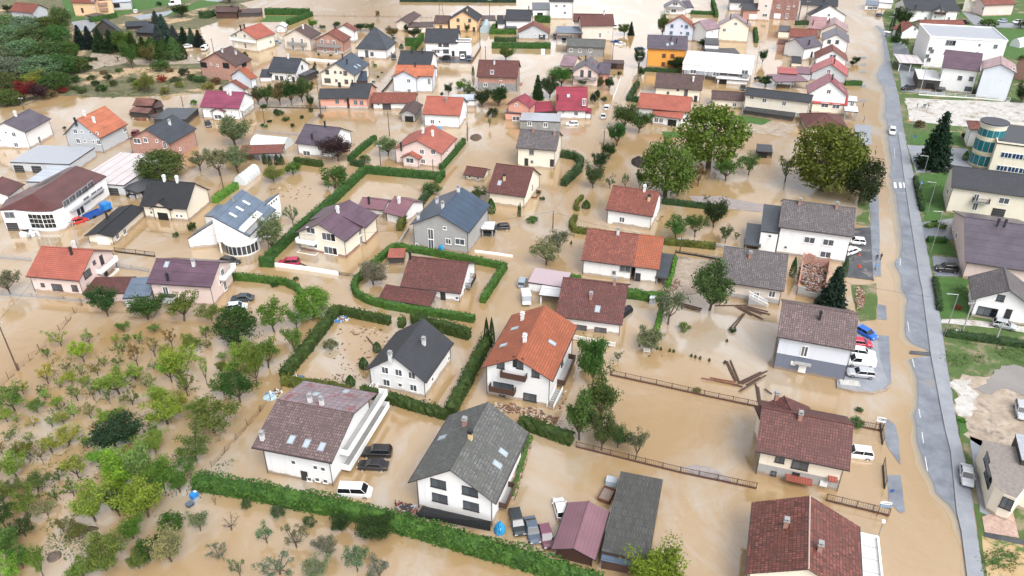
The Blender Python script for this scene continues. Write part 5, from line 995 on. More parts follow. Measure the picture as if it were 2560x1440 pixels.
def car_parts(tp):
    L_, W, zb, zr, zh, (g0, g1), (r0, r1) = CT_[tp]; h = L_ / 2; w = W / 2; out = []
    b = MB(); st = [(-h, .55, zb - .12, .84), (-h + .12, .3, zb - .03, .95), (-h + .7, .26, zb, 1), (g1 - .6, .26, zb, 1), (g1, .26, zb - .01, 1), (h - .45, .28, zh, .95), (h - .1, .34, zh - .16, .86), (h, .48, zh - .32, .74)]
    rings = []
    for x, z0, z1, k in st: rings.append([Vector((x, -w * k * .93, z0)), Vector((x, -w * k, (z0 + z1) * .5)), Vector((x, -w * k * .96, z1 - .1)), Vector((x, -w * k * .84, z1)), Vector((x, w * k * .84, z1)), Vector((x, w * k * .96, z1 - .1)), Vector((x, w * k, (z0 + z1) * .5)), Vector((x, w * k * .93, z0))])
    for a, c in zip(rings, rings[1:]):
        for j in range(8): b.poly([a[j], a[(j + 1) % 8], c[(j + 1) % 8], c[j]])
    b.poly(rings[0][::-1]); b.poly(rings[-1])
    tr = MB(); k = .80
    tr.hexa([(r0 - .04, -w * k, zr - .07), (r1 + .04, -w * k, zr - .07), (r1 + .04, w * k, zr - .07), (r0 - .04, w * k, zr - .07)], [(r0 + .08, -w * k * .9, zr), (r1 - .08, -w * k * .9, zr), (r1 - .08, w * k * .9, zr), (r0 + .08, w * k * .9, zr)])
    for sy in (-1, 1):       # pillars
        for xa, xb in ((g0, r0), (g1, r1), ((g0 + g1) / 2 - .1, (r0 + r1) / 2)): tr.tube((xa, sy * w * .9, zb - .03), (xb, sy * w * k, zr - .04), .045, n=4)
        if tp in ('van', 'bigvan'): tr.hexa([(g0, sy * w * .93 - .02, zb - .02), (.1, sy * w * .93 - .02, zb - .02), (.1, sy * w * .93 + .02, zb - .02), (g0, sy * w * .93 + .02, zb - .02)], [(r0, sy * w * k * .97 - .02, zr - .06), (.1, sy * w * k * .97 - .02, zr - .06), (.1, sy * w * k * .97 + .04, zr - .06), (r0, sy * w * k * .97 + .04, zr - .06)])
    for sy in (-1, 1): tr.box((g1 - .25, sy * (w + .08), zb + .02), (.07, 0, 0), (0, .1, 0), (0, 0, .06))
    g = MB(); g.hexa([(g0, -w * .88, zb - .02), (g1, -w * .88, zb - .02), (g1, w * .88, zb - .02), (g0, w * .88, zb - .02)], [(r0, -w * .77, zr - .05), (r1, -w * .77, zr - .05), (r1, w * .77, zr - .05), (r0, w * .77, zr - .05)])
    out = [('body', b, PAINT, 1), ('roof', tr, PAINT, 0), ('windows', g, CG, 0)]
    for sx in (-1, 1):
        for sy in (-1, 1):
            t = MB(); c = Vector((sx * h * .62, sy * (w - .1), .31)); t.tube(c - Vector((0, .1, 0)), c + Vector((0, .115, 0)), .31, n=14); out.append(('wheel', t, TYRE, 0))
            r = MB(); r.tube(c + Vector((0, sy * .1, 0)), c + Vector((0, sy * .13, 0)), .19, n=10); out.append(('>rim', r, RIM, 0))
    for sy in (-1, 1):
        t = MB(); t.box((h - .13, sy * w * .62, zh - .24), (.09, 0, 0), (0, .17, 0), (0, 0, .07)); out.append(('headlight', t, HL, 0))
        t = MB(); t.box((-h + .03, sy * w * .7, zb - .2), (.05, 0, 0), (0, .14, 0), (0, 0, .09)); out.append(('tail_light', t, TLM, 0))
    return out
CARM = {}
def car(label, x, y, dx, dy, tp, col, z=-.22, cat='car', name='parked_car', tilt=0):
    if tp not in CARM: CARM[tp] = [(n, m.build(n, mt), s) for n, m, mt, s in car_parts(tp)]; first = True
    else: first = False
    P = G((x, y), .6); Q = G((x + dx, y + dy), .6); a = math.atan2(Q.y - P.y, Q.x - P.x)
    r = empty(name, (P.x, P.y, z), a); r.rotation_euler.x = tilt; last = None
    for n, o, s in CARM[tp]:
        c = o if first else o.copy()
        if not first: COL.objects.link(c)
        if n[0] == '>': c.name = n[1:]; c.parent = last
        else: c.parent = r; c.name = n; last = c
        c.color = (*col, 1)
    tag(r, label, cat, px=x); return r
cW, cS, cK, cB, cR, cM, cG = (.75, .75, .74), (.42, .44, .46), (.012, .013, .015), (.02, .07, .3), (.35, .02, .02), (.16, .06, .09), (.08, .11, .15)
for a in [('white delivery van in flood water beside the long green hedge', 888,1226, 10,.4,'kombi',cW,-.3,'van','delivery_van'), ('black estate car with roof rails beside the three storey house',942,1128,-10,-.3,'suv',cK), ('black sedan standing in water just below the black estate car',932,1160,-10,-.4,'sedan',cK),
 ('dark green estate car parked left of the blue grey sedan',1293,1303,2.6,10,'estate',(.02,.03,.035)), ('old blue grey sedan between two dark cars by the long hedge',1331,1322,2.8,10,'sedan',cG), ('old mauve car under a reddish shrub by the mauve barn',1366,1338,3,10,'hatch',cM), ('white hatchback half submerged left of the mauve barn',1401,1268,-2.6,-10,'hatch',cW),
 ('white sports utility car poking out behind the dark red roofed house',2143,1130,-10,-1.2,'suv',cW), ('silver sedan parked on the wet pavement right of the road',2416,1190,1.2,10,'sedan',cS,.2), ('silver estate car nearest the corner of the grey two tone house',2151,936,-10,-1,'estate',cS,.3), ('white panel van between two pale cars by the two tone house',2150,909,-10,-1,'van',cW,.3,'van','panel_van'),
 ('white estate car parked above the white panel van',2154,884,10,1.5,'estate',cW,.28), ('red hatchback half hidden behind the two tone house',2152,860,10,1,'hatch',(.5,.02,.06),.2), ('bright blue small car, uppermost of the row by the two tone house',2166,834,9,5,'hatch',(.01,.12,.55),.1),
 ('white compact car on the wet dark pad, farther from the camera',2140,604,-10,-1,'hatch',cW,.1), ('white estate car on the wet dark pad with its bonnet open',2129,628,10,-3.5,'estate',cW,.1), ('black sports utility car parked by the purple metal roofed house',2366,672,-10,-.6,'suv',cK,.08), ('silver hatchback with dark sunroof on the gravel drive',2511,813,10,2.4,'hatch',cS,.1),
 ('black car beside the terraced white house at the right edge',2541,538,10,4,'estate',cK,.1), ('white car driving through the flooded edge of the main road',2231,328,-.3,10,'suv',cW,-.1), ('silver blue car standing in water left of the mauve carport roof',1306,703,3,-10,'hatch',(.30,.36,.4)),
 ('white car in water in front of the crimson roofed house',1430,308,-10,0,'hatch',cW), ('white car in the flooded lane, farther of two',1517,267,3.5,-10,'hatch',cW), ('pale car in the flooded lane, nearer of two',1509,288,3.5,-10,'sedan',(.55,.58,.58)),
 ('dark blue car lying low in the flooded street near the orange house',1599,119,-10,-.3,'sedan',(.015,.04,.14),-.6), ('dark blue car jammed behind the white car at the street corner',1540,102,-10,-1,'sedan',(.03,.07,.2),-.4), ('white car at the street corner behind the derelict block hut',1550,108,-10,.5,'sedan',cW,-.3), ('white car beside the beige house with brown tile roofs',1538,65,-1,10,'hatch',cW,-.3),
 ('black hatchback in flood water right of the white canopy',1253,566,-10,.5,'hatch',cK), ('dark green car sheltering under the white canopy',1216,580,-10,-1,'hatch',(.03,.05,.05)), ('red station wagon on the flooded lawn beside the white wall',722,654,-10,.3,'suv',(.38,.02,.06),-.3), ('black car with a white bonnet in the flooded street',576,649,10,1.8,'estate',cK,-.4),
 ('dark green car parked behind the orchard house',605,743,-10,.4,'sedan',(.03,.05,.06)), ('white car covered by a pale blue sheet by the orchard trees',592,764,10,-1,'hatch',(.6,.66,.7)), ('red car by the glazed front of the maroon roofed shop',197,550,10,-3,'hatch',(.5,.03,.02)), ('dark car in water under the walnut tree',342,381,-10,-.5,'hatch',(.03,.035,.05)),
 ('small dark car behind the magenta roofed house yard',520,309,4,8,'hatch',cK), ('black car on the asphalt forecourt of the modern white house',1113,146,-10,-.3,'suv',cK,.05), ('white car on the asphalt forecourt of the modern white house',1156,143,.5,10,'hatch',cW,.05), ('dark blue car on the asphalt forecourt of the modern white house',1172,146,1,10,'hatch',(.02,.04,.1),.05),
 ('dark car beside the steep black roofed house',984,143,1,10,'suv',(.02,.03,.05)), ('pale blue car right of the coral roofed balcony house',691,104,10,-1,'hatch',(.25,.35,.42)), ('white sedan parked near the dark conifer row',466,116,-10,1,'sedan',cW,.05), ('white pickup van parked near the blue spruces',513,121,7,-5,'van',cW,.05,'van','pickup_van'),
 ('white small car on the drive of the far salmon house',339,29,1,-10,'hatch',cW,.1), ('large white van on the far green lawn',437,11,-10,1,'bigvan',cW,.1,'van','delivery_van'), ('white box van beside the far grey garage',315,15,6,6,'bigvan',cW,.1,'van','box_van'), ('white car under the carport of the salmon house',226,45,-10,0,'hatch',(.5,.5,.5),.1),
 ('dark car tucked under the white pillar house',1858,218,1,10,'sedan',cK), ('black car at the flooded junction by the far kiosk',2198,37,10,-3,'hatch',cG,-.1), ('black van in front of the black glazed annex',2270,221,-10,.5,'suv',cK,.1), ('black car behind the long white row house',2411,56,10,1,'suv',cK,.12), ('white and blue car on the far lane, left of the pair',2505,53,-10,0,'hatch',(.35,.42,.5),.12), ('white car on the far lane, right of the pair',2543,55,-10,1,'estate',cW,.12),
 ('dark red car behind the grey house with orange roof',338,330,5,-8,'hatch',(.15,.01,.02)), ('blue car beside the steel blue carport',1387,89,1,10,'hatch',(.05,.1,.17)), ('silver car cut by the right edge on the sandy lot',2554,1028,2,10,'estate',cS,.12), ('dark blue car parked inside the steel blue carport',1410,98,1,10,'hatch',cK,-.3)]:
    car(*a)
def box_thing(label, name, cat, px, sz, col_m, z=0, dirp=(10, 0), parts=(), px2=None, zc=None):
    P = G(px, z); Q = G((px[0] + dirp[0], px[1] + dirp[1]), z); a = math.atan2(Q.y - P.y, Q.x - P.x); r = empty(name, P, a)
    ux = Vector((math.cos(a), math.sin(a), 0)); uy = Vector((-math.sin(a), math.cos(a), 0)); U = Vector((0, 0, 1))
    for nm, c, s, m in [('body', (0, 0, sz[2] / 2), (sz[0], sz[1], sz[2]), col_m)] + list(parts):
        mb = MB(); mb.box(P + ux * c[0] + uy * c[1] + U * c[2], ux * s[0] / 2, uy * s[1] / 2, U * s[2] / 2); o = mb.build(nm, m, r)
        md = o.modifiers.new('bevel', 'BEVEL'); md.width = min(s) * .15; md.segments = 2
    tag(r, label, cat, px=px[0]); return r
GP = plain((.38, .41, .44), .45, name='trailer_paint'); BL = plain((.02, .22, .6), .5, name='blue_plastic'); WP = WPAINT
t = box_thing('blue flatbed truck with empty bed beside the maroon roofed shop', 'flatbed_truck', 'truck', (245,533), (6.6, 2.1, .35), plain((.02, .08, .3), .4, name='truck_blue'), .25, (9, -4), [('cab', (2.3, 0, 1.05), (1.9, 2.0, 1.5), plain((.02, .2, .55), .3, name='cab_blue')), ('windshield', (3.0, 0, 1.4), (.6, 1.8, .65), CG), ('side_board', (-1.1, 1.0, .55), (4.4, .06, .4), plain((.02, .08, .3), .4)), ('side_board', (-1.1, -1.0, .55), (4.4, .06, .4), plain((.02, .08, .3), .4)), ('wheel', (2.2, -1, -.05), (.8, .3, .7), TYRE), ('wheel', (-1.8, -1, -.05), (.8, .3, .7), TYRE)])
box_thing('grey box trailer with open tailgate standing in water by the mauve carport', 'box_trailer', 'trailer', (1315,752), (1.7, 3.0, 1.9), GP, 0, (10, -.5), [('lid', (0, 0, 2.0), (1.8, 3.1, .12), plain((.6, .63, .66), .5)), ('tailgate', (-.1, -2.1, .8), (1.6, 1.0, .07), WP)])
box_thing('small grey covered trailer beside the green hedge', 'covered_trailer', 'trailer', (1632,756), (1.0, 1.8, 1.3), GP, 0, (10, 2), [('lid', (0, 0, 1.38), (1.15, 1.95, .14), plain((.55, .58, .6), .5))])
box_thing('pale blue water tank floating left of the long corrugated shed', 'water_tank', 'tank', (1528,1212), (1.5, 1.2, 1.1), plain((.42, .55, .6), .4, name='tank_plastic'), -.1, (10, 2), [('rim', (0, 0, 1.05), (1.2, 1.25, .12), GP)])
box_thing('white utility cabinet on the flooded street near the block hut', 'utility_cabinet', 'cabinet', (1357,136), (1.4, 1.0, 1.9), WP, 0, (10, 0), [('lid', (0, 0, 1.95), (1.55, 1.15, .1), WP)])
box_thing('flat white roofed bus shelter beside the big conifer', 'bus_shelter', 'shelter', (2219,80), (2.4, 2, .15), WP, 2.2, (10, 2), [('back_wall', (0, .9, -1.1), (2.4, .08, 2.2), GP), ('post', (1.1, -.9, -1.1), (.1, .1, 2.2), GP)])
box_thing('small white meter box beside the hedge right of the road', 'meter_box', 'box', (2392,838), (.8, .4, 1.1), WP, 0, (10, 1), [('base', (0, 0, .1), (.9, .5, .2), CONC)])
box_thing('white wheeled bin standing near the lower road sign', 'wheeled_bin', 'bin', (2310,270), (.8, .7, 1.1), GREYP, .05, (10, 1), [('lid', (0, 0, 1.12), (.9, .8, .08), DARKP)])
box_thing('blue plastic drum on the fence end at the orchard corner', 'plastic_drum', 'drum', (486,1243), (1.0, .7, .8), BL, 0, (6, -5), [('lid', (.3, 0, .8), (.35, .35, .15), WP)])
box_thing('dark plastic crate below the blue drum', 'plastic_crate', 'crate', (476,1264), (.9, .7, .5), plain((.05, .07, .09), .6), 0, (6, -4), [('rim', (0, 0, .5), (1.0, .8, .08), plain((.1, .13, .16), .6))])
box_thing('floating rusty wagon bed left of the long corrugated shed', 'wagon_bed', 'cart', (1516,1240), (2.6, 1.7, .16), plain((.24, .19, .16), .8), .15, (5, -9), [('side_board', (0, .85, .3), (2.7, .1, .5), RUST), ('side_board', (0, -.85, .3), (2.7, .1, .5), RUST), ('end_board', (1.3, 0, .3), (.1, 1.6, .5), RUST), ('end_board', (-1.3, 0, .3), (.1, 1.6, .5), RUST)])
box_thing('white tiled door canopy slab in front of the two tone house', 'paving_stack', 'slabs', (2124,958), (3.2, 1.5, .12), GRAV, .3, (10, 1), [('grate', (.1, -.4, .09), (2.4, .14, .05), DARKP)])
# arched greenhouses
def tunnel(label, a, b, wd, ht, m, name='greenhouse', z=0):
    A, B = G(a), G(b); d = (B - A); L_ = d.length; d.normalize(); n = Vector((-d.y, d.x, 0)); r = empty(name, (A + B) / 2, math.atan2(d.y, d.x)); N_ = 12
    arc = [(math.cos(math.pi * i / N_) * wd / 2, math.sin(math.pi * i / N_) * ht) for i in range(N_ + 1)]
    mb = MB()
    for (y0, z0), (y1, z1) in zip(arc, arc[1:]): mb.poly([A + n * y0 + Vector((0, 0, z0)), B + n * y0 + Vector((0, 0, z0)), B + n * y1 + Vector((0, 0, z1)), A + n * y1 + Vector((0, 0, z1))])
    for E in (A, B): mb.poly([E + n * y + Vector((0, 0, z_)) for y, z_ in arc])
    mb.build('film', m, r, smooth=False); k = max(2, int(L_ / 1.5))
    for i in range(k + 1):
        E = A.lerp(B, i / k); hb = MB()
        for (y0, z0), (y1, z1) in zip(arc, arc[1:]): hb.tube(E + n * y0 * 1.01 + Vector((0, 0, z0 * 1.01)), E + n * y1 * 1.01 + Vector((0, 0, z1 * 1.01)), .035, n=4, cap=False)
        hb.build('hoop', STEEL, r)
    tag(r, label, 'greenhouse', px=a[0])
FILM = plain((.62, .66, .66), .35, name='plastic_film'); FILM2 = plain((.34, .42, .44), .3, name='plastic_film')
tunnel('white polytunnel with clear hoops near the modern white house', (600,462), (638,432), 3.2, 2.5, FILM)
tunnel('long white polytunnel behind the faded red shed', (640,360), (722,368), 6.5, 2.7, FILM)
tunnel('grey green polytunnel beside the apricot house', (1211,82), (1216,68), 4.0, 3.4, FILM2)
tunnel('white domed greenhouse on the lawn at the top right', (2535,118), (2562,112), 4.2, 3.4, FILM)
# ================================================================ glass tower building
WIN2 = plain((.02, .05, .12), .1, name='blue_glass'); TEAL = plain((.02, .16, .20), .12, name='teal_glass'); CRM = plaster((.74, .67, .52), .15); YEL = plaster((.75, .52, .18), .2)
r, Vs = house('cream office block with blue strip windows and round teal glass tower', [((2497,363),(2640,369),(2493,306),74,'f',0,'C','dkflat',{'par':1})], cat='office building', name='office_building')
V = Vs[0]; h = V.L / 2
for zc in (2.0, 5.6):
    for i in range(5):
        x = -h + 3 + i * 2.6
        mb = MB(); mb.box(Wp(V, x, V.oh - .06, zc), V.ux * 1.2, V.uy * .05, Vector((0, 0, .75))); o = mb.build('window', WPAINT, r)
        g = MB()
        for a in (-.8, 0, .8): g.box(Wp(V, x + a, V.oh - .12, zc), V.ux * .34, V.uy * .02, Vector((0, 0, .62)))
        g.build('pane', WIN2, r, o)
C0 = G((2453, 412)); Rr = 3.2
def ring(name, z0, z1, rr, m, seg=None):
    mb = MB(); n = 28; a0, a1 = seg or (0, 6.2832); k = n if seg is None else 10
    P = [Vector((C0.x + rr * math.cos(a0 + (a1 - a0) * i / k), C0.y + rr * math.sin(a0 + (a1 - a0) * i / k), 0)) for i in range(k + (0 if seg is None else 1))]
    if seg is None: mb.hexa([q + Vector((0, 0, z0)) for q in P], [q + Vector((0, 0, z1)) for q in P])
    else:
        for a, b in zip(P, P[1:]): mb.poly([a + Vector((0, 0, z0)), b + Vector((0, 0, z0)), b + Vector((0, 0, z1)), a + Vector((0, 0, z1))])
    return mb.build(name, m, r)
ring('tower', -.5, 11.7, Rr, CRM); ring('band', 3.75, 4.0, Rr + .1, YEL, (3.3, 4.0)); ring('tower_roof', 12.0, 12.25, Rr + .35, R['dkflat']); ring('cornice', 11.702, 11.99, Rr + .2, WPAINT)
for z0, z1 in ((.8, 3.5), (4.7, 7.5), (8.7, 10.6)):
    for k in range(7):
        a = math.pi * (.82 + k * .14); o = ring('glass_bay', z0, z1, Rr + .05, TEAL, (a, a + .40))
# ================================================================ bay of the modern white house, apse of the shop
def bay(root, c, rr, z0, z1, m, name, a0, a1, n=12, capm=None, gl=None):
    mb = MB(); P = [Vector((c.x + rr * math.cos(a0 + (a1 - a0) * i / n), c.y + rr * math.sin(a0 + (a1 - a0) * i / n), 0)) for i in range(n + 1)]
    mb.hexa([q + Vector((0, 0, z0)) for q in P], [q + Vector((0, 0, z1)) for q in P], 0, 1); o = mb.build(name, [m, capm or m], root)
    if gl:
        for zz0, zz1 in gl:
            for a, b in zip(P[1:], P[2:-1]):
                g = MB(); d = ((a + b) / 2 - Vector((c.x, c.y, 0))).normalized() * .05; e = (b - a) * .08; g.poly([a + e + d + Vector((0, 0, zz0)), b - e + d + Vector((0, 0, zz0)), b - e + d + Vector((0, 0, zz1)), a + e + d + Vector((0, 0, zz1))]); g.build('pane', GLASS, root, o)
    return o
hE, hR = 5.3, 7.4
fr_ = [(0,524,hE),(32,524,hE),(65.7,527.5,hE),(100,529.5,hE),(130,528,hE),(150,520,hE)]
rt, Vs = freehouse('white two storey shop with wide maroon metal roof and curved glazed corner', [(fr_ + [(262,441,hE),(170,420,hE),(18,499,hE)], [[(150,520,hE),(266,440,hE),(191,414,hR),(81,484,hR)], [(81,484,hR),(191,414,hR),(170,419,hE),(15,499,hE)], fr_[1:] + [(81,484,hR)], [(-4,525,hE),(32,524,hE),(81,484,hR),(15,499,hE)]], 'W', 'maro')], 'l165,507 l180,496 l196,484 l211,474 l226,462 l235,487 l250,477 l216,500 d205,522 d196,528 l30,537 g43,568', cat='shop', name='shop', frame=GREYP)
mb = MB(); sg = [g_ for g_ in Vs[0].sg if (g_[1] - g_[0]).length > 12]; 
if sg:
    p0, p1, _ = max(sg, key=lambda g_: project(g_[0] + (g_[1] - g_[0]) / 2)[1]); e_ = (p1 - p0).normalized(); n_ = Vector((e_.y, -e_.x, 0)); mb.box((p0 + p1) / 2 + n_ * .4 + Vector((0, 0, 3.1)), e_ * (p1 - p0).length * .36, n_ * .4, Vector((0, 0, .15))); mb.build('canopy', GREYP, rt)
for k, g_ in enumerate(Vs[0].sg):       # the curved glass grid
    cx = project((g_[0] + g_[1]) / 2 + Vector((0, 0, 3)))[0]; L_ = (g_[1] - g_[0]).length
    if 66 < cx < 142 and L_ < 8:
        e_ = (g_[1] - g_[0]) / L_; n_ = Vector((e_.y, -e_.x, 0)); fb = MB(); fb.box((g_[0] + g_[1]) / 2 + n_ * .03 + Vector((0, 0, 2.9)), e_ * L_ * .49, n_ * .04, Vector((0, 0, 1.75))); o = fb.build('glass_wall', WPAINT, rt)
        for i_ in range(3):
            for j_ in range(3): gb = MB(); gb.box(g_[0] + e_ * L_ * (.18 + .32 * i_) + n_ * .08 + Vector((0, 0, 1.75 + 1.15 * j_)), e_ * L_ * .145, n_ * .02, Vector((0, 0, .5))); gb.build('pane', CG, rt, o)
c = BAYC; rb = empty('glazed_bay', c)
P = bay(rb, c, 3.9, -.5, 2.6, WPAINT, 'bay_wall', -math.pi * .98, -.02, 12, WPAINT, [(.3, 2.3)]); tag(rb, 'half round glazed bay of the modern white house', 'bay window', px=606)
# lean-to skirt roof, terraces, stairs, porch
def flatthing(label, name, cat, pts, z, th, m, z0=None, parts=()):
    t = [G(p, z) for p in pts]
    if sum(p.x * q.y - q.x * p.y for p, q in zip(t, t[1:] + t[:1])) < 0: t.reverse()
    mb = MB(); mb.hexa([Vector((q.x, q.y, z - th)) for q in t], t); c = sum(t, Vector()) / len(t); o = mb.build(name, m); tag(o, label, cat, px=pts[0][0]); return o
flatthing('raised pinkish terrace floor beside the mossy roofed house', 'terrace', 'terrace', [(1262,1240),(1316,1092),(1332,1092),(1285,1245)], .7, 1.2, TERR)
t = [G(p, z) for p, z in (((1056,1264), 2.3), ((1228,1303), 2.3), ((1226,1326), .9), ((1040,1290), .9))]; mb = MB(); mb.hexa([q - Vector((0, 0, .15)) for q in t[::-1]], t[::-1]); mb2 = MB()
o = mb.build('lean_to_roof', R['black']); tag(o, 'black felt lean-to roof along the front of the mossy roofed house', 'lean-to', px=1056)
def stair(label, p0, p1, z1, wd, m, n=9, rail=WPAINT):
    A, B = G(p0, 0), G(p1, z1); B = Vector((B.x, B.y, 0)); d = (B - A); L_ = d.length; d.normalize(); q = Vector((-d.y, d.x, 0)); r_ = empty('staircase', A, math.atan2(d.y, d.x)); mb = MB()
    for i in range(n): mb.box(A + d * L_ * (i + .5) / n + Vector((0, 0, z1 * (i + 1) / n / 2 - .2)), d * (L_ / n / 2), q * wd / 2, Vector((0, 0, z1 * (i + 1) / n / 2 + .2)))
    mb.build('steps', m, r_)
    for s in (-1, 1):
        rb_ = MB(); a_, b_ = A + q * s * wd / 2 + Vector((0, 0, .9)), A + d * L_ + q * s * wd / 2 + Vector((0, 0, z1 + .9)); rb_.tube(a_, b_, .07, n=4)
        for i in range(n * 2 + 1): f_ = i / (n * 2); w_ = a_.lerp(b_, f_); rb_.tube(w_ - Vector((0, 0, .85)), w_, .045, n=4)
        rb_.build('railing', rail, r_)
    tag(r_, label, 'staircase', px=p0[0])
stair('outside staircase with white railing by the grey tiled house', (1918,766), (1872,742), 1.8, 1.2, CONC)
stair('light stone steps with white rails beside the orange roofed house', (1375,1022), (1398,975), 1.5, 1.2, CONC)
# ================================================================ fences and garden walls
FB = plain((.09, .045, .035), .7, name='brown_metal')
def fence(label, pts, ht=1.1, sp=2.6, m=None, style='bar', base=.2, cat='fence', z=0.0):
    m = m or FB; P = [G(p, z) for p in pts]; r_ = empty('fence', P[0]); U = Vector((0, 0, 1)); rl = MB(); first = None
    for a, b in zip(P, P[1:]):
        d = b - a; L_ = d.length; d.normalize(); q = Vector((-d.y, d.x, 0)); n = max(1, round(L_ / sp))
        if style != 'wire':
            for zz in ((ht, .25) if style == 'bar' else ((ht, ht * .6, ht * .25) if style == 'rail' else ())): rl.box((a + b) / 2 + U * zz, d * L_ / 2, q * .03, U * .035)
        if style == 'bar':
            for i in range(int(L_ / .3)): rl.box(a + d * (i + .5) * .3 + U * (ht + .25) / 2, d * .016, q * .012, U * (ht - .25) / 2)
        if style == 'picket':
            for zz in (ht * .95, ht * .2): rl.box((a + b) / 2 + U * zz, d * L_ / 2, q * .05, U * .05)
            for i in range(int(L_ / .26)): rl.box(a + d * (i + .5) * .26 + U * ht * .55, d * .07, q * .03, U * ht * .4)
        if style == 'wall': rl.box((a + b) / 2 + U * (ht / 2 - .2), d * L_ / 2, q * .13, U * (ht / 2 + .2))
        if style == 'wire':
            for zz in (ht * .9, ht * .5): rl.tube(a + U * zz, b + U * zz, .02, n=3)
            for i in range(int(L_ / .7)):      # drift caught on the wire
                if rnd.random() < .75: s_ = a + d * (i + rnd.random()) * .7 + U * .05; rl.tube(s_, s_ + d * rnd.uniform(.3, 1.0) + q * rnd.uniform(-.2, .2) + U * rnd.uniform(0, .12), rnd.uniform(.03, .09), .02, 4)
        if base and style in ('bar', 'rail'): rl.box((a + b) / 2 + U * (base / 2 - .15), d * L_ / 2, q * .1, U * (base / 2 + .15))
        if style in ('bar', 'rail', 'wire', 'picket'):
            for i in range(n + 1):
                pb = MB(); c_ = a + d * L_ * i / n; lean = q * rnd.uniform(-.2, .2) if style == 'wire' else Vector()
                pb.tube(c_ - U * .4, c_ + U * (ht + .12 + (.4 if style == 'wire' else 0)) + lean + (d * rnd.uniform(-.2, .2) if style == 'wire' else Vector()), .06 if style != 'wire' else .05, n=4); pb.build('post', m, r_)
    rl.build('rails' if style != 'wall' else 'wall', m, r_); tag(r_, label, cat, px=pts[0][0]); return r_
fence('brown railing fence running right from the tall acacias to the dark red house', [(1525,938),(1640,963),(1760,990),(1905,1020)], base=.25)
fence('long brown railing fence right of the thick bottom centre hedge', [(1440,1118),(1570,1150),(1700,1182),(1890,1222)])
fence('brown railing fence ending at the roadside sign frame', [(2065,1252),(2140,1270),(2222,1290)], 1.3)
fence('dark metal gate panel standing in the flood near the road islands', [(2207,1165),(2211,1222)], 1.6, 5, DARKP)
fence('dark gate panel beside the upper road island', [(2200,1060),(2206,1112)], 1.3, 5, DARKP)
fence('brown gate below the direction sign near the dark red roofed house', [(2150,1068),(2204,1078)], 1.2, 3)
fence('white baluster fence in front of the red mottled roofed house', [(1430,848),(1480,858),(1537,868)], 1.0, 4, WPAINT, 'picket')
fence('white baluster fence under the oval tree', [(1609,880),(1624,882)], .9, 3, WPAINT, 'picket')
fence('drift covered wire fence at the far left of the orchard', [(-5,972),(48,925),(100,878),(150,830),(205,762)], 1.0, 3.2, WOOD, 'wire')
fence('broken wire fence between orchard and three storey house', [(530,1168),(590,1100),(650,1030),(702,975)], .8, 3.2, WOOD, 'wire')
fence('low wire fence in front of the coral roofed pink house', [(0,737),(80,742),(160,750),(232,758)], .8, 3, GREYP, 'rail', .15)
fence('low white garden wall below the red station wagon', [(688,666),(770,676),(846,688)], .9, 4, WPAINT, 'wall', cat='wall')
fence('thin dark gate beside the low white garden wall', [(848,687),(892,694)], .7, 3, DARKP, 'rail', 0)
fence('metal railing along the flooded street, left', [(0,645),(78,652)], .8, 3, GREYP, 'rail', .15)
fence('curled iron fence beside the coral roofed pink house', [(288,630),(340,636),(388,642)], 1.1, 3, DARKP, 'bar', .2)
fence('metal railing right of the pink house, nearer the camera', [(294,668),(330,673),(374,680)], .9, 3, GREYP, 'rail', .15)
fence('white board fence in front of the tall pale gable house', [(2297,237),(2360,241),(2440,246),(2524,254)], 1.2, 3, WPAINT, 'rail', .2, z=.1)
fence('white flower trough wall with red blooms in the flooded yard', [(1187,630),(1235,636),(1282,643)], .5, 4, WPAINT, 'wall', cat='wall')
fence('dark post fence right of the dark blue lean-to', [(1688,638),(1672,690),(1668,714)], 1.2, 2.5, DARKP, 'bar')
fence('low dark fence behind the sandy yard', [(1690,632),(1740,640),(1800,650)], .6, 4, DARKP, 'rail', .3)
fence('grey concrete wall at the end of the olive hedge', [(1787,618),(1850,630),(1900,636)], 1.0, 4, CONC, 'wall', cat='wall')
fence('wire fence in front of the water garden', [(640,330),(700,335),(765,340)], .8, 3, GREYP, 'rail', .1)
fence('iron fence behind the water garden beside the pole', [(650,268),(720,270),(815,272)], .9, 3, DARKP, 'rail', .2)
fence('dark fence slanting from pole toward the bungalow', [(812,275),(785,300),(765,320)], .9, 3, GREYP, 'rail', .1)
fence('far drift line fence on the open water', [(785,40),(860,41),(1000,43),(1080,45)], .5, 5, WOOD, 'wire')
fence('white fence posts along the flooded lane', [(1552,195),(1545,215),(1538,235),(1532,248)], .8, 3, WPAINT, 'rail', .1)
fence('low white wall row along the second lane', [(765,150),(810,154),(850,156)], .8, 5, WPAINT, 'wall', cat='wall')
fence('dark low wall by the forecourt lane', [(1202,120),(1190,140),(1178,158)], .7, 5, WOOD, 'wall', cat='wall')
fence('dark garden wall running to the pale blue house', [(983,198),(965,222),(955,232)], .7, 5, DARKP, 'wall', cat='wall')
fence('narrow wall beside the mauve roofed house lane', [(1765,90),(1758,110),(1750,126)], .7, 5, CONC, 'wall', cat='wall')
fence('curved concrete wall of the raised parking pad', [(2092,970),(2130,981),(2180,986),(2212,978),(2226,962)], .45, 3, CONC, 'wall', cat='wall')
fence('pale wall in front of the grey house with blue roof', [(990,625),(1005,600),(1022,575)], .8, 5, CONC, 'wall', cat='wall')
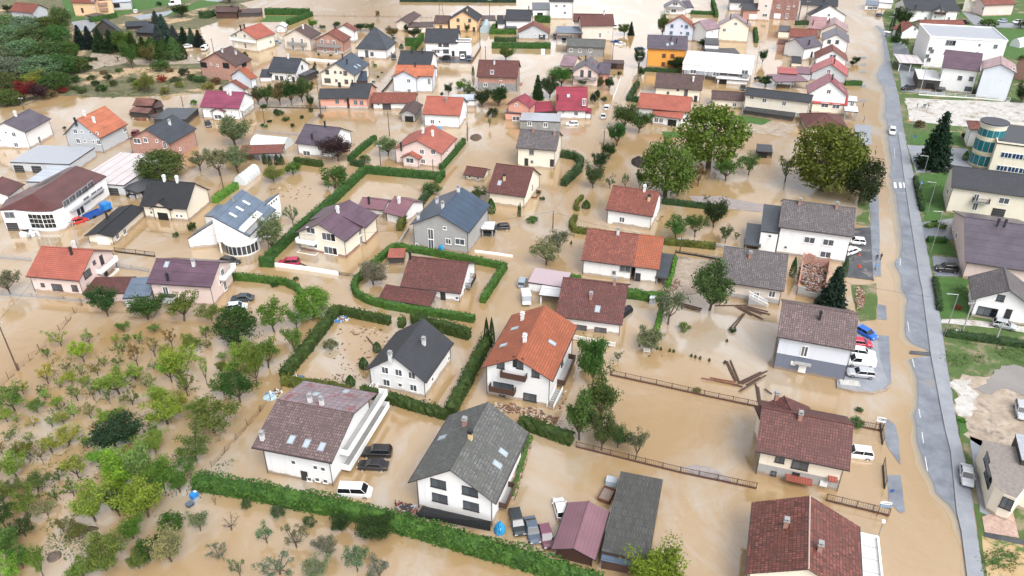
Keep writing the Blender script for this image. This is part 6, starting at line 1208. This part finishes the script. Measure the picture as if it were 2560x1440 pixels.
# ================================================================ poles, lamps, signs
def pole(label, x, y, hp, lean=(0, 0), kind='p', m=None, z=0):
    P = G((x, y), z); ht = hp / vpm(y - hp / 2); r_ = empty('utility_pole' if kind == 'p' else 'street_lamp', P); U = Vector((0, 0, 1)); T = P + Vector((lean[0] * ht, lean[1] * ht, ht)); mb = MB()
    mb.tube(P - U * .6, T, .15 if kind == 'p' else .09, .09 if kind == 'p' else .06, 8); mb.build('pole', m or (BARK if kind == 'p' else STEEL), r_)
    if kind == 'p':
        c = MB(); c.box(T - U * .4, (.75, .1, 0), (-.01, .06, 0), (0, 0, .06)); cr = c.build('crossarm', STEEL, r_)
        for i in (-.65, -.25, .25, .65): b = MB(); b.tube(T + Vector((i, 0, -.34)), T + Vector((i, 0, -.12)), .05, n=6); b.build('insulator', WPAINT, r_, cr)
    elif kind == 'l':
        c = MB(); c.tube(T, T + Vector((-1.6, 0, .15)), .045, n=5); c.build('arm', STEEL, r_); b = MB(); b.box(T + Vector((-1.75, 0, .15)), (.35, 0, 0), (0, .12, 0), (0, 0, .07)); b.build('lamp_head', GREYP, r_)
    elif kind == 'g':
        b = MB(); n_ = 8
        for i in range(4):
            a0, a1 = math.pi * i / 4, math.pi * (i + 1) / 4; b.tube(T + Vector((0, 0, .28 - .28 * math.cos(a0))), T + Vector((0, 0, .28 - .28 * math.cos(a1))), .28 * math.sin(a0) + .01, .28 * math.sin(a1) + .01, 12)
        b.build('lamp_globe', WPAINT, r_)
    tag(r_, label, 'utility pole' if kind == 'p' else 'street lamp', px=x); return T
PT = {}
for k, a in enumerate([('dark leaning wooden pole at the left edge fence', 45,926,115,(-.02,0)), ('tall concrete pole beside the pink house with coral roof',198,616,62), ('wooden pole behind the yellow cream house',559,472,60), ('wooden pole rising from the water garden',662,310,36), ('wooden pole at the corner of the salmon bungalow',803,292,74), ('thin pole in the flooded meadow below the salmon bungalow',974,340,58),
 ('short pole right of the white coral roofed bungalow',1169,352,46), ('pole behind the green gabled garden hedge',952,414,50), ('pole inside the far hedge of the empty garden',1084,450,50), ('thin far pole standing in open water',1224,38,38), ('pole left of the long low hedge',1200,118,56), ('short pole above the half plastered brick house',1214,148,32), ('pole in the lane crossing by the conifer hedge',1508,382,56),
 ('pole at the flooded crossroads',1382,572,42), ('pole beside the derelict block hut',1531,150,42), ('slim pole among lane shrubs',1595,205,62), ('pole in front of the brown roofed cream house',1590,240,46), ('light pole right of the white curved roof',1892,160,56), ('tall pole at the terracotta outbuilding',2010,68,62), ('pole at the end of the olive hedge',1699,634,40), ('pole left of the white purple brown roofed house',60,274,30),
 ('pole behind the dark lean-to garage',458,266,26), ('pole beside the two far parked cars',535,133,36), ('pole by the salmon house drive',178,56,32), ('pale pole beside the long hedge end',676,640,50), ('tall pole by the black glazed annex',2300,230,60), ('slim pole before the tall pale gable house',2490,250,50), ('thick concrete pole near the weathered grey roofed house',2406,830,72), ('pale wooden pole cut across the silver hatchback',2488,856,48)]):
    l, x, y, hp = a[:4]; PT[k] = pole(l, x, y, hp, a[4] if len(a) > 4 else (0, 0), 'p', CONC if x > 2280 or k == 1 or x == 1892 else None, 0 if x < 2200 else .05)
for l, x, y, hp, kd in [('arched street lamp over the crossing lawn', 2295,484,88,'l'), ('pale lamp post in front of the black tiled house',2317,536,76,'l'), ('street lamp on the clipped hedge lawn',2326,634,98,'l'), ('street lamp on the strip by the gravel drive',2361,840,98,'l'), ('globe lamp beside the flat white annex',2194,1346,38,'g'), ('globe lamp in the ragged conifer hedge',1158,968,14,'g'), ('street lamp beside the tall spruce, upper right',2270,355,60,'l'), ('street lamp by the bus shelter',2226,82,38,'l')]: pole(l, x, y, hp, kind=kd, z=.05 if x > 2200 else 0)
def cable(i, j, k):
    A, B = PT[i], PT[j]; mb = MB(); pp = [A.lerp(B, q / 14) - Vector((0, 0, 4 * k * (q / 14) * (1 - q / 14))) for q in range(15)]
    for a, b in zip(pp, pp[1:]): mb.tube(a, b, .02, n=3, cap=False)
    return mb.build('power_cable', DARKP)
names = {0:'leaning left pole',1:'pink house pole',24:'hedge end pole',13:'crossroads pole',12:'lane crossing pole',19:'olive hedge pole',15:'slim lane pole',2:'cream house pole',27:'thick concrete pole',28:'pale wooden pole'}
for i, j, k in ((0,1,1.2),(1,24,1.2),(24,13,1.5),(13,12,1),(13,19,1.2),(12,15,1.2),(1,2,1),(19,27,2.0)): tag(cable(i, j, k), f'power cable between {names[i]} and {names[j]}', 'cable', px=0)
# lattice mast
P = G((1103, 39)); r_ = empty('lattice_mast', P)
for s in (-1, 1): mb = MB(); mb.tube(P + Vector((s * 1.1, 0, -.5)), P + Vector((s * .15, 0, 9.5)), .12, .08, 5); mb.build('leg', RUST, r_)
for z_ in (2.5, 5, 7.5): mb = MB(); w_ = 1.1 - z_ * .1; mb.tube(P + Vector((-w_, 0, z_)), P + Vector((w_, 0, z_)), .06, n=4); mb.build('brace', RUST, r_)
tag(r_, 'A shaped mast standing in the far open water', 'mast', px=1103)
def sign(label, a, b, ht, ph, mats, lines, name='sign_board'):
    A, B = G(a), G(b); d = B - A; L_ = d.length; d.normalize(); n = Vector((d.y, -d.x, 0)); r_ = empty(name, A, 0); U = Vector((0, 0, 1))
    for q in (A, B): mb = MB(); mb.tube(q - U * .4, q + U * ht, .05, n=5); mb.build('post', FB, r_)
    for (z0, z1, m) in mats: mb = MB(); mb.box((A + B) / 2 + U * (z0 + z1) / 2, d * (L_ / 2 + .1), n * .04, U * (z1 - z0) / 2); pn = mb.build('panel', m, r_)
    for x_, z_, s_ in lines: mb = MB(); mb.box((A + B) / 2 + d * x_ + U * z_ + n * .045, d * s_, n * .01, U * .045); mb.build('faded_line', SLATEP, r_)
    tag(r_, label, 'sign', px=a[0])
SLATEP = plain((.05, .07, .14), .5)
sign('white sign board on two posts beside the upper gate', (2185,1078), (2204,1082), 2.9, 0, [(2.0, 2.9, WPAINT)], [(0, 2.7, .5), (.35, 2.55, .4), (0, 2.4, .45)])
sign('brown framed sign with white and blue panels at the lower gate', (2192,1290), (2217,1293), 2.9, 0, [(2.35, 2.8, WPAINT), (1.75, 2.25, plain((.2, .3, .42), .4))], [(.1, 2.57, .5)])
def rsign(label, x, y, hp, m, kind):
    P = G((x, y), .05); ht = hp / vpm(y); r_ = empty('road_sign', P); U = Vector((0, 0, 1)); mb = MB(); mb.tube(P, P + U * ht, .04, n=5); mb.build('post', STEEL, r_); b = MB(); c = P + U * (ht - .35) + Vector((0, -.06, 0))
    if kind == 'sq': b.box(c, (.33, 0, 0), (0, .02, 0), (0, 0, .33))
    else: b.tube(c, c + Vector((0, .03, 0)), .34, n=16)
    pn = b.build('sign_plate', m, r_)
    if kind == 'sq': t = MB(); q = c + Vector((0, -.03, 0)); t.poly([q + Vector((-.22, 0, -.2)), q + Vector((.22, 0, -.2)), q + Vector((0, 0, .22))]); t.build('white_triangle', WPAINT, r_, pn)
    tag(r_, label, 'road sign', px=x)
rsign('blue square pedestrian crossing sign at the crossing', 2297, 482, 28, plain((.02, .18, .6), .4), 'sq')
rsign('round orange and blue sign near the flooded gravel lot', 2266, 318, 20, plain((.75, .22, .03), .4), 'rd')
rsign('round blue sign left of the tall spruce', 2284, 356, 18, plain((.03, .1, .5), .4), 'rd')
rsign('round blue sign on the lower road island', 2222, 1250, 28, plain((.03, .08, .25), .4), 'rd')
# ================================================================ people
SK = plain((.45, .27, .19), .6, name='skin'); HAIR = plain((.03, .02, .015), .8, name='hair')
def person(label, x, y, face, top, bot, pose=0, z=.12):
    P = G((x, y), z); r_ = empty('person', P, face); st = .16 if pose else .05
    J = [((0, 0, .95), .13), ((0, 0, 1.15), .125), ((0, 0, 1.36), .15), ((0, 0, 1.5), .06), ((0, .01, 1.62), .095), ((0, .02, 1.70), .09),
         ((-.09, 0, .88), .085), ((-.1, -st, .48), .06), ((-.1, -st * 1.8 + .03, .07), .045), ((-.1, -st * 1.8 + .16, .03), .04), ((.09, 0, .88), .085), ((.1, st, .48), .06), ((.1, st * 1.2, .07), .045), ((.1, st * 1.2 + .14, .03), .04),
         ((-.2, 0, 1.38), .06), ((-.25, -.02, 1.12), .045), ((-.24, .1, .9), .033), ((-.235, .15, .82), .03), ((.2, 0, 1.38), .06), ((.25, .03, 1.12), .045), ((.24, .14, .92), .033), ((.235, .2, .86), .03)]
    E = [(0, 1), (1, 2), (2, 3), (3, 4), (4, 5), (0, 6), (6, 7), (7, 8), (8, 9), (0, 10), (10, 11), (11, 12), (12, 13), (2, 14), (14, 15), (15, 16), (16, 17), (2, 18), (18, 19), (19, 20), (20, 21)]
    me = bpy.data.meshes.new('body'); me.from_pydata([j[0] for j in J], E, []); o = bpy.data.objects.new('body', me); COL.objects.link(o); md = o.modifiers.new('skin', 'SKIN')
    for v, j in zip(me.skin_vertices[0].data, J): v.radius = (j[1], j[1] * .85)
    me.skin_vertices[0].data[0].use_root = True; ss = o.modifiers.new('sub', 'SUBSURF'); ss.levels = 1; ss.render_levels = 1
    dg = bpy.context.evaluated_depsgraph_get(); m2 = bpy.data.meshes.new_from_object(o.evaluated_get(dg)); o.modifiers.clear(); o.data = m2; m2.materials.clear()
    for m in (SK, top, bot): m2.materials.append(m)
    for p in m2.polygons: c = p.center; p.material_index = 0 if c.z > 1.5 or (abs(c.x) > .19 and c.z < .9) else (2 if c.z < .93 else 1)
    o.parent = r_
    hb = MB(); Q = P
    hm = bpy.data.meshes.new('hair'); vs = []; fs = []
    for i in range(5):
        for j in range(10):
            a = 6.283 * j / 10; b = math.pi / 2 * i / 4; vs.append((.1 * math.cos(a) * math.cos(b), -.01 + .11 * math.sin(a) * math.cos(b), 1.70 + .1 * math.sin(b)))
    for i in range(4):
        for j in range(10): fs.append((i * 10 + j, i * 10 + (j + 1) % 10, i * 10 + 10 + (j + 1) % 10, i * 10 + 10 + j))
    hm.from_pydata(vs, [], fs); hm.materials.append(HAIR); ho = bpy.data.objects.new('hair', hm); COL.objects.link(ho); ho.parent = r_
    tag(r_, label, 'person', px=x)
cl = lambda *c: plain(c, .8, name='cloth')
person('person in camouflage grey clothes on the wet dark pad', 2132,655, .3, cl(.13,.14,.10), cl(.12,.12,.09)); person('person in black jacket left of a second dark figure', 2190,652, 2.5, cl(.02,.02,.025), cl(.03,.02,.03))
person('person in black clothes right of another at the water edge', 2201,650, 3.3, cl(.015,.015,.018), cl(.02,.02,.025)); person('person in bright blue jacket at the pad corner', 2187,676, 3.6, cl(.02,.25,.6), cl(.03,.05,.1), 1)
person('person in pale blue top and red boots wading in shallow water', 2181,703, 1.2, cl(.4,.45,.55), cl(.3,.1,.08), 1, -.15); person('person in dark clothes standing behind the long green hedge', 991,1274, 2.0, cl(.02,.02,.03), cl(.03,.03,.04), 0, -.2)
person('person in red top beside the dark figure behind the hedge', 1000,1275, 4.0, cl(.25,.03,.02), cl(.05,.03,.03), 0, -.3); person('person in dark clothes on the roadside below the conservatory', 2159,305, 1, cl(.02,.02,.03), cl(.03,.04,.06)); person('person by the flooded kerb near the conservatory', 2157,268, 1, cl(.1,.04,.05), cl(.02,.02,.03))
person('person in dark clothes on the pale gravel lot, left', 2292,270, 1, cl(.02,.025,.05), cl(.03,.03,.05)); person('person in dark clothes on the pale gravel lot, right', 2319,272, 4, cl(.02,.025,.05), cl(.03,.03,.05)); person('person in red jacket at the far junction', 2188,36, 1, cl(.4,.03,.03), cl(.03,.03,.05)); person('person in dark red jacket beside the far junction car', 2203,32, 1, cl(.2,.02,.03), cl(.03,.03,.05))
def cone_(x, y):
    P = G((x, y), .12); r_ = empty('traffic_cone', P); mb = MB(); mb.tube(P, P + Vector((0, 0, .6)), .2, .04, 10); mb.build('cone', plain((.7, .08, .03), .5), r_); b = MB(); b.box(P + Vector((0, 0, .03)), (.22, 0, 0), (0, .22, 0), (0, 0, .03)); b.build('base', plain((.6, .08, .03), .5), r_); tag(r_, 'orange traffic cone on the wet dark pad', 'traffic cone', px=x)
for x, y in ((2148,638),(2146,666),(2150,668)): cone_(x, y)
# ================================================================ drifting timber and debris
BEAM = plain((.085, .05, .038), .8, var=.5, name='wet_timber'); BEAM2 = plain((.20, .09, .05), .8, name='wet_timber')
def beam(a, b, zz=.12, m=None, w_=.11, zt=None, lab='long dark timber beam'):
    A, B = G(a, zz), G(b, zz if zt is None else zt); d = B - A; L_ = d.length; d.normalize(); q = Vector((-d.y, d.x, 0)).normalized(); mb = MB(); mb.box((A + B) / 2, d * L_ / 2, q * w_, d.cross(q) * .07); o = mb.build('timber_beam', m or BEAM); tag(o, lab, 'timber', px=a[0])
G1, G2, G3 = 'dark timber beam in the lower drift by the two tone house', 'dark timber beam in the pile below the stone terrace', 'long timber beam left of the stone terrace'
for i, (a, b) in enumerate([((1813,901),(1838,954)),((1818,903),(1841,952)),((1826,900),(1848,953)),((1753,945),(1846,961)),((1775,944),(1838,955)),((1785,948),(1857,967)),((1845,957),(1902,930)),((1850,959),(1912,929)),((1856,960),(1918,927)),((1866,962),(1900,943)),((1848,978),(1885,955)),((1852,976),(1915,938)),((1889,958),(1896,1005)),((1892,965),(1899,1012)),((1896,968),(1902,1008)),((1912,972),(1930,985))]): beam(a, b, .1 + .07 * (i % 4), BEAM2 if i in (3, 4) else None, lab=G1)
for i, (a, b) in enumerate([((1787,764),(1866,763)),((1836,764),(1900,793)),((1842,765),(1908,798)),((1850,766),(1906,786)),((1858,764),(1912,784)),((1862,770),(1925,786)),((1868,766),(1920,779)),((1828,817),(1858,784)),((1836,819),(1862,784)),((1845,770),(1880,788))]): beam(a, b, .1 + .07 * (i % 4), BEAM2 if i == 1 else None, lab=G2)
for i, (a, b) in enumerate([((1690,754),(1755,772)),((1695,759),(1752,777)),((1702,766),(1750,776))]): beam(a, b, .12 + .06 * i, lab=G3)
beam((916,842), (934,862), .15, lab='thin driftwood plank near a clipped cone'); beam((746,656),(782,672), .12, lab='flat plank floating by the red station wagon')
def stuff(name, label, polys, n, m, s0, s1, seed, flat=.3, z=.05):
    R_ = random.Random(seed); mb = MB()
    for (cx, cy, rx, ry, k) in polys:
        for _ in range(int(n * k)):
            a = R_.random() * 6.283; q = R_.random() ** .6; P = G((cx + math.cos(a) * rx * q, cy + math.sin(a) * ry * q), z); s = R_.uniform(s0, s1); t = R_.random() * 6.283; d = Vector((math.cos(t), math.sin(t), 0)); e = Vector((-d.y, d.x, 0))
            mb.box(P, d * s, e * s * R_.uniform(.12, .5), Vector((0, 0, .05 + s * flat * R_.random())), R_.randrange(len(m)))
    o = mb.build(name, m); o['label'] = label; o['category'] = 'debris'; o['kind'] = 'stuff'
DW = plain((.14, .09, .06), .9, name='driftwood'); DL = plain((.45, .38, .30), .8, name='pale_wood'); DT = plain((.7, .7, .68), .6, name='litter')
stuff('floating_debris', 'scattered twigs and litter drifting in the thuja hedged garden', [(900,830,60,15,1),(880,870,90,40,.8),(850,945,60,12,1.2),(900,915,50,14,.8),(970,850,30,20,.5)], 45, [DW, DW, DL, DW, DL], .05, .28, 3)
stuff('plastic_litter', 'white and blue rubbish caught in the hedge corner', [(850,797,22,6,1),(845,803,12,4,.4),(745,945,14,8,.5),(800,962,20,5,.2),(690,985,22,12,.6)], 46, [DT, DT, BL, DW], .1, .32, 4, .6)
stuff('firewood_drift', 'cut firewood logs floating in front of the orange roofed house', [(1260,1022,45,14,1.2),(1330,1035,35,16,1),(1370,1052,35,12,.7),(1400,985,18,40,.25)], 110, [DW, BEAM2, DL], .12, .35, 5, .5)
stuff('scum', 'grey twiggy scum around the drowned orchard trees', [(560,965,40,40,.5),(470,950,40,50,.4),(1650,550,30,10,.2),(730,480,60,20,.7),(1340,400,6,10,.1),(1660,700,20,20,.4),(1075,390,20,8,.2),(210,205,60,20,.5),(350,190,80,20,.8),(1570,860,120,60,.15)], 50, [DW, DL], .08, .35, 6)
stuff('rubble_heap', 'heap of broken red bricks inside the roofless ruin', [(2030,688,34,26,1),(2040,720,26,14,.5),(2030,670,30,10,.4)], 900, [BRK2, BEAM2, BEAM, CONC], .08, .26, 7, 1.4, .35)
stuff('rubble_heap', 'red brown rubble strip beside the roadside garden', [(2150,745,12,30,1),(1690,712,12,14,.4)], 260, [BRK2, DL, BEAM2], .06, .2, 8, .8, .15)
stuff('planks_pile', 'jumbled planks in front of the rusty woodshed', [(358,292,22,7,1),(345,284,18,5,.4)], 60, [BEAM2, DL, RUST], .4, 1.4, 9, .5, .3)
stuff('scrap_pile', 'dark scrap metal and wheels behind the hedge by the mossy roofed house', [(1022,1275,24,9,1),(1003,1270,8,7,.3)], 60, [DARKP, RUST, GREYP, BRK2], .2, .6, 10, .9, .3)
stuff('firewood_stack', 'white window frames and stacked goods beside the maroon roofed shop', [(75,584,22,5,.5),(225,490,18,10,.4),(335,485,16,9,.8)], 40, [WPAINT, GREYP, DARKP], .3, .8, 11, 1.0, .4)
def mound(label, x, y, wd, dp, ht, m, name='mound', seed=1):
    P = G((x, y)); a = wd / 2 / hpm(y); b = dp / 2 / dpm(y); mb = MB(); R_ = random.Random(seed); n, k = 22, 6; rg = []
    for i in range(k):
        f = 1 - i / k; rg.append([P + Vector((math.cos(6.283 * j / n) * a * f * R_.uniform(.88, 1.1), math.sin(6.283 * j / n) * b * f * R_.uniform(.88, 1.1), ht * (1 - f ** 2) * R_.uniform(.85, 1.15) - .1)) for j in range(n)])
    for q, w_ in zip(rg, rg[1:]):
        for j in range(n): mb.poly([q[j], q[(j + 1) % n], w_[(j + 1) % n], w_[j]])
    mb.poly(rg[-1]); o = mb.build(name, m); tag(o, label, 'mound', px=x)
mound('round heap of dark brushwood standing in the flooded garden', 1597, 407, 40, 26, 1.6, plain((.03, .022, .02), .9, var=.7), 'brush_heap')
mound('brown compost heap beside a small tree, bottom left', 136, 1392, 38, 30, .8, plain((.13, .10, .08), .95, var=.5), 'compost_heap')
mound('low dark earth heap below the coral bungalow', 1190, 344, 32, 18, .9, plain((.10, .07, .05), .95, var=.5), 'earth_heap'); mound('dark leafy drift heap in the lower left orchard', 222, 1322, 60, 14, .5, plain((.08, .06, .04), .95, var=.6), 'brush_heap')
mound('dark purple plant mound beside the clipped domes', 690, 279, 14, 10, .9, plain((.05, .02, .025), .95), 'plant_mound')
# roofless brick ruin
C_ = [G(p) for p in ((1992,738),(2058,752),(2072,668),(2006,655))]; r_ = empty('brick_ruin', C_[0])
for i in range(4):
    a, b = C_[i], C_[(i + 1) % 4]; d = b - a; L_ = d.length; d.normalize(); q = Vector((-d.y, d.x, 0)); mb = MB(); n = 7
    for j in range(n): hh = rnd.uniform(1.3, 2.4); mb.box(a + d * L_ * (j + .5) / n + Vector((0, 0, hh / 2 - .2)), d * (L_ / n / 2 - .002), q * .14, Vector((0, 0, hh / 2 + .2)))
    mb.build('wall', BRICKW if i != 0 else CONC, r_)
tag(r_, 'roofless brick ruin full of rubble beside the tall spruce', 'ruin', px=2030)
# black tank, dark lean-to and other odd pieces
def drum(label, a, b, rad, m, cat, name, z=.4):
    A, B = G(a, z), G(b, z); r_ = empty(name, A); mb = MB(); mb.tube(A, B, rad, n=16); mb.build('shell', m, r_); d = (B - A).normalized()
    for f in (.15, .5, .85): c = A.lerp(B, f); k = MB(); k.tube(c - d * .05, c + d * .05, rad + .04, n=16); k.build('band', m, r_)
    tag(r_, label, cat, px=a[0])
drum('black cylindrical tank floating beside the red mottled roofed house', (1552,788), (1574,772), .85, plain((.012, .012, .014), .35), 'tank', 'black_tank')
drum('overturned dark car wreck under the walnut tree, seen as a dark drum', (1898,392), (1930,392), 1.5, plain((.012, .011, .01), .6), 'tank', 'dark_tank') if False else None
house('dark burnt looking shed under trees in the flooded garden', [((1893,378),(1932,380),(1930,362),16,'s',.1,'D','dkflat')], 'k1905,388', cat='shed', name='shed')
house('blue and white kiosk with fuel canopy at the top of the road', [((2163,12),(2196,14),(2198,2),14,'f',0,'W','bgrey'),((2198,6),(2232,8),(2234,-4),16,'f',0,'W','white')], 'l2190,20 l2175,20', cat='kiosk', name='kiosk')
r_, Vs = house('dark blue awning over the entrance of the black glazed annex', [((2338,222),(2365,224),(2362,212),10,'f',0,'','dkflat')], cat='awning', name='awning')
house('small orange door canopy with white door on the grey lower wall', [((1975,1192),(2025,1203),(2022,1190),40,'f',0,'','coral')], cat='canopy', name='door_canopy') if False else None
house('grey bike shelter with black lid under the orchard trees', [((397,738),(432,742),(428,728),24,'f',0,'E','dkflat')], cat='shed', name='shelter')

def crumple(label, name, cat, x, y, rx, ry, h, m, seed):
    P = G((x, y)); R_ = random.Random(seed); mb = MB(); n, k = 18, 8; rg = []
    for i in range(k + 1):
        f = i / k; r_ = (1 - f ** 2.5) * 1.0 + .02; rg.append([P + Vector((math.cos(6.283 * j / n) * rx * r_ * (1 + .35 * noise.noise(Vector((j * .9, i * .8, seed)))), math.sin(6.283 * j / n) * ry * r_ * (1 + .35 * noise.noise(Vector((j * .9, i * .8, seed + 9)))), h * f * (1 + .25 * noise.noise(Vector((j * .8, i, seed + 4)))) - .1)) for j in range(n)])
    for q, w_ in zip(rg, rg[1:]):
        for j in range(n): mb.poly([q[j], q[(j + 1) % n], w_[(j + 1) % n], w_[j]])
    mb.poly(rg[-1]); o = mb.build(name, m); tag(o, label, cat, px=x)
TB = plain((.02, .26, .52), .35, var=.35, name='blue_tarp')
crumple('crumpled blue tarpaulin over goods behind the mossy roofed house', 'tarpaulin_bundle', 'tarpaulin', 1249, 1328, .75, .8, 1.9, TB, 1)
crumple('blue tarpaulin bundle caught behind the grey house with arches', 'tarpaulin_bundle', 'tarpaulin', 1105, 624, .8, .6, 2.0, TB, 2)
crumple('pale blue plastic sheet snagged on the broken orchard fence', 'plastic_sheet', 'plastic sheet', 675, 994, 1.1, .9, .6, plain((.4, .55, .6), .4, name='pale_sheet'), 3)
crumple('blue tarpaulin beside the white coral roofed bungalow', 'tarpaulin_bundle', 'tarpaulin', 1096, 322, 1.2, .6, .8, TB, 4)
ORD = ['first','second','third','fourth','fifth','sixth','seventh','eighth','ninth','tenth','eleventh','twelfth','thirteenth','fourteenth','fifteenth','sixteenth','seventeenth','eighteenth','nineteenth','twentieth']
by = {}
for o, l, px in PEND: by.setdefault(l, []).append((px, o))
for l, lst in by.items():
    if len(lst) < 2: continue
    lst.sort(key=lambda q: q[0])
    for i, (px, o) in enumerate(lst):
        o['label'] = ' '.join(l.split()[:13]) + ', ' + (ORD[i] if i < 20 else f'number {i+1}') + ' from left'
        if 'group' not in o: o['group'] = l
for m in MISS: print('MISS', *m)
